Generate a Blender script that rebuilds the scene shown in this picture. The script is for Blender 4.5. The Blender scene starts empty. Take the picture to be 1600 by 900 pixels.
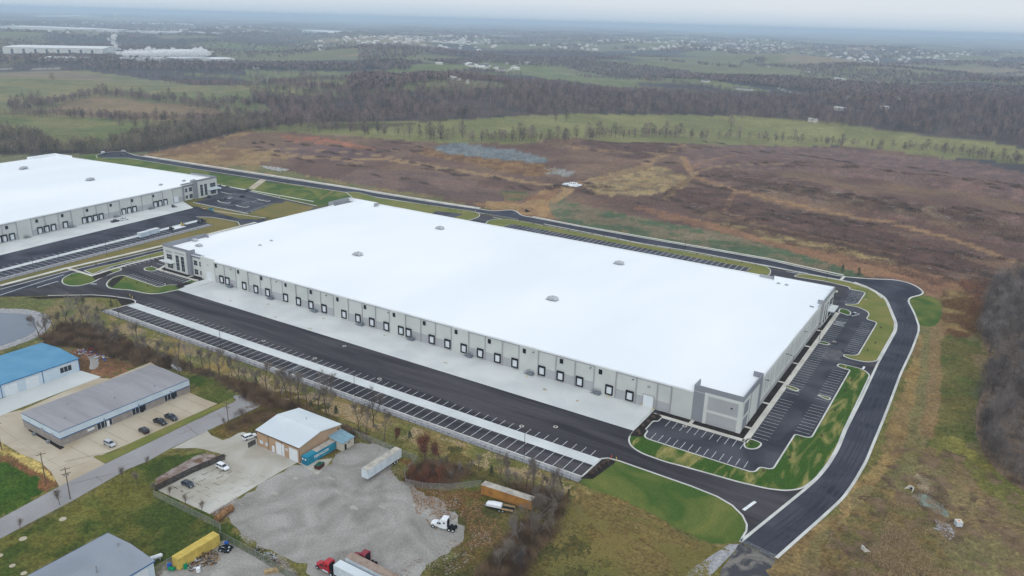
import bpy, bmesh, math, random
import numpy as np
from mathutils import Vector, Matrix

# ------------------------------------------------------------------ camera, light, exposure
scene = bpy.context.scene
cam_d = bpy.data.cameras.new('camera')
cam = bpy.data.objects.new('camera', cam_d)
scene.collection.objects.link(cam)
cam_d.sensor_width = 36.0
cam_d.lens = 36.0 * 1232.73 / 1600
cam_d.clip_start = 1.0
cam_d.clip_end = 90000.0
_pit, _rol, _yaw = math.radians(18.745), math.radians(1.623), math.radians(-31.904)
_f = Vector((math.sin(_yaw) * math.cos(_pit), math.cos(_yaw) * math.cos(_pit), -math.sin(_pit)))
_r0 = Vector((math.cos(_yaw), -math.sin(_yaw), 0)); _u0 = _r0.cross(_f)
_r = _r0 * math.cos(_rol) + _u0 * math.sin(_rol); _u = -_r0 * math.sin(_rol) + _u0 * math.cos(_rol)
cam.matrix_world = Matrix(((_r.x, _u.x, -_f.x, 0), (_r.y, _u.y, -_f.y, 0), (_r.z, _u.z, -_f.z, 137.5), (0, 0, 0, 1)))
scene.camera = cam

SUN_EL, SUN_AZ = math.radians(34), math.radians(150)
world = bpy.data.worlds.new('World'); scene.world = world; world.use_nodes = True
wn = world.node_tree; wn.nodes.clear()
w_out = wn.nodes.new('ShaderNodeOutputWorld'); w_bg = wn.nodes.new('ShaderNodeBackground')
w_sky = wn.nodes.new('ShaderNodeTexSky'); w_sky.sky_type = 'NISHITA'; w_sky.sun_disc = False
w_sky.sun_elevation = SUN_EL; w_sky.sun_rotation = SUN_AZ; w_sky.air_density = 1.0; w_sky.dust_density = 3.0; w_sky.ozone_density = 2.0
# a full winter overcast: the clear sky is mostly covered by an even pale cloud layer
w_tc = wn.nodes.new('ShaderNodeTexCoord'); w_map = wn.nodes.new('ShaderNodeMapping'); w_map.inputs['Scale'].default_value = (1.0, 1.0, 6.0)
w_noise = wn.nodes.new('ShaderNodeTexNoise'); w_noise.inputs['Scale'].default_value = 1.6; w_noise.inputs['Detail'].default_value = 5
w_ramp = wn.nodes.new('ShaderNodeValToRGB')
w_ramp.color_ramp.elements[0].position = .3; w_ramp.color_ramp.elements[0].color = (11.5, 12.8, 14.2, 1)
w_ramp.color_ramp.elements[1].position = .72; w_ramp.color_ramp.elements[1].color = (13.5, 14.2, 15.0, 1)
w_mix = wn.nodes.new('ShaderNodeMix'); w_mix.data_type = 'RGBA'; w_mix.inputs[0].default_value = .9
L = wn.links.new
L(w_tc.outputs['Generated'], w_map.inputs['Vector']); L(w_map.outputs[0], w_noise.inputs['Vector']); L(w_noise.outputs['Fac'], w_ramp.inputs['Fac'])
w_sep = wn.nodes.new('ShaderNodeSeparateXYZ'); w_gr = wn.nodes.new('ShaderNodeValToRGB'); w_sc = wn.nodes.new('ShaderNodeVectorMath'); w_sc.operation = 'MULTIPLY'
w_el = w_gr.color_ramp.elements; w_el[0].position = 0.0; w_el[0].color = (.46, .52, .57, 1); w_el[1].position = 1.0; w_el[1].color = (.84, .84, .84, 1); w_e2 = w_el.new(.02); w_e2.color = (.64, .64, .64, 1)     # overcast: brighter overhead than at the rim
L(w_tc.outputs['Generated'], w_sep.inputs[0]); L(w_sep.outputs['Z'], w_gr.inputs['Fac']); L(w_ramp.outputs['Color'], w_sc.inputs[0]); L(w_gr.outputs['Color'], w_sc.inputs[1])
L(w_sky.outputs['Color'], w_mix.inputs[6]); L(w_sc.outputs[0], w_mix.inputs[7])
L(w_mix.outputs[2], w_bg.inputs['Color']); L(w_bg.outputs[0], w_out.inputs['Surface'])
w_bg.inputs['Strength'].default_value = 0.1

sun_d = bpy.data.lights.new('sun', 'SUN'); sun_d.energy = 1.0; sun_d.angle = math.radians(14); sun_d.color = (1, .965, .92)
sun = bpy.data.objects.new('sun', sun_d); scene.collection.objects.link(sun)
_sd = Vector((math.sin(SUN_AZ) * math.cos(SUN_EL), math.cos(SUN_AZ) * math.cos(SUN_EL), math.sin(SUN_EL)))
sun.rotation_euler = _sd.to_track_quat('Z', 'Y').to_euler(); sun.location = (0, 0, 300)

vs = scene.view_settings
vs.view_transform = 'Standard'; vs.look = 'None'; vs.exposure = -0.05; vs.gamma = 1.0; vs.use_curve_mapping = False
try:
    scene.cycles.volume_bounces = 2
    scene.cycles.max_bounces = 6
    scene.cycles.diffuse_bounces = 3
    scene.cycles.use_denoising = True
except Exception:
    pass

C = scene.collection
rng = random.Random(7)
nrng = np.random.default_rng(11)

def sstep(t):
    t = np.clip(t, 0.0, 1.0)
    return t * t * (3 - 2 * t)

def height(x, y):
    """gentle rolling country beyond the level industrial plateau"""
    x = np.asarray(x, float); y = np.asarray(y, float)
    ramp = np.maximum(np.maximum(sstep((y - 540) / 700), sstep((-x - 760 + (500 - y) * .3) / 500)), sstep((x - 170) / 500))
    h = 17 * np.sin(x / 330 + 1.3) * np.cos(y / 410 + .5) + 9 * np.sin((x + y) / 205) + 7 * np.sin((x - 2 * y) / 270 + 2) - 7
    far = sstep((np.hypot(x, y) - 3500) / 9000)
    h = h * (1 - .4 * far) + far * 14 * np.sin(x / 1900 + y / 2600)
    # the scrub hill east of the ring road
    h = h * ramp
    h = h + 9 * np.exp(-(((x + 40) / 260) ** 2 + ((y - 800) / 130) ** 2)) * sstep((y - 520) / 120)
    for y0, amp in ((690, 7), (850, 9)):
        h = h + amp * np.exp(-((y - (y0 - .10 * x)) / 42) ** 2) * sstep((x + 300) / 160) * sstep((x + 300) / 160)
    # the spoil heap
    h = h + 9 * np.exp(-(((x + 455) / 75) ** 2 + ((y - 815) / 40) ** 2))
    return h


# ------------------------------------------------------------------ materials
def lin(c, k=1.0):
    o = []
    for v in c[:3]:
        v = v / 255.0
        o.append((v / 12.92 if v <= .04045 else ((v + .055) / 1.055) ** 2.4) * k)
    return tuple(o)

def mat(name, col, rough=.8, col2=None, scale=.1, detail=6, dist=0.0, stretch=None, metal=0.0, bump=0.0, fine=0.0, lohi=(.38, .62), spec=.06):
    """procedural surface: object/world-space noise between two real colours, optional fine grain"""
    m = bpy.data.materials.new(name); m.use_nodes = True
    nt = m.node_tree; b = nt.nodes['Principled BSDF']
    b.inputs['Roughness'].default_value = rough; b.inputs['Metallic'].default_value = metal
    b.inputs['Specular IOR Level'].default_value = spec
    c1 = lin(col); c2 = lin(col2) if col2 else tuple(v * .88 for v in c1)
    geo = nt.nodes.new('ShaderNodeNewGeometry'); mp = nt.nodes.new('ShaderNodeMapping')
    nt.links.new(geo.outputs['Position'], mp.inputs['Vector'])
    if stretch: mp.inputs['Scale'].default_value = stretch
    n = nt.nodes.new('ShaderNodeTexNoise'); n.inputs['Scale'].default_value = scale; n.inputs['Detail'].default_value = detail; n.inputs['Distortion'].default_value = dist
    nt.links.new(mp.outputs[0], n.inputs['Vector'])
    r = nt.nodes.new('ShaderNodeValToRGB'); e = r.color_ramp.elements
    e[0].position, e[1].position = lohi; e[0].color = (*c1, 1); e[1].color = (*c2, 1)
    nt.links.new(n.outputs['Fac'], r.inputs['Fac'])
    out = r.outputs['Color']
    if fine > 0:
        n2 = nt.nodes.new('ShaderNodeTexNoise'); n2.inputs['Scale'].default_value = 1.7; n2.inputs['Detail'].default_value = 4
        nt.links.new(mp.outputs[0], n2.inputs['Vector'])
        mr = nt.nodes.new('ShaderNodeMapRange'); mr.inputs[1].default_value = .3; mr.inputs[2].default_value = .7
        mr.inputs[3].default_value = 1 - fine; mr.inputs[4].default_value = 1 + fine
        nt.links.new(n2.outputs['Fac'], mr.inputs[0])
        mx = nt.nodes.new('ShaderNodeVectorMath'); mx.operation = 'SCALE'
        nt.links.new(out, mx.inputs[0]); nt.links.new(mr.outputs[0], mx.inputs[3]); out = mx.outputs[0]
    nt.links.new(out, b.inputs['Base Color'])
    if bump > 0:
        bn = nt.nodes.new('ShaderNodeBump'); bn.inputs['Strength'].default_value = bump; bn.inputs['Distance'].default_value = .3
        nt.links.new(n.outputs['Fac'], bn.inputs['Height']); nt.links.new(bn.outputs[0], b.inputs['Normal'])
    return m

M = {}
M['asphalt'] = mat('asphalt', (52, 50, 54), .9, (78, 75, 78), .06, 8, .8, stretch=(.25, 2.2, 1), fine=.08)
M['asphalt_new'] = mat('asphalt_new', (50, 52, 62), .9, (74, 75, 84), .05, 8, 1.2, fine=.07)
M['asphalt_old'] = mat('asphalt_old', (70, 70, 74), .9, (122, 118, 112), .14, 8, 1.6, fine=.12, lohi=(.44, .6))
M['asphalt_lot'] = mat('asphalt_lot', (54, 54, 62), .9, (80, 80, 87), .05, 8, 1.0, fine=.07)
M['concrete'] = mat('concrete', (205, 208, 206), .85, (190, 194, 193), .06, 6, .4, fine=.03)
M['concrete_strip'] = mat('concrete_strip', (206, 210, 210), .85, (190, 194, 195), .08, fine=.03)
M['concrete_warm'] = mat('concrete_warm', (186, 176, 158), .9, (168, 155, 134), .05, 7, .6, fine=.05)
M['concrete_old'] = mat('concrete_old', (188, 186, 178), .9, (164, 158, 146), .06, 7, .5, fine=.05)
M['street'] = mat('street', (156, 155, 156), .9, (142, 140, 140), .05, 7, .6, fine=.05)
M['kerb'] = mat('kerb', (206, 206, 202), .85, (184, 184, 180), .12)
M['walk'] = mat('walk', (208, 205, 196), .85, (188, 185, 176), .1)
M['riprap'] = mat('riprap', (164, 163, 165), .95, (138, 138, 142), .8, 5, fine=.15)
M['paint'] = mat('paint', (225, 228, 230), .7, (200, 204, 208), .4)
M['paint_old'] = mat('paint_old', (188, 190, 194), .7, (130, 132, 140), .5)
M['gravel'] = mat('gravel', (160, 157, 152), .95, (128, 124, 119), .07, 10, 1.4, fine=.16, lohi=(.34, .68))
M['asphalt_dusty'] = mat('asphalt_dusty', (84, 82, 88), .9, (104, 101, 102), .3, 6)
M['gravel_brown'] = mat('gravel_brown', (152, 142, 138), .95, (108, 86, 72), .3, 8, .8, fine=.14)
M['road_lane'] = mat('road_lane', (58, 59, 68), .9, (66, 67, 76), .1)
M['yard_lane'] = mat('yard_lane', (66, 64, 68), .9, (76, 74, 77), .1)
M['gravel_pale'] = mat('gravel_pale', (167, 163, 156), .95, (156, 151, 143), .5, 6, fine=.06)
M['grass_new'] = mat('grass_new', (68, 94, 42), .95, (108, 112, 58), .05, 8, .8, fine=.16)
M['grass_striped'] = mat('grass_striped', (58, 86, 32), .95, (148, 138, 84), .11, 10, 1.6, fine=.22, lohi=(.48, .68), stretch=(1.6, .35, 1))
M['grass_olive'] = mat('grass_olive', (104, 112, 56), .95, (124, 120, 66), .07, 7, .6, fine=.12)
M['grass_bright'] = mat('grass_bright', (66, 90, 38), .95, (110, 114, 58), .04, 8, 1.4, fine=.2, lohi=(.4, .64))
M['grass_slope'] = mat('grass_slope', (66, 92, 56), .95, (128, 120, 92), .045, 7, 2.0, fine=.14, lohi=(.45, .62))
M['grass_tan'] = mat('grass_tan', (126, 112, 66), .95, (108, 104, 58), .04, 7, .6, fine=.1)
M['mulch'] = mat('mulch', (36, 33, 32), .95, (54, 48, 44), .5, 4, fine=.2)
M['water'] = mat('water', (76, 88, 102), .06, (92, 104, 118), .02, spec=.5)
M['water_algae'] = mat('water_algae', (116, 130, 118), .3, (92, 100, 84), .6, 6, spec=.4)
M['wall_white'] = mat('wall_white', (206, 209, 206), .8, (198, 201, 198), .1, fine=.015)
M['wall_panel'] = mat('wall_panel', (196, 200, 197), .8, (188, 192, 189), .1)
M['wall_grey'] = mat('wall_grey', (172, 174, 177), .8, (164, 166, 169), .1)
M['wall_dark'] = mat('wall_dark', (142, 145, 152), .8, (134, 137, 144), .1)
M['wall_mid'] = mat('wall_mid', (158, 160, 164), .8)
M['roof_white'] = mat('roof_white', (237, 240, 242), .75, (229, 234, 238), .02, 6, fine=.006, stretch=(1, .35, 1))
M['parapet'] = mat('parapet', (232, 236, 239), .8)
M['glass'] = mat('glass', (26, 32, 44), .15, (34, 42, 56), .4, spec=.5)
M['frame_white'] = mat('frame_white', (210, 214, 216), .6)
M['black'] = mat('black', (24, 26, 32), .7, (34, 36, 42), .6)
M['rubber'] = mat('rubber', (26, 26, 27), .85)
M['door_white'] = mat('door_white', (216, 222, 226), .6, (206, 212, 218), 1.2)
M['unit_grey'] = mat('unit_grey', (196, 200, 202), .6, (178, 182, 186), .9)
M['steel'] = mat('steel', (150, 155, 160), .5, (128, 134, 140), .7, metal=.3)
M['galv'] = mat('galv', (158, 162, 164), .5, (138, 142, 146), .9, metal=.2)
M['pole_dark'] = mat('pole_dark', (62, 60, 60), .6)
M['wood_pole'] = mat('wood_pole', (112, 100, 88), .9, (88, 78, 68), 1.5)
M['blue_roof'] = mat('blue_roof', (98, 148, 178), .6, (86, 138, 170), .12, 4)
M['grey_roof'] = mat('grey_roof', (152, 151, 155), .7, (140, 138, 142), .1, stretch=(.4, 3, 1))
M['white_roof'] = mat('white_roof', (206, 214, 218), .6, (196, 204, 210), .1)
M['slate_roof'] = mat('slate_roof', (142, 148, 158), .7, (134, 140, 150), .1)
M['paleblue_wall'] = mat('paleblue_wall', (196, 210, 220), .7, (186, 201, 212), .2)
M['blue_trim'] = mat('blue_trim', (38, 98, 152), .6)
M['block_grey'] = mat('block_grey', (152, 146, 142), .9, (140, 133, 128), .5, fine=.06)
M['tan_wall'] = mat('tan_wall', (176, 150, 124), .8, (166, 140, 114), .3)
M['brown_trim'] = mat('brown_trim', (92, 72, 58), .8)
M['cream_wall'] = mat('cream_wall', (196, 190, 176), .8)
M['teal'] = mat('teal', (44, 132, 158), .6, (84, 152, 168), .35, 5, lohi=(.5, .75))
M['teal_dark'] = mat('teal_dark', (34, 110, 138), .6)
M['yellow_paint'] = mat('yellow_paint', (206, 182, 96), .65, (186, 164, 86), .5)
M['orange_steel'] = mat('orange_steel', (172, 126, 64), .75, (146, 102, 58), .5, 6, fine=.08)
M['trailer_white'] = mat('trailer_white', (206, 216, 222), .55, (190, 200, 208), .6)
M['trailer_roof'] = mat('trailer_roof', (186, 182, 172), .7, (158, 152, 144), .5)
M['trailer_rust'] = mat('trailer_rust', (156, 140, 128), .8, (136, 118, 106), .5, stretch=(1, 1, 1))
M['red_paint'] = mat('red_paint', (176, 22, 40), .35, (164, 18, 36), .5, spec=.5)
M['maroon'] = mat('maroon', (128, 22, 44), .4, spec=.5)
M['white_paint'] = mat('white_paint', (226, 230, 234), .35, (218, 222, 227), .6, spec=.5)
M['black_paint'] = mat('black_paint', (26, 28, 34), .3, spec=.5)
M['navy_paint'] = mat('navy_paint', (44, 52, 66), .3, spec=.5)
M['silver_paint'] = mat('silver_paint', (186, 190, 196), .35, metal=.3, spec=.5)
M['lens'] = mat('lens', (220, 222, 224), .2, spec=.5)
M['tail'] = mat('tail', (150, 20, 24), .3)
M['green_steel'] = mat('green_steel', (34, 78, 62), .7, (48, 88, 70), 1)
M['rust_steel'] = mat('rust_steel', (86, 48, 44), .8, (66, 40, 38), 1)
M['bark'] = mat('bark', (104, 94, 86), .95, (78, 70, 64), .6)
M['bark_dark'] = mat('bark_dark', (74, 66, 62), .95, (58, 52, 50), .6)
M['twig'] = mat('twig', (134, 124, 114), .95, (104, 96, 88), .2)
M['twig_dark'] = mat('twig_dark', (80, 74, 73), .95, (138, 130, 126), .14, 3, lohi=(.38, .62), stretch=(1, 1, .3))
M['twig_far'] = mat('twig_far', (72, 64, 64), .95, (146, 126, 120), .09, 3, lohi=(.38, .62), stretch=(1, 1, .3))
M['twig_far_green'] = mat('twig_far_green', (84, 80, 68), .95, (142, 130, 112), .1, 3, lohi=(.38, .62), stretch=(1, 1, .3))
M['leaf_rust'] = mat('leaf_rust', (130, 86, 64), .95, (98, 70, 56), .3)
M['shed_roof'] = mat('shed_roof', (128, 158, 172), .6, (116, 146, 160), .8)
M['joint_dark'] = mat('joint_dark', (92, 84, 74), .9, (70, 62, 54), .8)
M['stair'] = mat('stair', (118, 126, 134), .6)
M['evergreen'] = mat('evergreen', (44, 62, 42), .95, (58, 74, 48), .5)
M['weeds_mauve'] = mat('weeds_mauve', (128, 104, 94), .95, (98, 78, 72), .12, 5)
M['brush'] = mat('brush', (88, 72, 58), .95, (134, 112, 90), .2, 7, lohi=(.38, .62))
M['scrub_dark'] = mat('scrub_dark', (96, 82, 78), .95, (122, 104, 92), .2)
M['rock_pale'] = mat('rock_pale', (176, 176, 174), .9, (150, 150, 150), .5)
M['fence_mesh'] = mat('fence_mesh', (150, 152, 150), .7)
M['orange_plastic'] = mat('orange_plastic', (226, 72, 30), .7)
M['yellow_post'] = mat('yellow_post', (214, 188, 60), .6)
M['blue_plastic'] = mat('blue_plastic', (44, 92, 176), .6)
M['green_plastic'] = mat('green_plastic', (24, 132, 92), .6)
M['wood_pile'] = mat('wood_pile', (150, 116, 82), .95, (104, 76, 54), 1.2)
M['lumber'] = mat('lumber', (178, 158, 122), .9, (150, 128, 98), 1.2)
M['far_roof'] = mat('far_roof', (222, 224, 226), .8)
M['far_wall'] = mat('far_wall', (206, 208, 206), .8)
M['far_dark'] = mat('far_dark', (98, 106, 118), .8)
M['house_wall'] = mat('house_wall', (214, 210, 202), .8)
M['house_roof'] = mat('house_roof', (112, 106, 106), .8)
M['house_roof_pale'] = mat('house_roof_pale', (206, 206, 204), .8)
M['steam'] = mat('steam', (246, 246, 248), 1.0)
M['brick_red'] = mat('brick_red', (156, 80, 60), .9)

# alpha-cut chain link: real open diamonds are far below a pixel, so the mesh is a mix of clear air and wire
def fence_mat(name, col, cover):
    m = bpy.data.materials.new(name); m.use_nodes = True
    nt = m.node_tree; b = nt.nodes['Principled BSDF']
    b.inputs['Base Color'].default_value = (*lin(col), 1); b.inputs['Roughness'].default_value = .7
    g = nt.nodes.new('ShaderNodeNewGeometry'); n = nt.nodes.new('ShaderNodeTexNoise'); n.inputs['Scale'].default_value = 1.1
    nt.links.new(g.outputs['Position'], n.inputs['Vector'])
    mr = nt.nodes.new('ShaderNodeMapRange'); mr.inputs[1].default_value = .3; mr.inputs[2].default_value = .7
    mr.inputs[3].default_value = cover - .08; mr.inputs[4].default_value = cover + .08
    nt.links.new(n.outputs['Fac'], mr.inputs[0]); nt.links.new(mr.outputs[0], b.inputs['Alpha'])
    return m
M['chain'] = fence_mat('chain_link', (150, 152, 148), .33)
M['chain_slat'] = fence_mat('chain_link_slats', (46, 44, 42), .88)
M['chain_green'] = fence_mat('chain_link_green', (98, 106, 86), .62)
M['chain_dark'] = fence_mat('chain_link_dark', (70, 70, 70), .25)

# ------------------------------------------------------------------ mesh helpers
class MB:
    def __init__(s): s.v = []; s.f = []; s.m = []
    def add(s, vs, fs, mi=0):
        o = len(s.v); s.v += [tuple(p) for p in vs]; s.f += [tuple(i + o for i in f) for f in fs]; s.m += [mi] * len(fs)
        return s
    def box(s, x0, x1, y0, y1, z0, z1, mi=0, T=None):
        v = [(x0, y0, z0), (x1, y0, z0), (x1, y1, z0), (x0, y1, z0), (x0, y0, z1), (x1, y0, z1), (x1, y1, z1), (x0, y1, z1)]
        if T: v = [tuple(T @ Vector(p)) for p in v]
        return s.add(v, [(3, 2, 1, 0), (4, 5, 6, 7), (0, 1, 5, 4), (1, 2, 6, 5), (2, 3, 7, 6), (3, 0, 4, 7)], mi)
    def quad(s, a, b, c, d, mi=0): return s.add([a, b, c, d], [(0, 1, 2, 3)], mi)
    def tube(s, p, q, r0, r1=None, n=6, mi=0, caps=True):
        p = Vector(p); q = Vector(q); r1 = r0 if r1 is None else r1
        d = (q - p).normalized(); a = d.orthogonal().normalized(); b = d.cross(a)
        v = [p + (a * math.cos(t) + b * math.sin(t)) * r0 for t in [2 * math.pi * i / n for i in range(n)]]
        v += [q + (a * math.cos(t) + b * math.sin(t)) * r1 for t in [2 * math.pi * i / n for i in range(n)]]
        f = [(i, (i + 1) % n, n + (i + 1) % n, n + i) for i in range(n)]
        if caps: f += [tuple(range(n))[::-1], tuple(range(n, 2 * n))]
        return s.add(v, f, mi)
    def prism(s, prof, x0, x1, mi=0, axis='y', shrink=None):
        """profile in (u, z) extruded from x0 to x1 across; axis y: u is x and the extrusion runs in y"""
        n = len(prof)
        mk = (lambda u, w, z: (u, w, z)) if axis == 'y' else (lambda u, w, z: (w, u, z))
        v = [mk(u, x0, z) for u, z in prof] + [mk(u, x1, z) for u, z in prof]
        f = [tuple(range(n)), tuple(range(n, 2 * n))[::-1]] + [(i, n + i, n + (i + 1) % n, (i + 1) % n) for i in range(n)]
        return s.add(v, f, mi)
    def build(s, name, mats, parent=None, loc=None, smooth=False, recalc=True):
        me = bpy.data.meshes.new(name); me.from_pydata(s.v, [], s.f)
        for m in (mats if isinstance(mats, (list, tuple)) else [mats]): me.materials.append(M[m] if isinstance(m, str) else m)
        if len(me.materials) > 1: me.polygons.foreach_set('material_index', s.m)
        if recalc:
            bm = bmesh.new(); bm.from_mesh(me); bmesh.ops.recalc_face_normals(bm, faces=bm.faces[:]); bm.to_mesh(me); bm.free()
        if smooth: me.polygons.foreach_set('use_smooth', [True] * len(me.polygons))
        o = bpy.data.objects.new(name, me); C.objects.link(o)
        if parent: o.parent = parent
        if loc: o.location = loc
        return o

def tag(o, label, cat, group=None):
    o['label'] = label; o['category'] = cat
    if group: o['group'] = group
    return o
def thing(name, label, cat, loc=(0, 0, 0), rz=0.0, group=None):
    o = bpy.data.objects.new(name, None); C.objects.link(o); o.location = loc; o.rotation_euler = (0, 0, rz)
    return tag(o, label, cat, group)
def struct(o, kind='structure'):
    o['kind'] = kind; return o
def kids(o): return [c for c in KIDS_ALL(o)]
def KIDS_ALL(o): return o.children
def dup(root, loc, rz=0.0, label=None, group=None, scale=None):
    r = root.copy(); C.objects.link(r); r.location = loc; r.rotation_euler = (0, 0, rz)
    if label: r['label'] = label
    if group: r['group'] = group
    if scale: r.scale = scale if isinstance(scale, (tuple, list)) else (scale,) * 3
    for ch in KID[root.name]:
        c = ch.copy(); C.objects.link(c); c.parent = r
        for g in KID.get(ch.name, ()):
            d = g.copy(); C.objects.link(d); d.parent = c
    return r
KID = {}
def remember(root):
    """note the children of a prototype once (reading .children is slow in a big scene)"""
    KID[root.name] = list(root.children)
    for c in KID[root.name]: KID[c.name] = list(c.children)
    return root

def poly_area(p): return sum(a[0] * b[1] - b[0] * a[1] for a, b in zip(p, p[1:] + p[:1])) / 2
def smooth(p, k=2, closed=True):
    for _ in range(k):
        q = []; n = len(p)
        for i in range(n if closed else n - 1):
            a, b = p[i], p[(i + 1) % n]
            q += [(a[0] * .75 + b[0] * .25, a[1] * .75 + b[1] * .25), (a[0] * .25 + b[0] * .75, a[1] * .25 + b[1] * .75)]
        if not closed: q = [p[0]] + q + [p[-1]]
        p = q
    return p
def soft(p, r=3.0, closed=True):
    """round the corners of a polygon with radius about r metres, leaving long edges straight"""
    q = []; n = len(p)
    for i in range(n):
        b = Vector(p[i])
        if not closed and i in (0, n - 1): q.append(tuple(b)); continue
        a = Vector(p[i - 1]); c = Vector(p[(i + 1) % n])
        da, dc = (a - b), (c - b); la, lc = da.length, dc.length
        if la < .01 or lc < .01: continue
        k = min(r, la * .45, lc * .45)
        s, e = b + da / la * k, b + dc / lc * k
        for t in (0, .25, .5, .75, 1): q.append(tuple(s * (1 - t) ** 2 + b * 2 * t * (1 - t) + e * t * t))
    return q
def offset(p, d):
    if poly_area(p) < 0: p = p[::-1]
    n = len(p); q = []
    for i in range(n):
        a, b, c = Vector(p[i - 1]), Vector(p[i]), Vector(p[(i + 1) % n])
        e1 = (b - a); e2 = (c - b)
        if e1.length < 1e-6 or e2.length < 1e-6: q.append(tuple(b)); continue
        e1.normalize(); e2.normalize()
        n1 = Vector((-e1.y, e1.x)); n2 = Vector((-e2.y, e2.x)); m = (n1 + n2)
        m = m / max(m.length_squared, .5) * 2 if m.length > 1e-6 else n1
        q.append((b.x + m.x * d, b.y + m.y * d))
    return q
from mathutils.geometry import delaunay_2d_cdt
def sheet(name, p, z, m, kind='structure', parent=None):
    if poly_area(p) < 0: p = p[::-1]
    q = [Vector(p[0])]
    for a in p[1:]:
        if (Vector(a) - q[-1]).length > .02: q.append(Vector(a))
    n = len(q)
    vs, es, fs, _, _, orig = delaunay_2d_cdt(q, [], [list(range(n))], 1, 1e-4)
    # keep triangles that are inside the outline by the non-zero winding rule
    me = bpy.data.meshes.new(name); me.from_pydata([(v.x, v.y, z) for v in vs], [], [tuple(f) for f in fs])
    me.materials.append(M[m])
    o = bpy.data.objects.new(name, me); C.objects.link(o)
    if parent: o.parent = parent
    elif kind: o['kind'] = kind
    return o
def ring(mb, outer, inner, z0, z1, mi=0):
    n = len(outer)
    v = [(x, y, z0) for x, y in outer] + [(x, y, z1) for x, y in outer] + [(x, y, z1) for x, y in inner]
    f = []
    for i in range(n):
        j = (i + 1) % n
        f += [(i, j, n + j, n + i), (n + i, n + j, 2 * n + j, 2 * n + i)]
    mb.add(v, f, mi)
def strip(mb, p, w, z0, z1, mi=0, closed=False):
    """a band of width w along a polyline, with sides"""
    n = len(p); Lp, Rp = [], []
    for i in range(n):
        a = Vector(p[i - 1]) if i or closed else None
        b = Vector(p[i]); c = Vector(p[(i + 1) % n]) if i < n - 1 or closed else None
        e1 = (b - a).normalized() if a is not None else (c - b).normalized()
        e2 = (c - b).normalized() if c is not None else e1
        t = (e1 + e2); t = t.normalized() if t.length > 1e-6 else e1
        nn = Vector((-t.y, t.x)); k = w / 2 / max(.6, nn.dot(Vector((-e1.y, e1.x))))
        Lp.append(b + nn * k); Rp.append(b - nn * k)
    for i in range(n if closed else n - 1):
        j = (i + 1) % n
        v = [(*Lp[i], z0), (*Rp[i], z0), (*Rp[j], z0), (*Lp[j], z0), (*Lp[i], z1), (*Rp[i], z1), (*Rp[j], z1), (*Lp[j], z1)]
        mb.add(v, [(4, 5, 6, 7), (0, 1, 5, 4), (2, 3, 7, 6), (1, 2, 6, 5), (3, 0, 4, 7)], mi)
def ribbon(mb, p, w, z, mi=0):
    """flat painted or laid band"""
    n = len(p); q = []
    for i in range(n):
        a = Vector(p[max(i - 1, 0)]); c = Vector(p[min(i + 1, n - 1)]); t = (c - a).normalized()
        nn = Vector((-t.y, t.x)) * w / 2; b = Vector(p[i]); q.append((b + nn, b - nn))
    for (a, b), (c, d) in zip(q, q[1:]): mb.add([(*a, z), (*b, z), (*d, z), (*c, z)], [(0, 1, 2, 3)], mi)

def rough_edge(p, amp=.6, step=1.5, seed=0):
    r2 = random.Random(seed); q = []
    for a, b in zip(p, p[1:] + p[:1]):
        d = math.hypot(b[0] - a[0], b[1] - a[1]); n = max(1, int(d / step))
        for i in range(n): t = i / n; q.append((a[0] + (b[0] - a[0]) * t + r2.gauss(0, amp), a[1] + (b[1] - a[1]) * t + r2.gauss(0, amp)))
    return q
def blob(cx, cy, a, b, seed=0, n=12):
    r2 = random.Random(seed)
    return [(cx + math.cos(i / n * 6.283) * a * r2.uniform(.75, 1.15), cy + math.sin(i / n * 6.283) * b * r2.uniform(.75, 1.15)) for i in range(n)]
def fbm(x, y, s, seed=0, oct=4):
    """numpy value noise, 0..1"""
    t = np.zeros_like(x, dtype=float); a = .5; tot = 0
    for o in range(oct):
        u, v = x / s + seed * 17.3, y / s + seed * 9.1
        iu, iv = np.floor(u).astype(np.int64), np.floor(v).astype(np.int64); fu, fv = u - iu, v - iv
        fu = fu * fu * (3 - 2 * fu); fv = fv * fv * (3 - 2 * fv)
        def hsh(i, j):
            h = (i * 374761393 + j * 668265263 + (seed + o) * 1442695041) & 0xffffffff
            h = ((h ^ (h >> 13)) * 1274126177) & 0xffffffff
            return ((h ^ (h >> 16)) & 0xffff) / 65535.0
        t += a * ((hsh(iu, iv) * (1 - fu) + hsh(iu + 1, iv) * fu) * (1 - fv) + (hsh(iu, iv + 1) * (1 - fu) + hsh(iu + 1, iv + 1) * fu) * fv)
        tot += a; a *= .5; s /= 2.03
    return t / tot
def inside(px, py, poly):
    px = np.asarray(px); py = np.asarray(py)
    r = np.zeros(px.shape, bool); xs = [p[0] for p in poly]; ys = [p[1] for p in poly]
    sel = (px >= min(xs)) & (px <= max(xs)) & (py >= min(ys)) & (py <= max(ys))
    x, y = px[sel], py[sel]; c = np.zeros(x.shape, bool)
    for (x0, y0), (x1, y1) in zip(poly, poly[1:] + poly[:1]):
        if y0 == y1: continue
        k = ((y0 > y) != (y1 > y)) & (x < (x1 - x0) * (y - y0) / (y1 - y0) + x0)
        c ^= k
    r[sel] = c
    return r

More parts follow.
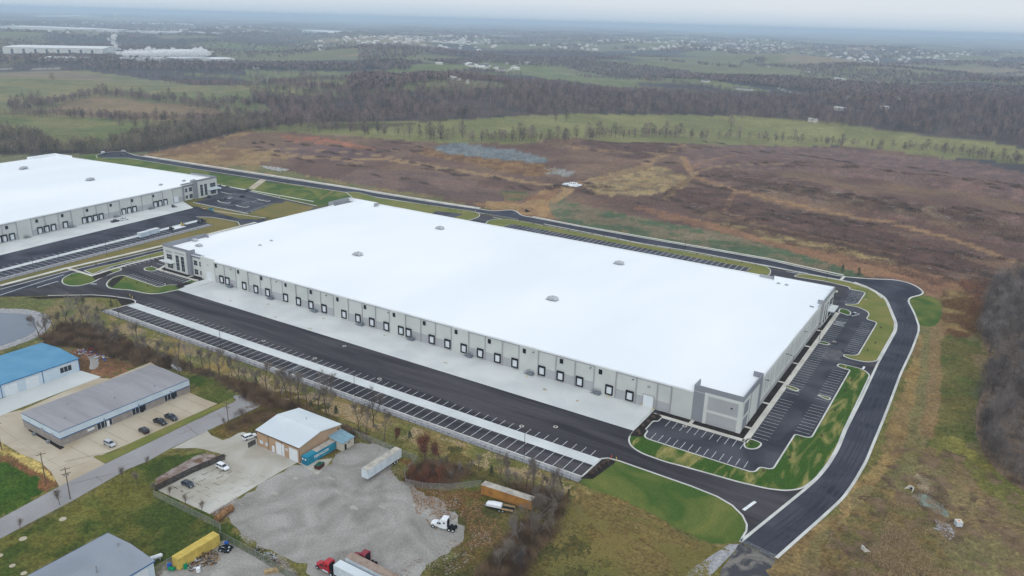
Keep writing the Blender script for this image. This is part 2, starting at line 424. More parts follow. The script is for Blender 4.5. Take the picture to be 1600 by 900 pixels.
# ------------------------------------------------------------------ land cover: outlines on the ground, in metres
# (colour, second colour, mottle scale in m, edge wander in m, outline)
COVER = [
 # --- middle distance pasture and fields
 ('pasture', (116,118,86), (132,126,92), 60, 12, [(-2350.4,603.6),(-2211.3,1057.7),(-2101.5,1211.2),(-1799.1,1279.6),(-1208.2,1050.4),(-972.8,1018.1),(-1000.9,949.2),(-972.1,854.9),(-869.8,719.5),(-866.2,627.3),(-828,548.2),(-772.2,473.5),(-816.2,412.8),(-1030.6,248)]),
 ('pasture', (120,124,88), (108,116,80), 60, 12, [(-1907.5,1570),(-1511.8,1622),(-1026.4,1207.1),(-857.9,1146.2),(-873.5,1059.5),(-990.6,997.9),(-1217.2,1027.6)]),
 ('ploughed', (136,118,92), (126,108,86), 90, 4, [(-1223,637.8),(-1346.2,741.2),(-1381.5,812.9),(-1320,827.8),(-1237.7,809.3),(-1191.6,831.3),(-1069.9,807.2),(-910.9,745.3),(-935.4,668.8),(-1006.9,632),(-1087.5,635.6),(-1157.9,611.8)]),
 ('green', (104,112,72), (124,122,82), 60, 6, [(-1307.9,386.9),(-1231.7,579.6),(-1116.8,625.1),(-999.1,627),(-922.4,669),(-858.3,594.5),(-859.3,529),(-798.8,425.6),(-989.6,284.3)]),
 ('green', (118,120,86), (108,112,78), 50, 8, [(-1246.2,815),(-1365.3,941.7),(-1249.1,952.1),(-1217.2,1027.6),(-1058.7,1004.7),(-991.2,968.6),(-999.4,933.5),(-1081.4,911.1),(-1009.9,849.9),(-925.6,801.4),(-1023.3,800.3),(-1160.8,833.3)]),
 ('green', (118,122,82), (106,114,76), 60, 8, [(-1479.6,1551.3),(-1479.4,1687.7),(-1513,1957.4),(-1629.1,2402.6),(-1531.4,2639.9),(-1394.1,2494.2),(-1292.4,2357.1),(-1147.8,2348.2),(-888.4,2056.6),(-868,1929.5),(-1056.5,2002.2),(-1086.1,1910.8),(-1250.5,2083),(-1207.5,1782),(-962.3,1285.7),(-954.3,1158),(-1066.1,1142.8)]),
 ('green', (116,124,84), (126,126,88), 70, 8, [(-1363.9,2440.8),(-1171.6,2492.2),(-952.6,2508.8),(-667,2136.2),(-509.9,1990.2),(-583,1975.8),(-739.2,2092.8),(-954.2,2117.4),(-1201.4,2275.6)]),
 ('green', (120,122,86), (112,116,78), 70, 8, [(-426.1,1962),(-348.9,2143.7),(-244.6,2235.7),(-91.3,2254.8),(-98.3,2144.1),(-221.7,1832.7),(-332.4,1759.4)]),
 ('green', (108,118,78), (112,116,78), 70, 8, [(-3282.6,2491.8),(-3538.7,3010.8),(-2858.7,2769.2),(-2252.1,2148.5),(-2948.9,2578.5),(-3123.2,2402.1)]),
 ('green', (112,118,78), (112,116,78), 70, 8, [(-955.7,1123.6),(-843.1,1203.4),(-828.6,1173),(-906.7,1100)]),
 ('green', (118,120,84), (112,116,78), 60, 8, [(-840.1,1947.4),(-919.5,2041.6),(-678.4,1972.4),(-635.1,1895.1)]),
 ('ploughed', (138,124,104), (126,112,94), 80, 8, [(-956.4,1024),(-811.1,1083.8),(-797.2,1047.8),(-918.5,983.1)][0:0] or [(-1655.8,1399.7),(-1094.3,1103.8),(-1040.9,1090.1),(-1167.2,1076.5),(-1619.5,1348.8)]),
 ('ploughed', (140,128,108), (130,118,98), 80, 8, [(-2211.3,1057.7),(-2104.5,1178.6),(-1925.2,1188.7),(-1703.2,1006.9),(-1828.7,872.9)]),
 ('green', (118,120,86), (108,114,78), 70, 6, [(-1987.6,1397),(-1521.3,1632.3),(-1400.4,1597.1),(-1449.8,1555),(-1902.3,1394.2)]),
 ('tan', (140,126,102), (124,112,92), 70, 6, [(-1731.9,1402.1),(-1087.4,1130.7),(-1053,1102.9),(-1637.9,1344.5)]),
 ('green', (128,126,88), (110,114,78), 70, 6, [(-1247,1053.1),(-1050,1058.6),(-982,1035.7),(-1166.2,1013.4)]),
 # forest floors
 ('wood', (74,68,68), (90,80,76), 30, 15, [(-1149,954.9),(-990.6,997.9),(-975.5,1044.7),(-853.6,1140.5),(-772.3,1411.3),(-834.3,1934.2),(-629.8,1879.6),(-381.9,1754.4),(-210.3,1745.3),(2.7,2167.6),(495.5,2486.2),(330.5,1572),(14.4,1407.4),(-72,1429.7),(-164.3,1430.7),(-369.5,1423.4),(-481.6,1346.4),(-591.4,1126.4),(-643.3,951.1),(-698.6,846.6),(-731.2,781),(-773.1,698.2),(-794.5,646.4),(-863.9,725.3),(-958.6,842.8),(-1053,886.8)]),
 ('wood', (74,68,64), (88,80,70), 30, 10, [(-1157.3,283.7),(-1001.8,467.6),(-925.5,471),(-818.4,436.5),(-809,482.4),(-875.3,580.5),(-876,653.6),(-893.6,750.6),(-828.4,737.8),(-778.5,677.2),(-791,634),(-763.8,559.5),(-745.6,491.8),(-749.8,466.1),(-1014.3,243.4)]),
 # bright hill pasture behind the site
 ('hillgreen', (134,132,88), (120,121,80), 80, 4, [(-805.3,636.2),(-817.9,728.3),(-763.7,816),(-689.1,862.4),(-652,931.6),(-608.1,1062.3),(-594.5,1132.2),(-493.4,1337.5),(-423.3,1413.3),(-336.6,1440.8),(-251.3,1454.8),(-163.6,1426.1),(-41.8,1424.5),(31,1376.7),(32.4,1268.3),(-27.9,1283.8),(-90.7,1273.4),(-163.1,1304.5),(-230.1,1273),(-320.6,1181.9),(-365.1,999.7),(-393.7,850),(-479.2,761),(-546.7,730.5),(-626.3,711.5),(-682.8,706.4),(-756.8,673.1)]),
 ('wood', (84,86,62), (96,90,66), 20, 5, [(-763,790.4),(-694.4,841.4),(-673.2,929.9),(-677.7,821.1),(-697.5,744.7),(-764.2,722.1)]),
 # --- the graded, scrubby site
 ('scrub', (122,100,84), (106,84,76), 45, 6, [(-726.3,461.1),(-764.9,552),(-799.1,650.2),(-755.4,682),(-675.4,698.7),(-608.2,713.2),(-546.7,730.5),(-479.2,761),(-393.7,850),(-365.1,999.7),(-320.6,1181.9),(-230.1,1273),(-163.1,1304.5),(-90.7,1273.4),(-26.3,1253.6),(82.7,1134.8),(51.5,516.4),(21.4,518.2),(-0,498),(-12.6,456.1),(-26.3,468.8),(-41.8,488),(-67.3,477.7),(-115.6,488.1),(-203.1,489.9),(-248.6,487.3),(-291.5,492.4),(-324.1,489.9),(-363.6,485.9),(-428.4,485),(-533.5,478.3),(-633.2,471.5),(-725.1,467.3)]),
 ('tan', (152,128,92), (128,102,80), 14, 5, [(-725.1,467.3),(-753.5,543.5),(-790,642.7),(-771.6,636.8),(-726.7,555.8),(-660.7,568.5),(-609.5,565.1),(-613.8,511.5),(-553.9,497),(-436.8,494.6),(-428.4,485),(-533.5,478.3),(-633.2,471.5)]),
 ('grassy', (110,112,76), (132,118,84), 14, 4, [(-636.5,477.7),(-605.7,504.6),(-529.7,497.3),(-475.2,505),(-415.6,502.2),(-346.8,496.8),(-365,487.7),(-430.1,486.9),(-535.7,480.3)]),
 ('mauve', (118,96,90), (104,84,82), 24, 8, [(-682.2,596.4),(-642.1,643.6),(-559.1,634.6),(-548.1,583.6),(-615.1,544.8)]),
 ('mauve', (106,88,82), (122,100,90), 24, 8, [(-523.9,557.5),(-452,584),(-381.3,565.4),(-332.5,570.8),(-341.6,506.9),(-430.4,503.4),(-502,501.2)]),
 ('purple', (126,102,94), (108,88,84), 8, 4, [(-310.6,843.5),(-340.6,1038.1),(-318.5,1174.5),(-229.1,1267.9),(-90.2,1268.4),(-25.7,1243.1),(81.1,1101.5),(61.6,756.8),(17.5,781.7),(-31.3,793.3),(-83.8,797.2),(-129.4,802.3),(-180.9,792.8),(-228.3,782.3),(-264.5,754.2)]),
 ('purple', (126,102,94), (108,88,82), 8, 5, [(-261.3,731.8),(-238.5,773.7),(-193.5,770.6),(-128.6,710.4),(-71,695),(-24.2,682),(35.5,698.1),(57.1,649.5),(54,575.8),(20.2,611.1),(-28.8,652.1),(-74.3,658.1),(-124.3,668.8),(-179.8,680.2),(-238.7,701.2)]),
 ('purple', (108,84,76), (92,74,68), 8, 6, [(-249.2,665.1),(-214.7,667.1),(-158.5,644),(-91.3,627),(-31.5,590.7),(7.6,548.6),(-25.9,531.3),(-73.2,548.5),(-138.6,572.3),(-201.4,598.6),(-241.8,624.8)]),
 ('scrubdark', (96,80,72), (122,104,88), 14, 8, [(-244.2,734),(-190,714.6),(-123.9,688.3),(-68.9,680.9),(-23.1,689.2),(19.6,658.1),(20,630.8),(-29.2,656.6),(-73.8,655.3),(-129.7,670),(-181.5,685.7)]),
 ('scrubdark', (88,72,62), (120,98,80), 10, 6, [(-217.9,599.9),(-183.9,593.3),(-120,570.7),(-66.2,553.9),(-29.2,528.8),(8.4,525.9),(8.9,511.7),(-22.3,493.9),(-55.8,511.8),(-109.6,528),(-172,557.8)]),
 ('purple', (112,90,82), (98,78,74), 10, 4, [(-418.9,786.3),(-391.2,919.1),(-356.3,976),(-310.6,843.5),(-323.9,764.7),(-372,772.4)]),
 ('orange', (156,106,84), (128,98,82), 7, 3, [(-748.7,657.7),(-719.4,668.9),(-669.1,671),(-606.2,661.6),(-577.9,645.7),(-635.7,637.1),(-700.1,631.2)]),
 ('gravelheap', (124,130,132), (106,112,116), 5, 2, [(-540.3,691.5),(-547.1,719),(-537.5,742.7),(-496.4,734.7),(-466.1,740.5),(-412.2,718.3),(-395.2,699.5),(-409.9,676),(-451.3,680.3),(-474.1,672.3),(-506.3,676.5)]),
 ('gravelheap', (132,130,128), (150,146,138), 5, 2, [(-390.2,665.5),(-376.4,675.7),(-346.5,666.2),(-342.8,646.5),(-368.1,642.7)]),
 ('spoil', (136,108,76), (112,84,62), 6, 2, [(-543.3,657.6),(-542.6,689.8),(-506.3,676.5),(-451.3,680.3),(-394.2,687.5),(-369.1,669.1),(-366.7,628.5),(-408.6,627.3),(-452.8,647.7),(-493.2,648)]),
 ('strawfield', (158,138,100), (124,106,84), 9, 6, [(-323.1,653.7),(-318,705.3),(-285.5,739.6),(-249.2,712.9),(-239.5,670.9),(-248.5,620.1),(-269.6,589.3),(-298,598.4)]),
 ('orangeband', (146,112,86), (132,100,80), 16, 4, [(-247.2,571.7),(-217.8,572.6),(-172,557.8),(-121.8,542.9),(-73.7,529.3),(-31.6,518.7),(-0.5,507.5),(-1.9,476.6),(-15.5,454),(-35.2,490),(-45.8,492.4),(-66.3,487.7),(-101.6,511.5),(-164.5,535.6),(-213.6,549.6)]),
 ('strawband', (158,140,98), (120,98,76), 8, 5, [(-188.9,564.1),(-144.5,560.5),(-93.5,548.5),(-48,534.7),(-49.9,521.3),(-93.4,529),(-142.9,539.3)]),
 ('grassslope', (84,100,74), (126,114,92), 9, 3, [(-313.9,547.6),(-303.1,562.5),(-259.4,545),(-219.7,539.6),(-164.5,535.6),(-101.9,513),(-72,499.3),(-55.9,489.4),(-67.5,479),(-115.6,488.1),(-203.1,489.9),(-249.5,489),(-275.5,495)]),
 ('grassslope', (84,98,62), (124,108,80), 12, 3, [(-358.7,549.4),(-341,564),(-326.3,550),(-330.8,527.6),(-340.6,525.7)]),
 ('tan', (160,130,92), (136,104,80), 12, 3, [(-349.4,500.5),(-337.4,528.4),(-319.9,524.6),(-333.6,583.5),(-325.6,603.3),(-309.8,550.9),(-275.5,495),(-291.5,492.4),(-324.1,489.9)]),
 # --- between ring road and the wood on the right
 ('verge', (114,106,72), (126,110,78), 18, 3, [(-67.3,477.7),(-41.8,488),(-13.6,467.9),(11.1,450.3),(16.3,299.5),(41.1,270.4),(35.3,132.9),(-28.1,91),(-41.3,185),(-32.7,193.4),(-22.7,234.9),(-19.9,276.8),(-19.8,322.5),(-19.6,406.4),(-25.2,459.2)]),
 ('brownweeds', (140,118,78), (104,82,60), 5, 4, [(-18.2,491.3),(-3.4,502.4),(8.4,484.3),(5.6,446.2),(3.9,423.6),(-3.3,408.3),(-11.8,412.1),(-15.6,442)]),
 ('rusty', (116,78,58), (96,72,58), 6, 5, [(-10.5,511.6),(8.5,523),(15.4,502.7),(5.6,446.2),(-0.6,453.1),(-5.7,486.9)]),
 ('darkgrass', (84,92,48), (104,98,58), 12, 6, [(-13.8,410.6),(-3.8,415.9),(8.7,407.5),(7.4,356.3),(7.1,321.9),(3.1,290.2),(-6.9,288.6),(-9.3,344.3)]),
 ('barestrip', (148,126,84), (128,108,74), 10, 3, [(-19.4,369),(-19.6,406.4),(-16.4,408.7),(-12.6,341.9),(-10.4,291.7),(-14.1,258.2),(-19.6,228.4),(-25.8,205.6),(-27.6,188),(-31.9,185.1),(-32.4,192.3),(-22.5,233.8),(-19.5,274.4),(-19.6,321.2)]),
 ('yellowgreen', (124,120,64), (106,104,58), 10, 4, [(-1.6,297.9),(6.5,298),(16.9,284.6),(24.3,273.5),(37.5,260.1),(24.5,259),(15.8,265.4),(6,277),(-2.6,286.2)]),
 ('marsh', (118,100,66), (104,96,62), 4, 14, [(-11.4,260),(-6.4,265.9),(2.1,255.9),(8.8,236.6),(10.4,214),(14.9,189.2),(-13.5,170.1),(-15.1,202.9),(-11.6,222.5),(-8.8,240)]),
 ('mud', (150,134,110), (128,114,92), 8, 3, [(-6.1,263.7),(-2.4,264),(1.6,253.4),(-1.2,252.7),(-5.6,255.8)]),
 ('path', (136,116,84), (120,104,74), 10, 3, [(1.2,288.9),(9.7,277.2),(17.8,258.4),(24.7,247.5),(24.8,236.9),(14.6,252.1),(4.5,271.2)]),
 # --- near ground, front and left
 ('rough', (124,112,72), (106,104,62), 14, 3, [(-347.9,196.1),(-289.9,199),(-207.6,195.2),(-143.8,192.3),(-94.6,196.6),(-43.8,193.2),(-32.6,184.6),(-3.4,96),(-73.7,49.7),(-116.1,127.6),(-83.1,150.1),(-89.8,168.7),(-88.2,181.1),(-104.5,186.2),(-136.4,182.3),(-196.2,183.9),(-266.9,181.9),(-305.7,178.6),(-347.1,186.1)]),
 ('rough', (142,124,80), (112,112,64), 12, 3, [(-351.7,182.7),(-345.8,195.5),(-237,195.8),(-158.9,197.2),(-94.6,196.6),(-80.2,190.6),(-91.3,186.9),(-122.8,184.7),(-165.2,183.8),(-225.2,185.4),(-287.6,181.5)]),
 ('olive', (104,100,54), (120,104,64), 14, 4, [(-94.6,193.1),(-72.4,191.9),(-51.7,189.2),(-42.3,194.2),(-35.4,182.7),(-15.2,112.7),(-61.3,82.1),(-85.8,148.2),(-89.8,172.3)]),
 ('darkrough', (102,92,54), (84,82,48), 7, 5, [(-137.7,191.4),(-111,181.7),(-92.9,177.8),(-66.4,161.5),(-37.8,113),(-79.2,85.4),(-109.2,132.3),(-107.4,149.6),(-117.8,160.6),(-137.1,163.6),(-143.4,168),(-134,179.2)]),
 ('leafy', (110,84,52), (90,92,46), 5, 5, [(-158.8,176.5),(-140.1,170.3),(-134.9,160.8),(-121.2,162.1),(-110,166),(-109.1,178.7),(-121.1,176.9),(-138.4,171.5),(-153.6,180.2)]),
 ('weeds', (104,90,52), (88,84,44), 8, 3, [(-220.7,166.5),(-219.2,177),(-223.8,190.6),(-192.4,186.6),(-165.8,171.6),(-174.9,154.4),(-196.9,155),(-206.5,148.3),(-215,149.7)]),
 ('lawnmowed', (70,84,38), (106,104,52), 12, 3, [(-218.9,40.9),(-211.7,80.3),(-213.1,100.9),(-215.6,119.9),(-213.3,132.4),(-204.9,140.2),(-197.5,142.4),(-199.3,120.3),(-173.1,118.6),(-158.4,115.9),(-159.8,102.3),(-169.1,97.5),(-191.1,98.6),(-191.2,78.6),(-182.2,65.8),(-149.8,38.4)]),
 ('lawndark', (56,86,32), (72,94,38), 12, 3, [(-301.3,67),(-255.6,101.8),(-247.6,103.6),(-235.3,103.1),(-224,99),(-222.2,85.4),(-235.4,46.1)]),
 ('dirt', (128,92,64), (108,84,58), 6, 3, [(-269.7,98.8),(-260.5,104.2),(-245.8,106.7),(-234.6,106.3),(-227.4,105.1),(-224,99),(-235,103.3),(-247.6,103.6),(-255.6,101.8)]),
 ('strawyellow', (190,168,104), (160,140,84), 5, 1, [(-265.6,106.7),(-253.1,106.5),(-243,107.8),(-233.5,106.1),(-228.7,106.4),(-228,104.6),(-234.4,104.6),(-245.2,104.4),(-258.9,103.4)]),
 ('olivebank', (92,96,50), (110,102,56), 8, 2, [(-387.7,166.6),(-356.7,159.5),(-335.8,156.7),(-338.5,160.9),(-337.5,142),(-367.2,87.9),(-428.1,107.2)]),
 ('pondbank', (104,108,66), (128,116,84), 10, 4, [(-476.7,122.5),(-410.5,177.8),(-396.8,189.2),(-373.7,205.3),(-352.7,205.7),(-346.7,197),(-347.1,186.1),(-305.7,178.6),(-285,176.8),(-276.7,159.9),(-310.1,158.6),(-337.8,160.5),(-354.5,83.8)]),
 ('darkfloor', (92,78,62), (74,62,50), 6, 4, [(-342.8,160.4),(-350.1,175.8),(-343.3,183.9),(-298.2,179.7),(-266.9,181.9),(-227.4,181.1),(-200,178.1),(-168.8,174.8),(-158.8,176.5),(-185.4,179.6),(-203.4,181.3),(-223.2,177.5),(-248.2,176.7),(-274.1,175.1),(-281.7,167.3),(-320.8,167.6),(-337.4,160.8)]),
 ('reddirt', (134,96,72), (110,84,60), 6, 3, [(-320.1,163.8),(-313.2,168.8),(-295.5,169.2),(-279.7,168.8),(-276.7,159.9),(-284.6,154.1),(-300.1,154.1)]),
 ('lawnpatch', (70,88,38), (92,96,50), 8, 3, [(-283.6,154.8),(-282.6,172.2),(-274.1,175.1),(-247.7,176.3),(-230.6,173.5),(-228.7,165.8),(-240.5,165.1),(-254.5,171.5),(-279.1,171.6)]),
 ('scrapyard', (138,130,118), (112,98,82), 4, 3, [(-166.1,99.5),(-158.4,115.9),(-146.4,116.1),(-133.7,115.5),(-111.9,113.5),(-145,81),(-166.2,96.4)]),
 ('bed', (150,136,128), (120,98,84), 3, 1, [(-204.9,140.2),(-197.3,143.5),(-198.1,118.6),(-203.5,121.7)]),
]
def polyD(name): return [c for c in COVER if c[0] == name][0][4]

def land_height(x, y):
    return height(x, y)

def build_ground():
    # polar sheet centred under the viewpoint: fine where the land is near, coarse towards the horizon
    az0 = _yaw
    az = np.concatenate([np.linspace(-math.pi, -.72, 60)[:-1], np.linspace(-.72, .72, 1050), np.linspace(.72, math.pi, 60)[1:-1]])
    th = np.concatenate([np.linspace(1.2, .12, 500), np.geomspace(.12, .0031, 260)[1:]])     # angle below the horizon
    r = 137.5 / np.tan(th); r = np.concatenate([[2.0], r])
    A, R_ = np.meshgrid(az + az0, r)
    X = np.sin(A) * R_; Y = np.cos(A) * R_
    Z = height(X, Y)
    # the pond basin
    nr, na = X.shape
    V = np.stack([X, Y, Z], -1).reshape(-1, 3)
    i = np.arange(nr - 1)[:, None] * na + np.arange(na)[None, :]
    j = np.arange(nr - 1)[:, None] * na + (np.arange(na)[None, :] + 1) % na
    F = np.stack([i, j, j + na, i + na], -1).reshape(-1, 4)
    me = bpy.data.meshes.new('ground')
    me.vertices.add(len(V)); me.vertices.foreach_set('co', V.astype(np.float32).ravel())
    me.loops.add(F.size); me.loops.foreach_set('vertex_index', F.astype(np.int32).ravel())
    me.polygons.add(len(F)); me.polygons.foreach_set('loop_start', np.arange(0, F.size, 4, dtype=np.int32)); me.polygons.foreach_set('loop_total', np.full(len(F), 4, np.int32))
    me.update(calc_edges=True)
    me.polygons.foreach_set('use_smooth', np.ones(len(F), bool))
    x, y = V[:, 0], V[:, 1]; rr = np.hypot(x, y)
    # far country: woods with patches of pasture
    c = np.tile(np.array(lin((78, 74, 76))), (len(V), 1)); 
    patch = fbm(x, y * 1.0, 620, 3, 4)
    p1 = sstep((patch - .50) / .05)[:, None]
    c = c * (1 - p1) + np.array(lin((116, 116, 88))) * p1
    patch2 = fbm(x, y, 480, 8, 3); p2 = sstep((patch2 - .66) / .04)[:, None]
    c = c * (1 - p2) + np.array(lin((140, 126, 104))) * p2
    near = (rr < 700)[:, None]
    c = np.where(near, np.array(lin((110, 106, 62))), c)
    HF1, HF2 = fbm(x, y, 3.5, 61, 3), fbm(x, y, 3.5, 62, 3)
    for nm, c1, c2, sc, wob, poly in COVER:
        wx = x + (fbm(x, y, wob * 4 + 4, 21, 3) - .5) * wob * 3; wy = y + (fbm(x, y, wob * 4 + 4, 22, 3) - .5) * wob * 3
        if wob < 14:
            wx = wx + (HF1 - .5) * min(wob, 5) * 1.3; wy = wy + (HF2 - .5) * min(wob, 5) * 1.3
        k = inside(wx, wy, poly)
        if not k.any(): continue
        xs, ys = x[k], y[k]
        t = sstep((fbm(xs, ys, sc, 5, 5) - .38) / .24)[:, None]
        col = np.array(lin(c1)) * (1 - t) + np.array(lin(c2)) * t
        c[k] = col
    # overall tone drift
    g = (fbm(x, y, 26, 31, 4) - .5) * .30; g2 = (fbm(x, y, 130, 33, 3) - .5) * .24
    c = c * (1 + g + g2)[:, None]
    # dirt tracks and furrow bands: real worn ground
    for w, col, pts in TRACKS:
        P = np.array(pts); d = np.full(len(x), 1e9)
        bx0, by0 = P.min(0) - w * 3; bx1, by1 = P.max(0) + w * 3
        s = (x > bx0) & (x < bx1) & (y > by0) & (y < by1)
        if not s.any(): continue
        xs, ys = x[s] + (fbm(x[s], y[s], 18, 41, 2) - .5) * w * .7, y[s] + (fbm(x[s], y[s], 18, 42, 2) - .5) * w * .7
        dd = np.full(xs.shape, 1e9)
        for a, b in zip(P, P[1:]):
            ab = b - a; t = np.clip(((xs - a[0]) * ab[0] + (ys - a[1]) * ab[1]) / (ab @ ab), 0, 1)
            dd = np.minimum(dd, np.hypot(xs - a[0] - t * ab[0], ys - a[1] - t * ab[1]))
        k = (1 - sstep((dd - w * .35) / (w * .3)))[:, None] * .95
        c[s] = c[s] * (1 - k) + np.array(lin(col)) * k
    c = np.clip(c * .9, .004, .9)
    at = me.color_attributes.new('cover', 'FLOAT_COLOR', 'POINT')
    at.data.foreach_set('color', np.concatenate([c, np.ones((len(c), 1))], 1).astype(np.float32).ravel())
    m = bpy.data.materials.new('ground'); m.use_nodes = True; nt = m.node_tree; b = nt.nodes['Principled BSDF']
    b.inputs['Roughness'].default_value = .95; b.inputs['Specular IOR Level'].default_value = .03
    a = nt.nodes.new('ShaderNodeVertexColor'); a.layer_name = 'cover'
    geo = nt.nodes.new('ShaderNodeNewGeometry')
    prev = a.outputs['Color']
    for sc, amt in ((1.1, .36), (.42, .24), (.13, .13), (.03, .10)):
        n = nt.nodes.new('ShaderNodeTexNoise'); n.inputs['Scale'].default_value = sc; n.inputs['Detail'].default_value = 5; n.inputs['Roughness'].default_value = .65
        nt.links.new(geo.outputs['Position'], n.inputs['Vector'])
        mr = nt.nodes.new('ShaderNodeMapRange'); mr.inputs[1].default_value = .36; mr.inputs[2].default_value = .64; mr.inputs[3].default_value = 1 - amt; mr.inputs[4].default_value = 1 + amt
        nt.links.new(n.outputs['Fac'], mr.inputs[0])
        mx = nt.nodes.new('ShaderNodeVectorMath'); mx.operation = 'SCALE'
        nt.links.new(prev, mx.inputs[0]); nt.links.new(mr.outputs[0], mx.inputs[3]); prev = mx.outputs[0]
    # patches of dead and of greener growth
    for sc, tint, k in ((.075, (1.18, 1.0, .88, 1), .4), (.21, (.84, .98, .84, 1), .3)):
        n = nt.nodes.new('ShaderNodeTexNoise'); n.inputs['Scale'].default_value = sc; n.inputs['Detail'].default_value = 8; n.inputs['Distortion'].default_value = 1.2
        nt.links.new(geo.outputs['Position'], n.inputs['Vector'])
        mr = nt.nodes.new('ShaderNodeMapRange'); mr.inputs[1].default_value = .48; mr.inputs[2].default_value = .64; mr.inputs[3].default_value = 0; mr.inputs[4].default_value = k
        nt.links.new(n.outputs['Fac'], mr.inputs[0])
        mu = nt.nodes.new('ShaderNodeMix'); mu.data_type = 'RGBA'; mu.blend_type = 'MULTIPLY'; mu.inputs[7].default_value = tint
        nt.links.new(mr.outputs[0], mu.inputs[0]); nt.links.new(prev, mu.inputs[6]); prev = mu.outputs[2]
    nt.links.new(prev, b.inputs['Base Color'])
    me.materials.append(m)
    o = bpy.data.objects.new('ground', me); C.objects.link(o); struct(o)
    return o

TRACKS = [
 (9, (158,132,98), [(-673.4,545.8),(-606.7,562.4),(-558.3,594.5),(-528.8,609.6),(-463.2,608.7),(-415.8,605.6),(-363.9,601.2),(-325.6,603.3)]),
 (8, (150,124,96), [(-621.3,473),(-633.8,570.3),(-543.1,578.2)]),
 (11, (146,122,94), [(-325.6,603.3),(-313.3,653.8),(-306.4,725),(-314.4,793.4),(-360.7,987.8)]),
 (7, (146,122,94), [(-408.2,781.5),(-363.9,787.2),(-320.6,826.9)]),
 (7, (152,122,92), [(-299.4,823.6),(-267.6,752.1),(-244.4,708.4),(-193.3,670.7),(-134.3,648.2),(-89.1,638.3),(-52.5,633.4),(-17.6,611.8),(6.1,590.8),(20.7,575.2)]),
 (6, (140,112,92), [(-266.6,752.8),(-266.7,818),(-268.2,913.3)]),
 (5, (150,126,98), [(-251.8,711.6),(-248.8,765.7),(-216.8,832.4),(-184.4,832.2)]),
 (5, (148,124,96), [(-463.2,608.7),(-509.3,616.2),(-548.7,622.7),(-611.2,612.2),(-663.9,588.9),(-662.4,544.7)]),
 (5, (146,120,94), [(-315.5,645.2),(-270.4,657.2),(-242.6,687.1)]),
 (5, (140,112,88), [(-193.3,670.7),(-181.2,600.5),(-149,576.1),(-92.4,563.8),(-50.2,551.1)]),
 (9, (160,132,96), [(-303.4,547),(-317.3,599.7),(-325.6,603.3)]),
 (6, (126,104,78), [(-235.1,615.2),(-244.2,683.2),(-247,703.8)]),
 (6, (120,112,76), [(-25.2,459.2),(-15.7,409.3),(-10.9,343.2),(-8.8,287.2),(-10.3,251.7)]),
 (5, (134,112,80), [(-15.7,430.5),(-7.3,345.7),(-5.5,295.1)]),
 (7, (170,170,160), [(-442.2,1956.9),(-470.9,1984.6),(-524.9,2074.7)]),
 (14, (178,176,168), [(-2159.4,1282.2),(-2293,1424.2),(-2457,1549.4)]),
 (12, (166,160,150), [(-2332.8,1053.9),(-2203.7,1150.2),(-2159.4,1282.2)]),
 (10, (180,176,168), [(-1307.3,1961.7),(-1506.8,2379.7),(-1610.8,2609.7)]),
 (9, (176,172,160), [(-885.2,1242.6),(-1195.5,1700.4),(-1234.2,1776)]),
 (8, (176,172,160), [(-308.5,1763.9),(-331.2,1963)]),
]
ground = build_ground()

# ------------------------------------------------------------------ roads, yards, lots, kerbs, painted lines
Z0, Z1, Z2, Z3 = .03, .05, .075, .1
RX = 199.0   # outer kerb of the front trailer row (Y)
ring_out = [(-748.5,467.3),(-734.3,464.3),(-721.9,465.1),(-630.4,469.4),(-531.4,476.3),(-452.2,481.8),(-425.1,481.2),(-362.3,484.1),(-322.2,488.7),(-313.9,501),(-307.4,498),(-298.2,489.6),(-288.7,489.5),(-248.6,487.3),(-201.7,486.7),(-115.2,486.7),(-70.9,478),(-55,483.9),(-43.9,490.9),(-36.3,490.6),(-29.6,484.2),(-26,475.7),(-26.7,469.8),(-31.2,461.2),(-31.2,453.5),(-25.9,434.4),(-21.7,415.3),(-20.9,405.5),(-20.7,379.6),(-21.3,347.1),(-21,318.2),(-20.9,298.3),(-21,276),(-21,262),(-22,245.8),(-23.2,234.5),(-26.9,218),(-29.8,205.7),(-32.7,193.4)]
ring_in = [(-43.1,194.8),(-34.2,232.9),(-32.4,241.7),(-31.1,253),(-30.6,266),(-31.1,282.2),(-30.9,312.5),(-31.2,354.5),(-30.3,401.6),(-31.6,413.4),(-40.2,445.5),(-43,453.7),(-51.9,464.6),(-63.1,470.4),(-70.3,470.9),(-92,471.2),(-121.3,473.4),(-163.1,475),(-195.6,473),(-272.2,478.1),(-323.2,477.3),(-415.5,470.3),(-431.7,469.4),(-516.6,462.7),(-614.6,457.2),(-726.4,450.9),(-743.9,435.4)]
sheet('ring_road', soft(ring_out, 4, False) + soft(ring_in, 4, False) + [(-761,440.6),(-771.6,452.4),(-770.5,464),(-762.1,471.3)], Z0, 'asphalt_new')
# the whole paved campus of the big warehouse
campus = [(-411.4,178.3),(-395,193),(-378.7,206.4),(-369.2,211),(-361.6,213.1),(-356.9,214.2),(-353.2,213.5),(-350.9,211.7)] + [(-352.2,199.4)] + [(-95.6, 199.0)] + [(-95.3,212.5),(-93.7,214.1),(-90.2,214.6),(-75.9,214.2),(-64.6,213.9),(-56,213),(-50.6,211),(-46.4,207.6),(-44,203.9),(-43.2,200.8),(-43.2,195.1)] + [(-34.1,232.5),(-32.3,241.3),(-31,252.6),(-30.5,265.6),(-31,281.7),(-30.8,311.9),(-31.1,353.8),(-30.2,400.7),(-40.1,444.4),(-51.7,463.3),(-70,469.6),(-91.7,469.9),(-120.9,472),(-195,471.5),(-271.2,476.4),(-414,468.5)] + [(-434, 476)] + [(-426.8,281.6),(-427.1,252),(-427.2,219.3),(-425.4,185.1),(-420.8,138),(-443.9,147)]
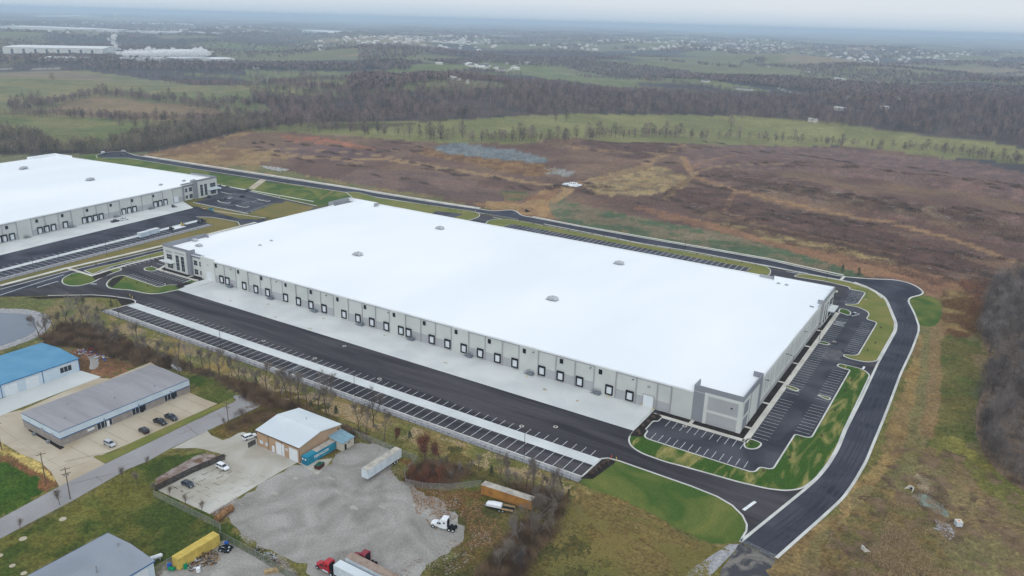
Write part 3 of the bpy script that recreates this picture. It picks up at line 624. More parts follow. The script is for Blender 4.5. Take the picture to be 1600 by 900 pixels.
sheet('truck_yard', campus, Z1, 'asphalt')
sheet('road_stub', rough_edge([(-42.8,194.6),(-43.7,185.9),(-42.1,160.9),(-32.8,167.2),(-32.7,192.8)], .3, 1.5, 3), Z0 - .01, 'asphalt_old')
sheet('gravel_shoulder', [(-45.3,192.2),(-42.6,194),(-45.3,175.9),(-47.1,157.5),(-55,152.2),(-50.2,177.3)], Z0 - .018, 'riprap')
# right hand car park asphalt is fresher and darker
sheet('car_park', [(-93, 234), (-46, 234), (-40.2, 268), (-40.2, 345), (-33, 352), (-33, 368), (-40, 410), (-50, 430), (-53, 462), (-62, 462), (-62, 253), (-93, 253)], Z2, 'asphalt_lot')
# junction wedge to the left
sheet('left_road', [(-427, 170), (-427, 478), (-413, 478), (-413, 170)], Z2, 'asphalt_new')

kmb = MB()
def island(name, p, m, r=3.0, kw=.55, h=.15, z=Z1):
    p = soft(p, r) if r else p
    if poly_area(p) < 0: p = p[::-1]
    i = offset(p, kw)
    ring(kmb, p, i, z, z + h, 0)
    return sheet(name, i, z + h - .02, m)
island('lawn', [(-410.2,208.3),(-415.1,211.4),(-418.5,215.8),(-420.5,221.5),(-417,224.2),(-407.9,223.8),(-410.5,230.5),(-413.5,238.7),(-407.2,240.5),(-404.8,239.3),(-402.6,230.8),(-399.6,223.1),(-397,218.3),(-396.6,214.6),(-396.7,210.5),(-400.1,207.4),(-405.1,206.9)], 'grass_new', 3)
island('lawn', [(-420.2,226.1),(-419.3,244.3),(-420.4,275.8),(-411.3,272.5),(-414.3,248.9),(-414.8,239.2),(-409.8,225.3)], 'grass_olive', 1)
island('lawn', [(-387.4,218.9),(-392.3,222.6),(-396.4,228.4),(-397.2,233.4),(-394.1,234.4),(-362.9,233.4),(-363.5,236.9),(-361.6,239.7),(-358.3,240.8),(-359.8,247.8),(-360.8,252.5),(-356,253.3),(-351.2,236.4),(-352.6,232.2),(-353.6,227.7),(-356.5,224.2),(-361.8,222.7),(-369.7,221.9),(-375.9,219.1),(-381.4,216.9)], 'grass_new', 3)
island('lawn', [(-397.9,247.6),(-399.1,250.4),(-396.6,253.1),(-389.9,252.1),(-389.6,247.1),(-394.2,245.9)], 'grass_bright', 1.5)
isl = []
island('lawn', [(-58.7,254.9),(-55.8,254.8),(-53.6,254.1),(-53.3,252.2),(-53.8,249.3),(-55.6,247.4),(-57.9,247.4),(-59,249.8),(-59.1,252.4)], 'grass_striped', 1.5, z=Z2)
island('lawn', [(-58.6,305),(-58.4,307.6),(-54.8,307.3),(-52.9,305.8),(-53.7,303.5)], 'grass_bright', 1.2, z=Z2)
island('lawn', [(-58.4,361.9),(-58.3,365.3),(-55,365.8),(-53,364.4),(-53.9,361.9)], 'grass_bright', 1.2, z=Z2)
island('lawn', [(-59.2,412.1),(-59.5,418.9),(-55.8,419.2),(-53,415.5),(-53.1,409.6)], 'grass_bright', 1.8, z=Z2)
island('lawn', [(-69.6,449.9),(-66.3,448.9),(-65.8,446),(-68.3,443.4)], 'grass_new', 1, z=Z2)
island('lawn', [(-93.9,460.5),(-91.6,467.7),(-87.4,470.1),(-70,469.6),(-62.9,469.1),(-52,463.1),(-43.1,452.3),(-40.3,444.1),(-32.1,413),(-30.8,401.2),(-31.7,355.9),(-35.2,351.7),(-41.7,351.2),(-45.5,352.7),(-45.9,355),(-40.4,357.3),(-40,408.3),(-45.5,409.6),(-45.3,417.7),(-46.7,422.4),(-52.1,426.8),(-58,426),(-58.7,428),(-53.2,430.9),(-53.1,455.4),(-61.9,455.7),(-62.2,459.6),(-75.6,462.4),(-85.3,461)], 'grass_olive', 3, z=Z2)
island('lawn', [(-45.9,339.8),(-45.4,342.6),(-44.5,343.3),(-40.8,343.4),(-36.9,343.4),(-34.1,341.8),(-31.7,338.1),(-31.5,312.8),(-31.4,281.5),(-30.9,265.3),(-31.4,252.3),(-32.6,241.1),(-34.4,234),(-35.9,231.3),(-38.9,228.3),(-43.9,226.1),(-53,224.6),(-62.5,224),(-72.4,223.2),(-76.7,222.6),(-85.2,223.1),(-89.1,224.5),(-91.9,226.7),(-93.8,230.2),(-94.4,235.9),(-94.3,253.7),(-89.6,252.1),(-89.6,247.9),(-91.2,246.8),(-91,239.4),(-89.9,239.1),(-89.3,233.9),(-50.4,233.3),(-50.2,238.2),(-46.1,238.7),(-45.9,266.7),(-45.3,267.7),(-40.4,267.7),(-40.2,338.6),(-42.3,338.4)], 'grass_striped', 2.5, z=Z2)
island('lawn', [(-46.1,305.1),(-45.6,306.1),(-41,306),(-40.9,303.3),(-43.3,303.3)], 'grass_bright', 1, z=Z2 + .02)
island('lawn', [(-455.7,468.8),(-446.9,474.5),(-421,468.8),(-414.8,469.4),(-333.7,478.1),(-325.8,475.2),(-321.2,468.5),(-319.7,462.2),(-319.9,452),(-342.1,441.8),(-418.6,444)], 'grass_olive', 3)
island('lawn', [(-304.5,450),(-309.1,460.7),(-307.6,469.3),(-297.4,475),(-195,471.5),(-120.9,472),(-112.3,471.9),(-107.6,465.8),(-105.4,456.4),(-107.6,445.6),(-141.3,443.2),(-231,449.4),(-280.5,448.5)], 'grass_olive', 3)
# small back rows of trailer stalls, cut into the verge
sheet('back_stalls', [(-356,461.4),(-333.9,466),(-333.5,451.1),(-352.2,448.7)], Z1 + .16, 'asphalt_lot')
sheet('back_stalls', [(-289.7,462.9),(-191.2,462.7),(-118.3,461.6),(-118.5,449.5),(-188.9,447.7),(-290.4,447.4)], Z1 + .16, 'asphalt_lot')
# grass set apart from the kerbs
def plain(name, p, m, z=.02, r=3): return sheet(name, soft(p, r) if r else p, z, m)
south = [(-95.2,212.4),(-93.6,214),(-90.1,214.5),(-75.8,214),(-64.6,213.8),(-56,212.9),(-50.5,210.9),(-46.4,207.4),(-44.1,203.9),(-43.3,200.7),(-43.3,195),(-48.3,190.1),(-53.6,189.3),(-59.9,190.7),(-70.5,193.3),(-78.7,194.8),(-89.6,194.8),(-95.9,195.7),(-95.7,200.4)]
plain('lawn', rough_edge(south, .3, 1.1, 6), 'grass_bright', .045, 0)
plain('lawn', [(-30.9,459.4),(-26.3,469.5),(-21.3,469.9),(-16.2,462.1),(-14.1,445.4),(-13.9,429.6),(-15.3,420),(-17.8,417),(-21.6,417.4),(-25.9,434.4),(-30.7,452.6)], 'grass_bright', .022)
plain('lawn', [(-482.7,213.2),(-431.6,188.2),(-433.9,223.1),(-433,255.7),(-433,286),(-433.5,325.4),(-436.2,345.3),(-442.5,349.4),(-457.3,349.5),(-468.7,347.6),(-478.3,341.1),(-471.2,338.4),(-460.9,339.4),(-451.8,335.1),(-439.2,242.6),(-435.9,190.3)][0:0] or [(-430,169.2),(-430.6,187.7),(-432.8,222.4),(-431.8,255),(-431.8,285.1),(-432.2,324.4),(-435.8,343.4),(-444.5,347.8),(-455.8,348.3),(-467.1,346.4),(-476.8,341.1),(-451.8,335.1),(-440.4,243.3),(-438.1,191.3),(-438.3,172.9)], 'grass_tan', .022, 0)
plain('lawn', [(-519.7,364.2),(-517.9,368.5),(-491.4,365.2),(-436.6,368.5),(-438.8,361.9),(-448.8,356.3),(-483,358.7)], 'grass_tan', .09, 0)
plain('lawn', [(-456.1,370.2),(-458.4,378.6),(-463.3,407.4),(-467.4,415.6),(-434.6,414),(-426.1,391.8),(-432.9,373.9),(-444.4,369.5)], 'grass_tan', .09, 0)
plain('lawn', [(-567.2,427.2),(-606.9,451.3),(-598.1,454.8),(-512.5,459),(-433.7,467.8),(-431.7,450.9),(-434.8,419.4),(-446.3,421.3),(-491.7,419.8),(-520.3,418.5),(-553.4,417.7)], 'grass_bright', .022, 0)
plain('dirt_path', [(-527.1,429.4),(-519.6,428.9),(-542.8,462.7),(-549.2,461.1)], 'concrete_warm', .04, 0)
plain('dirt_path', [(-453.6,435.9),(-450.1,435.8),(-464.3,465),(-468,465.2)], 'grass_tan', .04, 0)
plain('lawn', [(-754.3,462.1),(-726.4,450.9),(-612,455.2),(-597.8,451.1),(-563.8,426.5),(-577.2,418.8),(-680.7,421.3),(-772.2,426.4),(-772.6,446.3)], 'grass_new', .02, 0)
# mulch beds
for p in ([(-387.6,220),(-394.9,227.4),(-395.2,232.8),(-392.8,233.2),(-381.3,218.9)], [(-408.2,223.6),(-410.5,229.8),(-408.3,234.4),(-404.3,233.8),(-400.6,225.9),(-399.5,220.5)], [(-358.5,239.4),(-359.2,246.9),(-353.3,247.3),(-352.4,238.1)]):
    sheet('mulch_bed', p, Z1 + .15, 'mulch')
plain('mulch_bed', [(-401.5,185.5),(-378.5,206.2),(-366.8,211.6),(-359.5,213.5),(-354.5,213.7),(-350.9,211.7),(-353.1,206),(-362.9,209.8),(-372.9,206.5),(-381.1,199.8),(-393.5,187.5)], 'mulch', .06, 0)
plain('mulch_bed', [(-95.1,212.2),(-93.5,213.8),(-90.7,213.8),(-90.5,212.4),(-92.1,199.7),(-95.3,197.9),(-95.7,200.4)], 'mulch', .07, 0)
sheet('mulch_bed', [(-94.2,235.4),(-94.2,252.9),(-90,251.9),(-90,248.2),(-91.6,247.1),(-91.4,239.7),(-90.3,238.8),(-89.9,234),(-93.8,231.8)], Z2 + .16, 'mulch')
sheet('mulch_bed', [(-92, 253.2), (-80, 253.2), (-80, 256.3), (-92, 256.3)], Z3 + .03, 'mulch')
sheet('mulch_bed', [(-79, 253.2), (-59.8, 253.2), (-59.8, 405), (-62.4, 405), (-62.4, 256.2), (-79, 256.2)], Z3 + .03, 'mulch')
sheet('mulch_bed', [(-390.5, 252.6), (-366, 252.6), (-366, 256.0), (-390.5, 256.0)], Z3 + .03, 'mulch')
sheet('mulch_bed', [(-364.5, 252.6), (-357.5, 252.6), (-357.5, 256.0), (-364.5, 256.0)], Z3 + .03, 'mulch')
# concrete: dock apron, ramps, dolly strips, walks
sheet('dock_apron', [(-352.5, 236.3), (-94.5, 236.3), (-94.5, 256.3), (-352.5, 256.3)], Z2, 'concrete')
sheet('dolly_strip', [(-350.5, 207.2), (-95.6, 207.2), (-95.6, 212.3), (-350.5, 212.3)], Z2, 'concrete_strip')
sheet('riprap_band', [(-353.5, 195.6), (-95.0, 195.6), (-95.0, 198.7), (-353.5, 198.7)], .05, 'riprap')
wmb = MB()
strip(wmb, [(-92.5, 252.2), (-59.4, 252.2)], 1.9, Z2, Z2 + .15)
strip(wmb, [(-59.0, 251.2), (-59.0, 411)], 2.0, Z2, Z2 + .15)
for yy in (262.5, 286, 309, 332, 355, 379): strip(wmb, [(-62.4, yy), (-60.0, yy)], 1.2, Z2, Z2 + .15)
strip(wmb, [(-79.5, 256.2), (-79.5, 253.2)], 1.3, Z2, Z2 + .15)
strip(wmb, [(-391.5, 251.6), (-357, 251.6)], 1.7, Z2, Z2 + .15); strip(wmb, [(-365.3, 256), (-365.3, 252.4)], 1.2, Z2, Z2 + .15)
strip(wmb, [(-429,186.9),(-431.6,221.8),(-430.6,254.2),(-430.5,284.2),(-431.4,318.7),(-432.4,356.3)], 2.6, Z0, Z0 + .12)
strip(wmb, [(-432.8,223.2),(-407.9,223.8),(-411.5,247.1),(-411.3,270.8)], 1.8, Z2, Z2 + .16)
strip(wmb, [(-389.9,252.1),(-394.7,260.7)], 1.8, Z2, Z2 + .16)
strip(wmb, [(-726.8,468.4),(-635.9,473.6),(-535.7,480.3),(-456.2,484.6),(-428.4,485),(-365,487.7),(-336,489.9)], 3.6, Z0, Z0 + .1)
strip(wmb, [(-290.2,492.1),(-250,489.8),(-203.1,489.9),(-116,489.6),(-69.5,482.1)], 1.8, Z0, Z0 + .1)
strip(wmb, [(-61.5,470.9),(-54.6,466.7),(-48.6,460.2),(-43.5,450.7)], 1.8, Z2, Z2 + .17)
strip(wmb, [(-556.5,422),(-512.5,424.9),(-449.7,427.3)], 1.6, Z0, Z0 + .1)
wmb.build('footpath', 'walk')['kind'] = 'structure'
sheet('crosswalk_slab', [(-69.9,471.1),(-69.3,480.7),(-67.8,480.3),(-68.2,471)], Z2 + .01, 'walk')
# kerb lines along the roads
strip(kmb, soft(ring_out, 4, False), .9, Z0, Z0 + .15)
strip(kmb, soft(ring_in[:20], 4, False), .9, Z1, Z1 + .15)
strip(kmb, ring_in[20:], .6, Z1, Z1 + .12)
strip(kmb, [(-747.3,432.3),(-762,439.9),(-771.6,452.4),(-770.5,464),(-762.1,471.3),(-748.5,467.3)], .6, Z0, Z0 + .12)
strip(kmb, [(-352.3, 199), (-95.6, 199)], .5, Z1, Z1 + .15)
strip(kmb, [(-95.6, 199)] + [(-95.3,212.5),(-93.7,214.1),(-90.2,214.6),(-75.9,214.2),(-64.6,213.9),(-56,213),(-50.6,211),(-46.4,207.6),(-44,203.9),(-43.2,200.8),(-43.2,195.1)], .55, Z1, Z1 + .15)
strip(kmb, [(-395,193),(-378.7,206.4),(-369.2,211),(-361.6,213.1),(-356.9,214.2),(-353.2,213.5),(-350.9,211.7),(-352.2,199.4)], .5, Z1, Z1 + .15)
strip(kmb, [(-422.8,183.9),(-425.5,218.4),(-425.3,250.9),(-424.9,280.3)], .6, Z2, Z2 + .13)
strip(kmb, [(-434.4,344.4),(-442.5,349.4),(-455.1,348.8),(-467.9,347),(-476.8,341.1)], .5, Z0, Z0 + .15)
# gate gutter
kmb.build('kerb', 'kerb')['kind'] = 'structure'

pm = MB()
def seg(a, b, w=.16, z=Z3 + .012): ribbon(pm, [a, b], w, z)
# trailer stalls in front: 3.66 m pitch, ticks carried across the dolly strip
x = -95.6 - 3.66
k = 0
while x > -346:
    seg((x, 199.4), (x, 207.1), .17); seg((x, 207.1), (x, 212.4), .1); seg((x, 212.4), (x, 216.2), .17)
    x -= 3.66; k += 1
for q in range(9): seg((-262.6 + q * .0, 0), (-262.6, 0.01)) if False else None
hx = [(-233.4,206.1)][0]
for q in range(7): seg((-232.2, 200.0 + q), (-228.8, 200.8 + q), .14)
# car stalls, right side: nose-in rows of 2.74 m
def rowx(x0, x1, ys, w=.14):
    for y in ys: seg((x0, y), (x1, y), w)
def arange(a, b, s):
    o = []; v = a
    while v <= b + 1e-6: o.append(v); v += s
    return o
rowx(-57.8, -52.4, arange(257.4, 295.5, 2.743)); rowx(-57.8, -52.4, arange(301.0, 359.0, 2.743)); rowx(-57.8, -52.4, arange(364.5, 404, 2.743))
rowx(-46.3, -41.0, arange(270.6, 296, 2.743)); rowx(-46.3, -41.0, arange(302, 336, 2.743)); rowx(-46.3, -41.0, arange(360, 406, 2.743))
rowx(-60, -55, arange(432, 456, 2.743)); rowx(-55.5, -50.5, arange(430, 452, 2.743))
for q in range(5): seg((-57.6, 392.6 + q * 1.0), (-53.0, 393.8 + q * 1.0), .25)
seg((-57.8, 397.9), (-52.4, 397.9), .3); seg((-57.8, 392.4), (-52.4, 392.4), .3)
# south lot
for i in range(13): seg((-87.0 + i * 2.74, 234.3), (-87.0 + i * 2.74, 239.3), .15)
for i in range(11): seg((-86.3 + i * 2.74, 245.8), (-86.3 + i * 2.74, 251.0), .15)
# left office lot (stalls in front of the entrance)
for i in range(12): seg((-388 + i * 2.74, 245.2), (-388 + i * 2.74, 250.4), .24)
for i in range(11): seg((-393 + i * 2.74, 234.2), (-393 + i * 2.74, 239.2), .24)
for i in range(14): seg((-412.6, 238 + i * 2.9), (-407.4, 238 + i * 2.9), .26)
for i in range(5): seg((-400.5, 258 + i * 2.9), (-395.3, 258 + i * 2.9), .24)
# back stalls
for i in range(52): seg((-291 + i * 3.66, 452.6), (-291 + i * 3.66, 462.6), .22, Z1 + .2) if i < 48 else None
# road lines
ribbon(pm, [(-410.6,166.1),(-413.9,179.5),(-417.9,197.2),(-421.2,215.9)], .5, Z3 + .012); ribbon(pm, [(-411.3,196.3),(-413,208.2)], .6, Z3 + .012)
ribbon(pm, [(-395.5,215.7),(-392.7,217.2)], .9, Z3 + .04)
ribbon(pm, [(-327.9,477.4),(-294.2,478.8)], .35, Z3 + .01); ribbon(pm, [(-312.2,472),(-304.7,471.7)], .6, Z3 + .01)
ribbon(pm, [(-99.1,468.2),(-90.8,469)], .5, Z3 + .01); ribbon(pm, [(-116.3,473.8),(-88,472.7)], .35, Z3 + .01)
ribbon(pm, [(-47,210.5),(-45.3,217.1)], 1.0, Z3 + .01)
ribbon(pm, [(-35.6,343.2),(-35.5,346.5)], .9, Z3 + .01)
# left warehouse stalls
W0, W1 = Vector([(-457.3,200.8)][0]), Vector([(-468.8,335.5)][0]); K0, K1 = Vector([(-441.9,193.2)][0]), Vector([(-453.8,333.5)][0])
wu = (W1 - W0).normalized(); wn_ = Vector((wu.y, -wu.x))
sheet('truck_yard', [tuple(W0 - wu * 45 - wn_ * 30), tuple(W1 + wu * 2 - wn_ * 34), *[(-503.5,374.6),(-436.6,368.5),(-436,407.5),(-434.6,414),(-469.1,417.2),(-470.4,407.4),(-458.7,370.7),(-517.9,368.5)][:0], *[(-503,358.5),(-502.9,363.9),(-484.7,360),(-438.8,361.9),(-436.3,371.1),(-424.5,352.3),(-434.1,344.7),(-442.8,349.2),(-455.8,348.3),(-467.1,346.4),(-476.2,341.6)], tuple(K1 + wn_ * 1), tuple(K0 - wu * 45 + wn_ * 1)], Z0 + .012, 'asphalt_new')
sheet('dolly_strip', [tuple(W0 - wu * 45), tuple(W1 + wu * 0), tuple(W1 + wn_ * 4.2), tuple(W0 - wu * 45 + wn_ * 4.2)], Z1 + .02, 'concrete_strip')
sheet('riprap_band', [tuple(K0 - wu * 45), tuple(K1), tuple(K1 + wn_ * 5.5), tuple(K0 - wu * 45 + wn_ * 5.5)], Z1 + .02, 'riprap')
n = int((W1 - W0 + wu * 45).length / 3.66)
kl = (K0 - W0).dot(wn_)
for i in range(n):
    a = W0 - wu * 44 + wu * 3.66 * i
    if i > n - 9: continue
    seg(tuple(a - wn_ * 4), tuple(a), .18, Z1 + .05); seg(tuple(a + wn_ * 4.3), tuple(a + wn_ * (kl - .3)), .18, Z1 + .05)
sheet('dock_apron', [(-483.1,193.1),(-484.7,214.2),(-501.2,357.2),(-527.1,366.7),(-509.5,226.4),(-506.8,203.8)], Z1 + .02, 'concrete')
sheet('car_park', [(-553,418),(-520.3,418.5),(-467.4,415.6),(-434.6,414),(-426.1,391.8),(-456.1,370.2),(-517.9,368.5),(-527.1,369.6),(-528.1,399.1)][:0] + [(-559.8,422.7),(-524.2,421.7),(-470.8,418.7),(-435.1,416.4),(-430.8,408.9),(-460.7,409.5),(-468.7,405.9),(-457.1,369.4),(-515.4,367.7),(-526.5,397.3)], Z0 + .016, 'asphalt_lot')
lot_a, lot_b = Vector([(-471.8,367.8)][0]), Vector([(-533.6,404.1)][0])
for row, (p, q) in enumerate(([(-513.6,366.4),(-460.8,369)], [(-513.6,395.6),(-471,395.5)], [(-519.4,406.3),(-474.1,404.4)], [(-483.9,390.6),(-482.7,412)], [(-457.8,368.8),(-466.3,405)])):
    p, q = Vector(p), Vector(q); d = (q - p).normalized(); nn = Vector((-d.y, d.x)) * 4.6
    for i in range(int((q - p).length / 2.8)): seg(tuple(p + d * 2.8 * i), tuple(p + d * 2.8 * i + nn), .2, Z1 + .05)
pm.build('parking_markings', 'paint')['kind'] = 'structure'
lk = MB()
for pts in ([(-507.9,383.9),(-502,381.5),(-494.1,382.3),(-495.2,385.6)], [(-485.1,382.6),(-480.2,381),(-472.6,381.8),(-474.5,385.7)], [(-488.2,406),(-484.1,404.9),(-476.5,405.3),(-476.8,408)], [(-531.7,405.7),(-523,404.9),(-518,405.9)], [(-484.7,360),(-436.6,368.5)], [(-516.3,368.4),(-456.4,369.9)], [(-560.5,423.9),(-471.7,419.5),(-436.6,417.9)]):
    strip(lk, soft(pts, 2, False), .7, Z0, Z0 + .16)
lk.build('kerb', 'kerb')['kind'] = 'structure'
sheet('paving_patch', rough_edge(blob(-49.5, 352, 4.2, 8, 3, 16), .5, 1.2, 3), Z2 + .012, 'asphalt_dusty'); sheet('paving_patch', [(-53.4, 364.5), (-50.4, 364.5), (-50.4, 368), (-53.4, 368)], Z2 + .02, 'asphalt')
# manholes and drains
for i, (px, lab) in enumerate(zip([(-263.1,215.9),(-231.3,215.6),(-230.5,232.4),(-196,216.3),(-128.8,216.1),(-118.6,222.7),(-80.5,250.3),(-52.2,368.8)], ['under'] * 8)):
    mb = MB(); mb.tube((0, 0, 0), (0, 0, .03), .85, n=14, mi=0); mb.tube((0, 0, .031), (0, 0, .04), .5, n=12, mi=1)
    o = mb.build('manhole_cover', ['walk', 'black'], loc=(px[0], px[1], Z2 + .01)); struct(o)
# ------------------------------------------------------------------ the older business park, lower left
street = [(-216.7,58.2),(-228.7,62.9),(-221.4,85),(-223.8,103.3),(-224.6,118),(-225.1,134.1),(-225.8,148.7),(-226.3,170),(-227,171.4),(-230.1,172.5),(-230.4,173.6),(-229.1,175.2),(-225.5,176.4),(-221.9,177),(-218.5,176.2),(-217.1,175.3),(-215.9,173),(-216.3,150.4),(-216.2,136.3),(-215.2,127.2),(-216,120.1),(-213.4,101.1),(-212,80.4)]
sheet('street', street, Z1, 'street')
sheet('concrete_yard', [(-287.8,86),(-284.9,116.2),(-282.3,122.8),(-286.6,152.7),(-281.2,155.2),(-282.6,173.7),(-252.5,170),(-245.7,165.3),(-236.8,165.1),(-230,165.5),(-230,129.7),(-230.3,124.9),(-230.4,120.9),(-231.7,119.5),(-231.7,118.5),(-223.9,118.3),(-223.7,103.2),(-227.3,104.2),(-233.5,106.1),(-242.2,107.4),(-253.1,106.5),(-265.6,106.7),(-270.6,79.3)], Z0, 'concrete_warm')
sheet('concrete_yard', [(-292.7,99.3),(-297.1,122.2),(-298.9,152.7),(-285.6,154.2),(-284.4,122.5),(-282.4,94.9)], Z0 + .012, 'concrete')
sheet('concrete_yard', [(-216.3,150.4),(-212.7,149.2),(-206.7,149.2),(-206,151.8),(-206.3,155.3),(-205.6,156.9),(-199.6,157.3),(-195.9,154.7),(-175.6,154),(-175.9,146.7),(-175.2,119.7),(-198.1,118.6),(-197.3,143.5),(-207,141.8),(-209.9,140.7),(-215.8,136)], Z0 + .006, 'concrete_old')
sheet('concrete_yard', [(-175.9,153.7),(-174.9,154.4),(-168.2,162),(-166.7,158.2),(-165,152.1)], Z0 + .01, 'concrete_old')
sheet('gravel_lot', rough_edge(smooth([(-175.9,146.7),(-175.3,153.7),(-164.3,158.1),(-169.3,163.2),(-168.8,174.8),(-160.5,178.5),(-151.8,175.5),(-147.9,165.8),(-137.1,163.6),(-128.7,163),(-121.2,162.1),(-113.1,158.1),(-107.9,153.3),(-108.1,145.7),(-110.2,136.2),(-107.5,127.5),(-104,113.8),(-111.9,113.5),(-128.8,117.4),(-139.9,119.1),(-153.5,117.9),(-170.9,121.6),(-175,128.1)], 2), .7, 1.6, 4), Z0 - .008, 'gravel')
sheet('scrap_yard_floor', smooth([(-165.2,95.5),(-161.2,101.3),(-164.1,114.7),(-154.2,114.1),(-140.1,114.8),(-121.8,114.9),(-125.7,94.1),(-152.4,86)], 1), Z0 - .01, 'gravel')
sheet('gravel_drive', smooth([(-295.7,155),(-293.9,157.1),(-297.8,161.1),(-306.9,165),(-311.3,164.3),(-317.3,165),(-318.6,164.1),(-309.2,162.5),(-301.9,159.8)], 2), Z0 - .006, 'gravel')
sheet('gravel_bank', [(-204.2,122.1),(-198.1,118.6),(-197,143.3),(-204.6,139.9),(-205.6,137.8)], Z0 - .004, 'gravel_brown')
sheet('gravel_bed', [(-175.2,119.7),(-170.4,119.7),(-168.9,125.2),(-171.8,131.1),(-175.5,128.6)], Z0 - .012, 'gravel_brown')
# joints, cracks and wheel tracks in the old concrete and gravel
jm = MB(); r2 = random.Random(12)
def wander(a, b, w, amp, z=Z2):
    n = 9; pts = [(a[0] + (b[0] - a[0]) * i / n + r2.gauss(0, amp), a[1] + (b[1] - a[1]) * i / n + r2.gauss(0, amp)) for i in range(n + 1)]; ribbon(jm, pts, w, z, 0)
c0, c1, c2, c3 = [Vector(p) for p in [(-196.2,121.6),(-194.7,137.7),(-175.8,144.5),(-176.8,120.5)]]
for i in range(7):
    t = (i + .4) / 7; a, b = c0.lerp(c1, t), c3.lerp(c2, t)
    for s in range(5):
        if r2.random() < .7: wander(a.lerp(b, s / 5), a.lerp(b, (s + r2.uniform(.3, .8)) / 5), r2.uniform(.08, .3) if s < 3 and i < 5 else .07, .07)
    a, b = c0.lerp(c3, t), c1.lerp(c2, t)
    for s in range(5):
        if r2.random() < .7: wander(a.lerp(b, s / 5), a.lerp(b, (s + r2.uniform(.3, .8)) / 5), r2.uniform(.08, .28) if i < 3 else .07, .07)
for pts in ([(-216.2,136.3),(-210,139.6)], [(-211.3,85.1),(-212.2,101.9)], [(-221.8,143.3),(-221.3,148)], [(-219.9,112.4),(-216,112.1)], [(-225.8,148.7),(-216.2,146.7)], [(-222.2,105.7),(-217.6,116.3)], [(-227.7,128.2),(-236.2,111.6)], [(-225.8,153.9),(-226.3,162.5)], [(-223.9,160.6),(-217.7,159.1)]): wander(pts[0], pts[1], .12, .12, Z2 + .01)
for k in range(5):
    x = -236 + k * 0; wander((-262 + k * 7, 100), (-262 + k * 7, 112), .06, .05)
for k in range(8): wander((-244.5, 118 + k * 6.2), (-231, 118 + k * 6.2), .07, .03)
jm.build('pavement_joints', 'joint_dark')['kind'] = 'structure'
lm = MB(); cl_ = soft([(-37.8,194),(-30.3,219.5),(-25.8,246.3),(-24.8,276),(-25.9,314.7),(-25,356.5),(-25.6,407.1),(-31.3,442.2),(-39.2,468.6),(-50.5,477),(-67.4,474.5),(-94,479.3),(-155.3,483),(-244.5,481.4),(-311.2,479.1),(-355.7,475.3),(-420.3,475.7),(-524.9,470.4),(-622.4,463.3)], 12, False)
def side_line(p, d):
    o = []
    for i, b in enumerate(p):
        a, c = Vector(p[max(i - 1, 0)]), Vector(p[min(i + 1, len(p) - 1)]); t = (c - a).normalized(); o.append((b[0] - t.y * d, b[1] + t.x * d))
    return o
for d_, w_ in ((-2.9, .7), (-1.2, .6), (1.2, .7), (2.9, .6)): ribbon(lm, side_line(cl_, d_), w_, Z2 + .006, 0)
ribbon(lm, cl_, .12, Z2 + .012, 1)
for k in range(26):
    yy = r2.uniform(217.5, 235); xa = r2.uniform(-345, -130); ribbon(lm, [(xa, yy), (xa + r2.uniform(20, 70), yy + r2.uniform(-2, 2))], r2.uniform(.25, .6), Z1 + .004 + k * .0004, 2)
for yy in (220.4, 224.6, 228.8, 233.0): ribbon(lm, [(-348, yy), (-97, yy)], .1, Z1 + .018, 1)
lm.build('paving_lanes', ['road_lane', 'black', 'yard_lane'])['kind'] = 'structure'
for k in range(9): sheet('oil_stain', blob(r2.uniform(-340, -110), r2.uniform(238, 253), r2.uniform(.5, 1.4), r2.uniform(.4, 1), k), Z2 + .006, 'concrete_warm')
tm = MB()
for k in range(0):
    cx, cy = r2.choice([(-140.8,144.7),(-156.9,137.4),(-124.8,137.6),(-156.4,150.1),(-121.2,147.1)]); a0 = r2.uniform(0, 6.28); R = r2.uniform(8, 26); da = r2.uniform(.3, .9); pts = []
    for i in range(9): a = a0 + da * i / 8; pts.append((cx + R * math.cos(a), cy + R * .8 * math.sin(a)))
    if all(inside([p[0]], [p[1]], [(-173.1,147.3),(-162.9,156.7),(-165.8,171.6),(-148,167.1),(-122.8,161),(-112.3,153.2),(-113,134.3),(-116.6,118.5),(-138.1,121.9),(-158,121.7),(-170.7,127.9)])[0] for p in pts):
        for o_ in (0, 1.9): ribbon(tm, [(p[0] + o_ * .7, p[1] + o_ * .7) for p in pts], r2.uniform(.25, .5), Z0 - .002 + k * .0002, 0)

for i, p in enumerate([(-143.4,145.6),(-136.9,150.5),(-160.4,153),(-167.9,137.5),(-169.2,146.9),(-129.7,151.6),(-129,156.7)]): sheet('pale_patch', rough_edge(blob(p[0], p[1], r2.uniform(.8, 1.8), r2.uniform(.5, 1.0), i), .1, .5, i), Z0 + .012, 'gravel_pale')
sheet('mulch_bed', [(-266.1,115.9),(-266,117.1),(-244.8,116.7),(-244.4,115)], Z1, 'mulch')
vm = [(-230,120.7),(-231.7,118.5),(-229.1,118.4),(-225,118.2),(-225.5,134.4),(-226.2,149),(-226.8,170.3),(-229.6,171.5),(-229.3,166.6),(-230,129.7),(-229.6,124.9)]
sheet('grass_verge', soft(vm, 1.5), Z1 - .005, 'grass_olive')
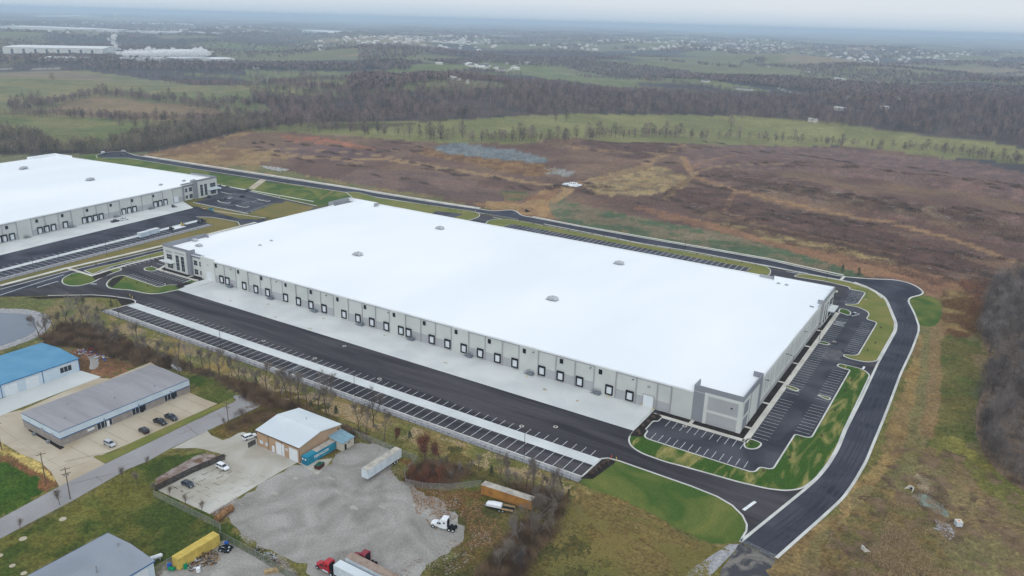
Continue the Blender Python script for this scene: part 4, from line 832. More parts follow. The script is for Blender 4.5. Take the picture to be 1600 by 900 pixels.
# pond with a stone edge
pond = smooth([(-443.2,136.2),(-388.6,167),(-380.7,171.8),(-374.8,174),(-366.4,171.9),(-354.3,166),(-349.7,160),(-348.6,152.6),(-347.8,147.1),(-348.4,101.3)], 2)
prim = smooth([(-455.9,135.7),(-393.8,169.6),(-387.6,175.3),(-379.1,178.3),(-366.7,177.9),(-356.5,174.1),(-347.8,165.9),(-344.2,158.5),(-343.6,150.1),(-343,144.7),(-344.7,95.9)], 2)
sheet('pond_bank', prim, .03, 'riprap'); sheet('pond_water', pond, .05, 'water')

# ------------------------------------------------------------------ the big warehouse
WX0, WX1, WY0, WY1 = -389.0, -62.5, 256.3, 411.5
EAVE, RIDGE, TOW = 11.9, 13.2, 14.4
big = thing('warehouse', 'huge white warehouse with flat white roof and long row of dock doors across centre', 'warehouse', (0, 0, 0))
# walls: the shell
w = MB()
w.box(-352.5, -80.4, WY0, WY0 + .4, 0, EAVE - .55)
w.box(-80.4, WX1, WY0 + .3, WY0 + .7, 0, EAVE - .6)
w.box(WX0, -352.5, WY0 + 1.5, WY0 + 1.9, 0, EAVE - .6)
w.box(WX1 - .4, WX1, WY0 + .7, WY1, 0, EAVE - .05)
w.box(WX0, WX0 + .4, WY0 + 1.9, WY1, 0, EAVE - .05)
w.box(WX0 + .4, WX1 - .4, WY1 - .4, WY1, 0, EAVE + .1)
w.build('wall', 'wall_white', big)
# roof: a very low gable with a broad white membrane, one ridge down the middle
r = MB(); ym = (WY0 + WY1) / 2
def roofpt(x, y): return (x, y, EAVE + (RIDGE - EAVE) * (1 - abs(y - ym) / (WY1 - ym)))
ys = [WY0 - .25, ym, WY1]
r.add([(WX0 + .4, y, roofpt(0, max(y, WY0))[2]) for y in ys] + [(WX1 - .3, y, roofpt(0, max(y, WY0))[2]) for y in ys], [(0, 3, 4, 1), (1, 4, 5, 2)])
r.build('roof', 'roof_white', big)
g = MB(); g.box(-352.5, -80.4, WY0 - .42, WY0 - .02, EAVE - .62, EAVE - .02); g.build('gutter', 'parapet', big)
# parapets on the side and back walls
p = MB()
p.box(WX1 - .35, WX1 + .05, 281, 382, EAVE - .05, EAVE + 1.15); p.box(WX0 - .05, WX0 + .35, 283, 388, EAVE - .05, EAVE + 1.15)
p.box(WX0 + .4, WX1 - .5, WY1 - .3, WY1 + .05, EAVE + .1, EAVE + .65)
p.build('parapet', 'parapet', big)

# dock wall: joints, panels, lower grey band
jl = [(-347.04,11.78),(-338.82,11.53),(-329.74,11.49),(-320.31,11.89),(-311.1,12.29),(-303.12,11.79),(-294.8,11.74),(-285.28,11.97),(-276.88,12.01),(-268.25,11.81),(-259.81,11.62),(-250.32,11.36),(-241.46,11.35),(-233.2,11.25),(-224.74,11.24),(-215.36,11.17),(-206.58,11.32),(-198.37,11.39),(-189.67,11.32),(-180.51,11.41),(-171.92,11.42),(-163.22,11.22),(-155.05,10.96),(-145.88,10.99),(-137.57,11.16),(-128.89,11.2),(-120.44,11.23),(-111.15,11.29),(-102.65,11.2),(-94.13,11.19),(-88.59,11.18),(-80.28,11.73)]
JX = [a for a, b in jl]
full = {3, 7, 11, 15, 19, 23, 27, 31}   # index of the panel right of joint k
pan = MB()
FULL = [2, 6, 10, 14, 18, 22, 26, 30]
for i, (a, b) in enumerate(zip(JX, JX[1:])):
    if i in FULL: 
        pan.box(a + .12, b - .12, WY0 - .26, WY0 - .004, 0.02, EAVE - .64, 0)
    else:
        pan.box(a + .5, b - .5, WY0 - .10, WY0 - .004, 3.95, EAVE - 1.35, 0)
        pan.box(a + .02, b - .02, WY0 - .16, WY0 - .004, .02, 3.9, 1)
        pan.box(a + .02, b - .02, WY0 - .06, WY0 - .004, EAVE - 1.3, EAVE - .64, 1)
pan.build('wall_panel', ['wall_panel', 'wall_grey'], big)
for i, a in enumerate(JX[1:-1]): MB().box(a - .17, a + .17, WY0 - .42, WY0 - .27, .1, EAVE - .66).build('downspout', 'wall_mid', big)
door_px = [(-341.45,1.77),(-336.79,1.98),(-323.49,1.83),(-314.66,1.89),(-305.84,1.99),(-292.71,1.81),(-283.73,1.9),(-275.05,1.77),(-266.11,1.91),(-253.06,1.87),(-244.15,1.99),(-235.53,1.85),(-226.71,1.88),(-218.03,1.86),(-213.55,1.87),(-200.42,1.91),(-191.73,1.92),(-182.97,1.89),(-174.37,1.87),(-165.54,1.91),(-156.92,1.84),(-143.97,1.85),(-135.32,1.94),(-126.6,1.83),(-113.7,1.77),(-105.05,1.92)]
def dock_door(x, parent, wall_y, face=-1):
    m = MB(); z0, z1, w = .75, 4.15, 1.62; y = wall_y
    m.box(x - w, x - w + .5, y - .62, y - .27, z0, z1); m.box(x + w - .5, x + w, y - .62, y - .27, z0, z1); m.box(x - w, x + w, y - .66, y - .27, z1, z1 + .75)
    f = m.build('dock_seal', 'black', parent)
    d = MB(); d.box(x - w + .5, x + w - .5, y - .34, y - .27, 1.15, z1); d.build('dock_door', 'door_white', f)
    b = MB(); b.box(x - w + .35, x + w - .35, y - .66, y - .27, .72, 1.12); b.build('dock_bumper', 'rubber', f)
for x, z in door_px: dock_door(x, big, WY0)
win_px = [(-345.27,9.62),(-327.48,9.61),(-309.96,9.63),(-292.26,9.56),(-274.72,9.49),(-257.02,9.49),(-239.56,9.42),(-221.98,9.49),(-204.59,9.47),(-187.12,9.48),(-169.79,9.32),(-152.52,9.31),(-135.13,9.29),(-117.82,9.32)]
for x, z in win_px:
    m = MB(); m.box(x - .85, x + .85, WY0 - .36, WY0 - .265, z - 1.1, z + 1.1); f = m.build('window', 'frame_white', big)
    m = MB(); m.box(x - .78, x + .78, WY0 - .40, WY0 - .365, z - 1.02, z + 1.02); m.build('pane', 'black', f)
# dock stairs
for x, z in [(-333.83,-0.64),(-302.57,-1.13),(-271.77,-1.18),(-241.65,-1.51),(-211.16,-1.48),(-179.35,-0.79),(-148.74,-0.6),(-118.25,-0.54)]:
    m = MB()
    m.box(x - 1.0, x + 1.4, WY0 - 2.4, WY0 - .45, .2, 1.12)
    for k in range(6): m.box(x - 1.0 - .3 * (k + 1), x - 1.0 - .3 * k, WY0 - 2.0, WY0 - .8, 1.0 - .17 * (k + 1), 1.08 - .17 * (k + 1))
    for yy in (WY0 - 2.0, WY0 - .75):
        m.tube((x + 1.2, yy, 2.1), (x - 1.0, yy, 2.1), .04, n=4); m.tube((x - 1.0, yy, 2.1), (x - 2.9, yy, 1.0), .04, n=4); m.tube((x + 1.2, yy, 1.6), (x - 1.0, yy, 1.6), .03, n=4)
        for xx, zz, zb in ((x + 1.2, 2.1, 0), (x - 1.0, 2.1, 0), (x - 1.9, 1.55, .3), (x - 2.9, 1.0, 0)): m.tube((xx, yy, zb), (xx, yy, zz), .045, n=4)
    m.add([(x - 1.0, WY0 - 2.02, 1.1), (x - 2.9, WY0 - 2.02, .05), (x - 2.6, WY0 - 2.02, .05), (x - .8, WY0 - 2.02, .9)], [(0, 1, 2, 3)])
    m.build('dock_stair', 'stair', big)
# wall lamps on the dock side
for x in (-333, -298.5, -264, -225, -187, -148, -122, -104):
    m = MB(); m.box(x - .12, x + .12, WY0 - .9, WY0 - .27, EAVE - 1.9, EAVE - 1.7); m.box(x - .2, x + .2, WY0 - 1.2, WY0 - .85, EAVE - 1.95, EAVE - 1.72); m.build('wall_lamp', 'pole_dark', big)
# drive-in door and ramp at the right end
m = MB(); m.box(-99.5, -95.4, WY0 - .34, WY0 - .27, .5, 5.1); f = m.build('drive_in_door', 'door_white', big)
m = MB(); m.box(-99.75, -99.5, WY0 - .4, WY0 - .27, .5, 5.3); m.box(-95.4, -95.15, WY0 - .4, WY0 - .27, .5, 5.3); m.box(-99.5, -95.4, WY0 - .4, WY0 - .27, 5.1, 5.3); m.build('door_frame', 'wall_mid', f)
m = MB(); m.box(-98.2, -97.0, WY0 - .36, WY0 - .27, 8.2, 9.0); m.build('vent', 'wall_mid', big)
def ramp(x0, x1, label):
    m = MB(); m.add([(x0, 237.6, .1), (x1, 237.6, .1), (x1, 253.5, .5), (x0, 253.5, .5), (x0, WY0 - .3, .5), (x1, WY0 - .3, .5), (x0, 237.6, 0), (x1, 237.6, 0), (x1, WY0 - .3, 0), (x0, WY0 - .3, 0)],
        [(0, 1, 2, 3), (3, 2, 5, 4), (0, 3, 4, 9, 6), (1, 7, 8, 5, 2), (4, 5, 8, 9)])
    return m.build('loading_ramp', 'concrete', big)
ramp(-99.9, -95.1, 'a'); ramp(-354.3, -348.2, 'b')
# front right corner tower
T = MB()
T.box(-80.4, -62.3, WY0 - .1, WY0 + .3, 0, TOW); T.box(-62.7, -62.3, WY0 + .3, 281, 0, TOW); T.box(-80.4, -80.0, WY0 + .3, 262, EAVE - .8, TOW); T.box(-66, -62.7, 280.6, 281, EAVE - .8, TOW)
T.build('corner_tower', 'wall_dark', big)['label'] = 'darker grey raised corner panel at the right end'
m = MB()
zf = WY0 - .1
m.box(-76.2, -62.25, zf - .09, zf - .003, 11.2, 12.4); m.box(-76.2, -74.9, zf - .09, zf - .003, 0.02, 11.2); m.box(-63.8, -62.25, zf - .09, zf - .003, .02, 11.2); m.box(-74.9, -63.8, zf - .09, zf - .003, 4.9, 5.9)
m.box(-62.299, -62.21, zf - .09, 265.6, 11.2, 12.4); m.box(-62.299, -62.21, zf, 258.0, .02, 11.2); m.box(-62.299, -62.21, 264.2, 265.6, .02, 11.2); m.box(-62.299, -62.21, 258.0, 264.2, 4.9, 5.9)
m.box(-62.299, -62.21, 266.9, 276.5, .02, 11.8)
m.build('white_frame_panel', 'wall_white', big)
m = MB(); m.box(-74.9, -63.8, zf - .03, zf - .003, .3, 4.9); m.box(-74.9, -63.8, zf - .03, zf - .003, 5.9, 11.2); m.build('recess_panel', 'wall_grey', big)
m = MB(); m.box(-66.3, -65.8, zf - .5, zf - .04, 8.9, 9.2); m.build('wall_lamp', 'pole_dark', big)
# right hand wall: panel joints and slot grooves
xs = WX1
for yy in arange(288.7, 381, 7.7): MB().box(xs - .01, xs + .04, yy - .09, yy + .09, .02, EAVE + 1.0).build('panel_joint', 'wall_mid', big)
for k, yy in enumerate(arange(284.9, 381, 7.7)):
    for d in (-1.9, 1.9): MB().box(xs - .01, xs + .05, yy + d - .14, yy + d + .14, 4.2, 9.6).build('slot_window', 'wall_dark', big)
m = MB(); m.box(xs - .01, xs + .03, 281.1, 381.5, .02, 2.2); m.build('wall_base', 'wall_grey', big)
for yy in (285.5, 316, 347):
    m = MB(); m.box(xs, xs + 1.0, yy - .08, yy + .08, 9.9, 10.05); m.box(xs + .8, xs + 1.5, yy - .2, yy + .2, 9.85, 10.05); m.build('wall_lamp', 'pole_dark', big)
# rear right office tower with entrance
m = MB()
m.box(-64.5, -61.7, 382, 382.4, 0, TOW); m.box(-62.1, -61.7, 382.4, 407.6, 0, TOW); m.box(-92, -61.7, 407.6, 408.0, 0, TOW); m.box(-100, -92, 409, 409.4, EAVE, TOW - .9); m.box(-92.3, -92, 408, 409, EAVE - .2, TOW)
m.box(-66.5, -64.5, 374.2, 374.6, EAVE - .2, TOW - 1.2); m.box(-62.9, -62.45, 374.6, 382, EAVE + 1.1, TOW - 1.2)
m.build('corner_tower', 'wall_mid', big)['label'] = 'raised grey office corner at the far right end'
m = MB(); m.box(-61.699, -61.6, 384.2, 406.8, .02, 12.4); m.build('white_frame_panel', 'wall_white', big)
def window_x(y0, y1, z0, z1, nx, nz, x=-61.6):
    f = MB(); f.box(x - .02, x + .05, y0, y1, z0, z1); fr = f.build('window', 'frame_white', big)
    g = MB()
    for i in range(nx):
        for j in range(nz):
            a, b = y0 + (y1 - y0) * i / nx + .09, y0 + (y1 - y0) * (i + 1) / nx - .09
            c, d = z0 + (z1 - z0) * j / nz + .09, z0 + (z1 - z0) * (j + 1) / nz - .09
            g.box(x + .04, x + .08, a, b, c, d)
    g.build('pane', 'glass', fr)
window_x(386.2, 389.4, 1.2, 10.6, 2, 5); window_x(391.3, 394.5, 1.2, 10.6, 2, 5); window_x(397.8, 405.2, 1.0, 4.3, 4, 1); window_x(397.8, 405.2, 6.6, 10.2, 4, 2)
m = MB(); m.box(-61.6, -58.6, 396.6, 407.4, 4.6, 5.05); m.build('entrance_canopy', 'frame_white', big)
m = MB(); m.box(-92, -62.15, 407.5, 407.597, EAVE - .3, TOW - .05); m.box(-62.2, -62.103, 382.5, 407.4, EAVE - .3, TOW - .05); m.build('parapet_liner', 'roof_white', big)
m = MB(); m.box(-393.5, -366.5, 407.9, 407.997, EAVE - .3, TOW - .05); m.build('parapet_liner', 'roof_white', big)
# front left office tower
m = MB()
m.box(-389.4, -366.0, 255.4, 255.8, 0, TOW); m.box(-389.4, -389.0, 255.8, 283.2, 0, TOW); m.box(-366.4, -366.0, 255.8, 259, 0, TOW); m.box(-389.0, -386, 282.8, 283.2, EAVE - .6, TOW)
m2 = MB(); m2.box(-394, -366, 408, 408.4, EAVE - .2, TOW); m2.box(-394, -393.6, 388.4, 408, 0, TOW); m2.box(-394, -389.4, 388, 388.4, 0, TOW); m2.box(-366.4, -366, 404, 408, EAVE - .2, TOW); m2.build('rear_tower', 'wall_mid', big)
m.build('corner_tower', 'wall_dark', big)['label'] = 'raised grey office corner at the left end'
m = MB(); zf = 255.4
m.box(-388.9, -369.0, zf - .12, zf - .003, 11.4, 13.0); m.box(-388.9, -387.0, zf - .12, zf - .003, .02, 11.4); m.box(-381.2, -379.4, zf - .12, zf - .003, .02, 11.4); m.box(-370.4, -369.0, zf - .12, zf - .003, .02, 11.4)
m.box(-387.0, -381.2, zf - .06, zf - .003, .02, 11.4); m.box(-379.4, -370.4, zf - .06, zf - .003, .02, 10.6)
m.build('white_frame_panel', 'wall_white', big)
m = MB(); m.box(-379.4, -370.4, zf - .04, zf - .003, 10.6, 11.4); m.box(-387, -381.2, zf - .075, zf - .061, 10.0, 11.4); m.build('recess_panel', 'wall_grey', big)
def window_y(x0, x1, z0, z1, nx, nz, y, parent=None):
    f = MB(); f.box(x0, x1, y - .05, y + .02, z0, z1); fr = f.build('window', 'frame_white', parent or big)
    g = MB()
    for i in range(nx):
        for j in range(nz):
            a, b = x0 + (x1 - x0) * i / nx + .06, x0 + (x1 - x0) * (i + 1) / nx - .06
            c, d = z0 + (z1 - z0) * j / nz + .06, z0 + (z1 - z0) * (j + 1) / nz - .06
            g.box(a, b, y - .08, y - .04, c, d)
    g.build('pane', 'glass', fr)
    return fr
window_y(-386.4, -381.7, 6.3, 9.3, 4, 2, zf - .06); window_y(-386.4, -381.7, 1.2, 4.2, 4, 2, zf - .06)
window_y(-378.5, -375.7, 1.2, 9.8, 2, 4, zf - .06); window_y(-374.0, -371.2, 1.2, 9.8, 2, 4, zf - .06)
m = MB(); m.box(-390.8, -380.0, zf - 2.4, zf - .12, 4.7, 5.1); m.build('entrance_canopy', 'frame_white', big)
# stepped two storey block between office and dock wall
m = MB(); m.box(-366.0, -357.6, 256.9, 257.3, 0, 10.4); m.build('office_wall', 'wall_white', big)
m = MB(); m.box(-366.0, -357.6, 256.9, 257.3, 10.4, 13.0); m.build('fascia', 'wall_dark', big)
window_y(-365.0, -362.0, 6.2, 9.0, 2, 2, 256.9); window_y(-360.4, -358.7, 6.2, 9.0, 2, 2, 256.9); window_y(-365.0, -362.0, 1.0, 4.0, 2, 2, 256.9); window_y(-360.4, -358.7, 1.4, 3.8, 2, 2, 256.9)
m = MB(); m.box(-357.6, -346.8, WY0 - .5, WY0 - .1, 0, 12.7); m.box(-357.6, -357.2, WY0 - .1, 258.2, 0, 12.9); m.box(-347.2, -346.8, WY0 - .1, WY0 + .3, EAVE - .5, 12.7); m.build('end_wall_panel', 'wall_white', big)
m = MB(); m.box(-353.7, -349.5, WY0 - .56, WY0 - .5, .5, 5.1); m.build('drive_in_door', 'door_white', big)
m = MB(); m.box(-352.2, -351.2, WY0 - .58, WY0 - .5, 8.4, 9.2); m.build('vent', 'wall_mid', big)

def roof_unit(x, y, parent, z=None, s=1.0):
    z = roofpt(x, y)[2] if z is None else z
    m = MB()
    m.box(-2.6, -1.2, -1.6, 1.6, .35, .75); m.box(-1.2, 1.7, -1.5, 1.5, .3, 1.6); m.box(1.7, 2.6, -1.2, 1.2, .3, 1.5)
    m.box(-1.0, 1.4, -1.9, -1.5, .5, 1.7, 1); m.box(-2.2, -1.0, -.8, .8, .75, 1.3, 1); m.tube((.2, 0, 1.6), (.2, 0, 1.8), .6, n=10, mi=1)
    for a in (-2.4, 2.4):
        for b in (-1.4, 1.4): m.box(a - .1, a + .1, b - .1, b + .1, 0, .35, 1)
    m.box(-2.9, 2.9, -1.9, 1.9, 0.0, .05, 0)
    m.v = [(a * s, b * s, c * s) for a, b, c in m.v]
    o = m.build('rooftop_unit', ['unit_grey', 'wall_grey'], parent, loc=(x, y, z + .02)); return o
for x, y in ((-292.7, 308.5), (-293.1, 383.1), (-169.7, 309.0), (-169.8, 383.0)): roof_unit(x, y, big, s=1.0)
for x, y in [(-387.3,274.5),(-376.4,269.3)]: roof_unit(x, y, big, s=.75)
for x, y in [(-401,325.5),(-391.2,326.9),(-391.4,337.5)][:0] + [(-84.5, 403), (-88.5, 403), (-352, 300), (-350, 290)]: roof_unit(x, y, big, s=.35)

# ------------------------------------------------------------------ the second warehouse, left
B0, B1 = Vector([(-509.5,226.4)][0]), Vector([(-528.5,398.8)][0])
bu = (B1 - B0).normalized(); brz = math.atan2(bu.y, bu.x)
ln = (B1 - B0).length + 60
# local frame: x runs along the dock wall towards the office corner, y runs away from the viewer's yard
org = B1 - bu * ln
wh2 = thing('warehouse', 'second white warehouse cut off by the left edge of the photo', 'warehouse', (org.x, org.y, 0), brz)
E2 = ln; D2 = 192
w = MB(); w.box(0, E2 - 33, 0, .4, 0, 11.4); w.box(E2 - .4, E2, .4, D2, 0, 13); w.box(0, E2 - .4, D2 - .4, D2, 0, 12.6); w.box(0, .4, .4, D2 - .4, 0, 12); w.box(E2 - 33, E2 - .4, 1.2, 1.6, 0, 11.4)
w.build('wall', 'wall_white', wh2)
r = MB(); r.add([(.4, -.2, 12), (E2 - .4, -.2, 12), (E2 - .4, D2 / 2, 13.1), (.4, D2 / 2, 13.1), (E2 - .4, D2 - .4, 12.2), (.4, D2 - .4, 12.2)], [(0, 1, 2, 3), (3, 2, 4, 5)]); r.build('roof', 'roof_white', wh2)
g = MB(); g.box(0, E2 - 33, -.45, -.02, 11.35, 11.95); g.build('gutter', 'parapet', wh2)
pan = MB(); s2 = 9.2; npan = int((E2 - 33) / s2)
for i in range(npan):
    a = E2 - 33 - s2 * (i + 1); b = a + s2
    if i % 4 == 1: pan.box(a + .1, b - .1, -.24, -.004, .02, 11.3, 0)
    else:
        pan.box(a + .4, b - .4, -.1, -.004, 3.9, 10.6, 0); pan.box(a + .02, b - .02, -.15, -.004, .02, 3.86, 1); pan.box(a + .02, b - .02, -.06, -.004, 10.65, 11.3, 1)
pan.build('wall_panel', ['wall_panel', 'wall_grey'], wh2)
for i in range(npan): MB().box(E2 - 33 - s2 * i - .15, E2 - 33 - s2 * i + .15, -.4, -.26, .1, 11.3).build('downspout', 'wall_mid', wh2)
def loc2(p): v = Vector(p) - org; return v.dot(bu)
def wall2(px):   # pixel columns measured along the foot of the dock wall
    return px
for p in [(-507.2,226.3),(-509,229.5),(-510.2,234.2),(-513.6,252),(-514.4,256.4),(-515.2,261),(-515.2,269.4),(-517.2,283.1),(-517.9,287),(-518.3,291.3),(-518.7,295.7),(-520.2,313.6),(-520.9,318),(-521.7,322.4),(-523.5,340.4),(-523.4,344.6),(-524.2,349.4)]:
    x = loc2(p)
    m = MB(); m.box(x - 1.75, x - 1.2, -.6, -.26, .75, 4.2); m.box(x + 1.2, x + 1.75, -.6, -.26, .75, 4.2); m.box(x - 1.75, x + 1.75, -.66, -.26, 4.2, 5.0); f = m.build('dock_seal', 'black', wh2)
    m = MB(); m.box(x - 1.2, x + 1.2, -.33, -.26, 1.1, 4.2); m.build('dock_door', 'door_white', f)
for p in [(-509.5,231.9),(-513.8,250.8),(-515.4,268.2),(-517.7,286),(-520.1,304),(-521.5,321.3),(-523.3,339.3)]:
    x = loc2(p)
    m = MB(); m.box(x - .95, x + .95, -.3, -.255, 8.0, 10.2); f = m.build('window', 'frame_white', wh2)
    m = MB(); m.box(x - .85, x + .85, -.36, -.305, 8.1, 10.1); m.build('pane', 'black', f)
for p in [(-510.9,242.2),(-515.1,272.7),(-518.9,306.1),(-521.9,335.1)]:
    x = loc2(p); m = MB(); m.box(x - 1.2, x + 1.2, -2.2, -.3, 1.0, 1.12)
    for k in range(6): m.box(x + 1.2 + .3 * k, x + 1.5 + .3 * k, -2.1, -.9, .9 - .17 * k, 1.0 - .17 * k)
    for yy in (-2.2, -.9): m.tube((x - 1.2, yy, 2.1), (x + 1.2, yy, 2.1), .05, n=4); m.tube((x + 1.2, yy, 2.1), (x + 3, yy, 1), .05, n=4); m.tube((x - 1.2, yy, 0), (x - 1.2, yy, 2.1), .05, n=4); m.tube((x + 3, yy, 0), (x + 3, yy, 1), .05, n=4)
    m.build('dock_stair', 'stair', wh2)
# office end
x0 = E2 - 33
m = MB(); m.box(x0, x0 + 11, .8, 1.2, 0, 13.2, 0); m.build('office_wall', 'wall_mid', wh2)
m = MB(); m.box(x0 + 2.4, x0 + 10.6, .7, .796, .02, 10.2); m.build('white_frame_panel', 'wall_white', wh2)
m = MB(); m.box(x0 + 11, E2 + .3, -1.2, -.8, 0, TOW); m.box(E2 - .1, E2 + .3, -.8, 26, 0, TOW); m.box(x0 + 11, x0 + 11.4, -.8, 3, 0, TOW); m.build('corner_tower', 'wall_dark', wh2)
m = MB(); m.box(x0 + 14, E2 + .38, -1.32, -1.203, .02, 12.9); m.box(E2 + .303, E2 + .38, -1.2, 14, .02, 12.9); m.build('white_frame_panel', 'wall_white', wh2)
window_y(x0 + 3.2, x0 + 5.4, 6.3, 9.2, 2, 2, .7, wh2); window_y(x0 + 7, x0 + 10, 6.3, 9.4, 2, 2, .7, wh2); window_y(x0 + 3.2, x0 + 5.4, 1.4, 3.9, 2, 2, .7, wh2); window_y(x0 + 7, x0 + 10, 1.0, 4.2, 2, 2, .7, wh2)
window_y(x0 + 16.2, x0 + 18.8, 1.3, 10.2, 2, 4, -1.32, wh2); window_y(x0 + 20.4, x0 + 23, 1.3, 10.2, 2, 4, -1.32, wh2)
window_y(x0 + 26.2, x0 + 31.6, 6.6, 9.8, 4, 2, -1.32, wh2); window_y(x0 + 26.2, x0 + 31.6, 1.1, 4.4, 4, 2, -1.32, wh2)
m = MB(); m.box(x0 + 24.6, E2 + 2.6, -3.6, -1.33, 4.7, 5.2); m.build('entrance_canopy', 'paleblue_wall', wh2)
m = MB(); m.box(0, 0, 0, 0, 0, 0) if False else m.box(E2 - 26, E2 - .5, D2 - 1, D2 - .6, 12, TOW); m.box(E2 - .9, E2 - .5, D2 - 24, D2 - 1, 12, TOW); m.build('parapet', 'parapet', wh2)
m = MB(); m.box(x0 - 8.5, x0 - 4.5, -.34, -.26, .8, 5.0); m.build('drive_in_door', 'door_white', wh2)
for p in ((-590.6, 333.6), (-672.7, 326.7)):
    v = Vector(p) - org; lx, ly = v.dot(bu), v.dot(Vector((-bu.y, bu.x))); o = roof_unit(lx, ly, wh2, z=12.9, s=1.1)
for a, b in ((E2 - 40, 14), (E2 - 14, 8), (E2 - 20, 12)): roof_unit(a, b, wh2, z=12.4, s=.5)

# ------------------------------------------------------------------ small commercial buildings, lower left
def seams(mb, x0, x1, y0, y1, zf, step, mi, along='y', h=.05):
    """standing seams on a sheet-metal roof: zf(x,y) gives the roof height"""
    v = x0 + step
    while v < x1:
        if along == 'y': mb.add([(v - .03, y0, zf(v, y0) + .01), (v + .03, y0, zf(v, y0) + .01), (v + .03, y1, zf(v, y1) + .01), (v - .03, y1, zf(v, y1) + .01), (v - .03, y0, zf(v, y0) + h), (v + .03, y0, zf(v, y0) + h), (v + .03, y1, zf(v, y1) + h), (v - .03, y1, zf(v, y1) + h)], [(4, 5, 6, 7), (0, 4, 7, 3), (1, 2, 6, 5)], mi)
        v += step
def win(parent, ax, at, a0, a1, z0, z1, n=3, m='glass', out=1):
    """window on a wall: ax 'x' = wall plane x=at, spanning y a0..a1; ax 'y' = plane y=at spanning x"""
    f = MB(); e = .06 * out
    lo, hi = sorted((at, at + e)); lo2, hi2 = sorted((at + e * .9, at + e * 1.5))
    if ax == 'x': f.box(lo, hi, a0, a1, z0, z1)
    else: f.box(a0, a1, lo, hi, z0, z1)
    fr = f.build('window', 'frame_white', parent); g = MB()
    for i in range(n):
        u, v = a0 + (a1 - a0) * i / n + .08, a0 + (a1 - a0) * (i + 1) / n - .08
        if ax == 'x': g.box(lo2, hi2, u, v, z0 + .1, z1 - .1)
        else: g.box(u, v, lo2, hi2, z0 + .1, z1 - .1)
    g.build('pane', m, fr); return fr
def slab(parent, name, m, x0, x1, y0, y1, z0, z1, label=None):
    b = MB(); b.box(x0, x1, y0, y1, z0, z1); o = b.build(name, m, parent)
    if label: o['label'] = label
    return o

# blue-roofed shop at the left edge: front wall on x=-297.5
b = thing('shop_building', 'white metal shop with bright blue roof at left edge beside the pond', 'building', (-310, 130, 0))
def L_(x, y): return x + 310, y - 130
X0, X1, Y0_, Y1_ = -324, -297.5, 86, 152.6
x0, y0 = L_(X0, Y0_); x1, y1 = L_(X1, Y1_)
m = MB(); m.box(x0, x0 + .2, y0, y1, 0, 5.4); m.box(x1 - .2, x1, y0, y1, 0, 5.4); m.box(x0 + .2, x1 - .2, y0, y0 + .2, 0, 5.4); m.box(x0 + .2, x1 - .2, y1 - .2, y1, 0, 5.5)
m.add([(x0, y1 - .2, 5.4), (x1, y1 - .2, 5.4), ((x0 + x1) / 2, y1 - .2, 6.3), (x0, y1, 5.4), (x1, y1, 5.4), ((x0 + x1) / 2, y1, 6.3)], [(0, 1, 2), (3, 5, 4), (0, 2, 5, 3), (1, 4, 5, 2)])
m.build('wall', 'paleblue_wall', b)
xm = (x0 + x1) / 2; zf = lambda x, y: 5.55 + .9 * (1 - abs(x - xm) / (x1 - xm))
r = MB(); r.add([(x0 - .4, y0, 5.5), (xm, y0, 6.45), (x1 + .4, y0, 5.5), (x0 - .4, y1 + .3, 5.5), (xm, y1 + .3, 6.45), (x1 + .4, y1 + .3, 5.5)], [(0, 1, 4, 3), (1, 2, 5, 4)])
r.build('roof', 'blue_roof', b)
t = MB(); t.box(x1 + .25, x1 + .45, y0, y1 + .3, 5.25, 5.48); t.box(x1 - .02, x1 + .18, y1 - .1, y1 + .1, 0, 5.25); t.box(x1 + .02, x1 + .12, y1 - 14.3, y1 - 14.1, 0, 5.3); t.box(x1 + .02, x1 + .12, y1 - 29.4, y1 - 29.2, 0, 5.3)
t.build('trim', 'blue_trim', b)
win(b, 'x', x1, y1 - 7.6, y1 - 3.0, 1.6, 4.0, 3); win(b, 'x', x1, y1 - 42, y1 - 34.5, 1.2, 3.8, 3)
for a in (y1 - 20.5, y1 - 28.2): slab(b, 'garage_door', 'door_white', x1 + .02, x1 + .09, a, a + 4.6, 0, 4.4)
# long grey-roofed units
b = thing('unit_building', 'long low building with grey roof and blue trimmed pale fascia beside the street', 'building', (-258, 141, 0))
x0, y0, x1, y1 = -269.2 + 258, 116.4 - 141, -246.3 + 258, 165.6 - 141
m = MB(); m.box(x0, x1, y0, y1, 0, 3.0); m.build('wall', 'block_grey', b)
m = MB(); m.box(x0 - .1, x1 + .25, y0 - .12, y1 + .12, 3.05, 5.25); m.build('fascia', 'paleblue_wall', b)
m = MB(); m.box(x0 - .14, x1 + .3, y0 - .16, y1 + .16, 5.253, 5.45); m.box(x1 + .02, x1 + .30, y0 - .16, y1 + .16, 2.8, 3.045); m.box(x0 - .14, x1 + .02, y0 - .16, y0 - .003, 2.8, 3.045); m.build('trim', 'blue_trim', b)
r = MB(); xm = x0 + 8; zz = lambda x, y: 5.5 + .35 * (1 - abs(x - xm) / (x1 - x0))
r.add([(x0 - .15, y0 - .17, 5.46), (xm, y0 - .17, 5.86), (x1 + .3, y0 - .17, 5.46), (x0 - .15, y1 + .17, 5.46), (xm, y1 + .17, 5.86), (x1 + .3, y1 + .17, 5.46)], [(0, 1, 4, 3), (1, 2, 5, 4), (0, 2, 1), (3, 4, 5)])
for k in range(24):
    yy = y0 + 1 + k * 2.05; r.add([(x0 - .1, yy - .04, 5.5), (xm, yy - .04, 5.9), (xm, yy + .04, 5.9), (x0 - .1, yy + .04, 5.5)], [(0, 1, 2, 3)], 1)
r.box(xm - .1, xm + .1, y0, y1, 5.84, 5.9, 1)
r.build('roof', ['grey_roof', 'wall_mid'], b)
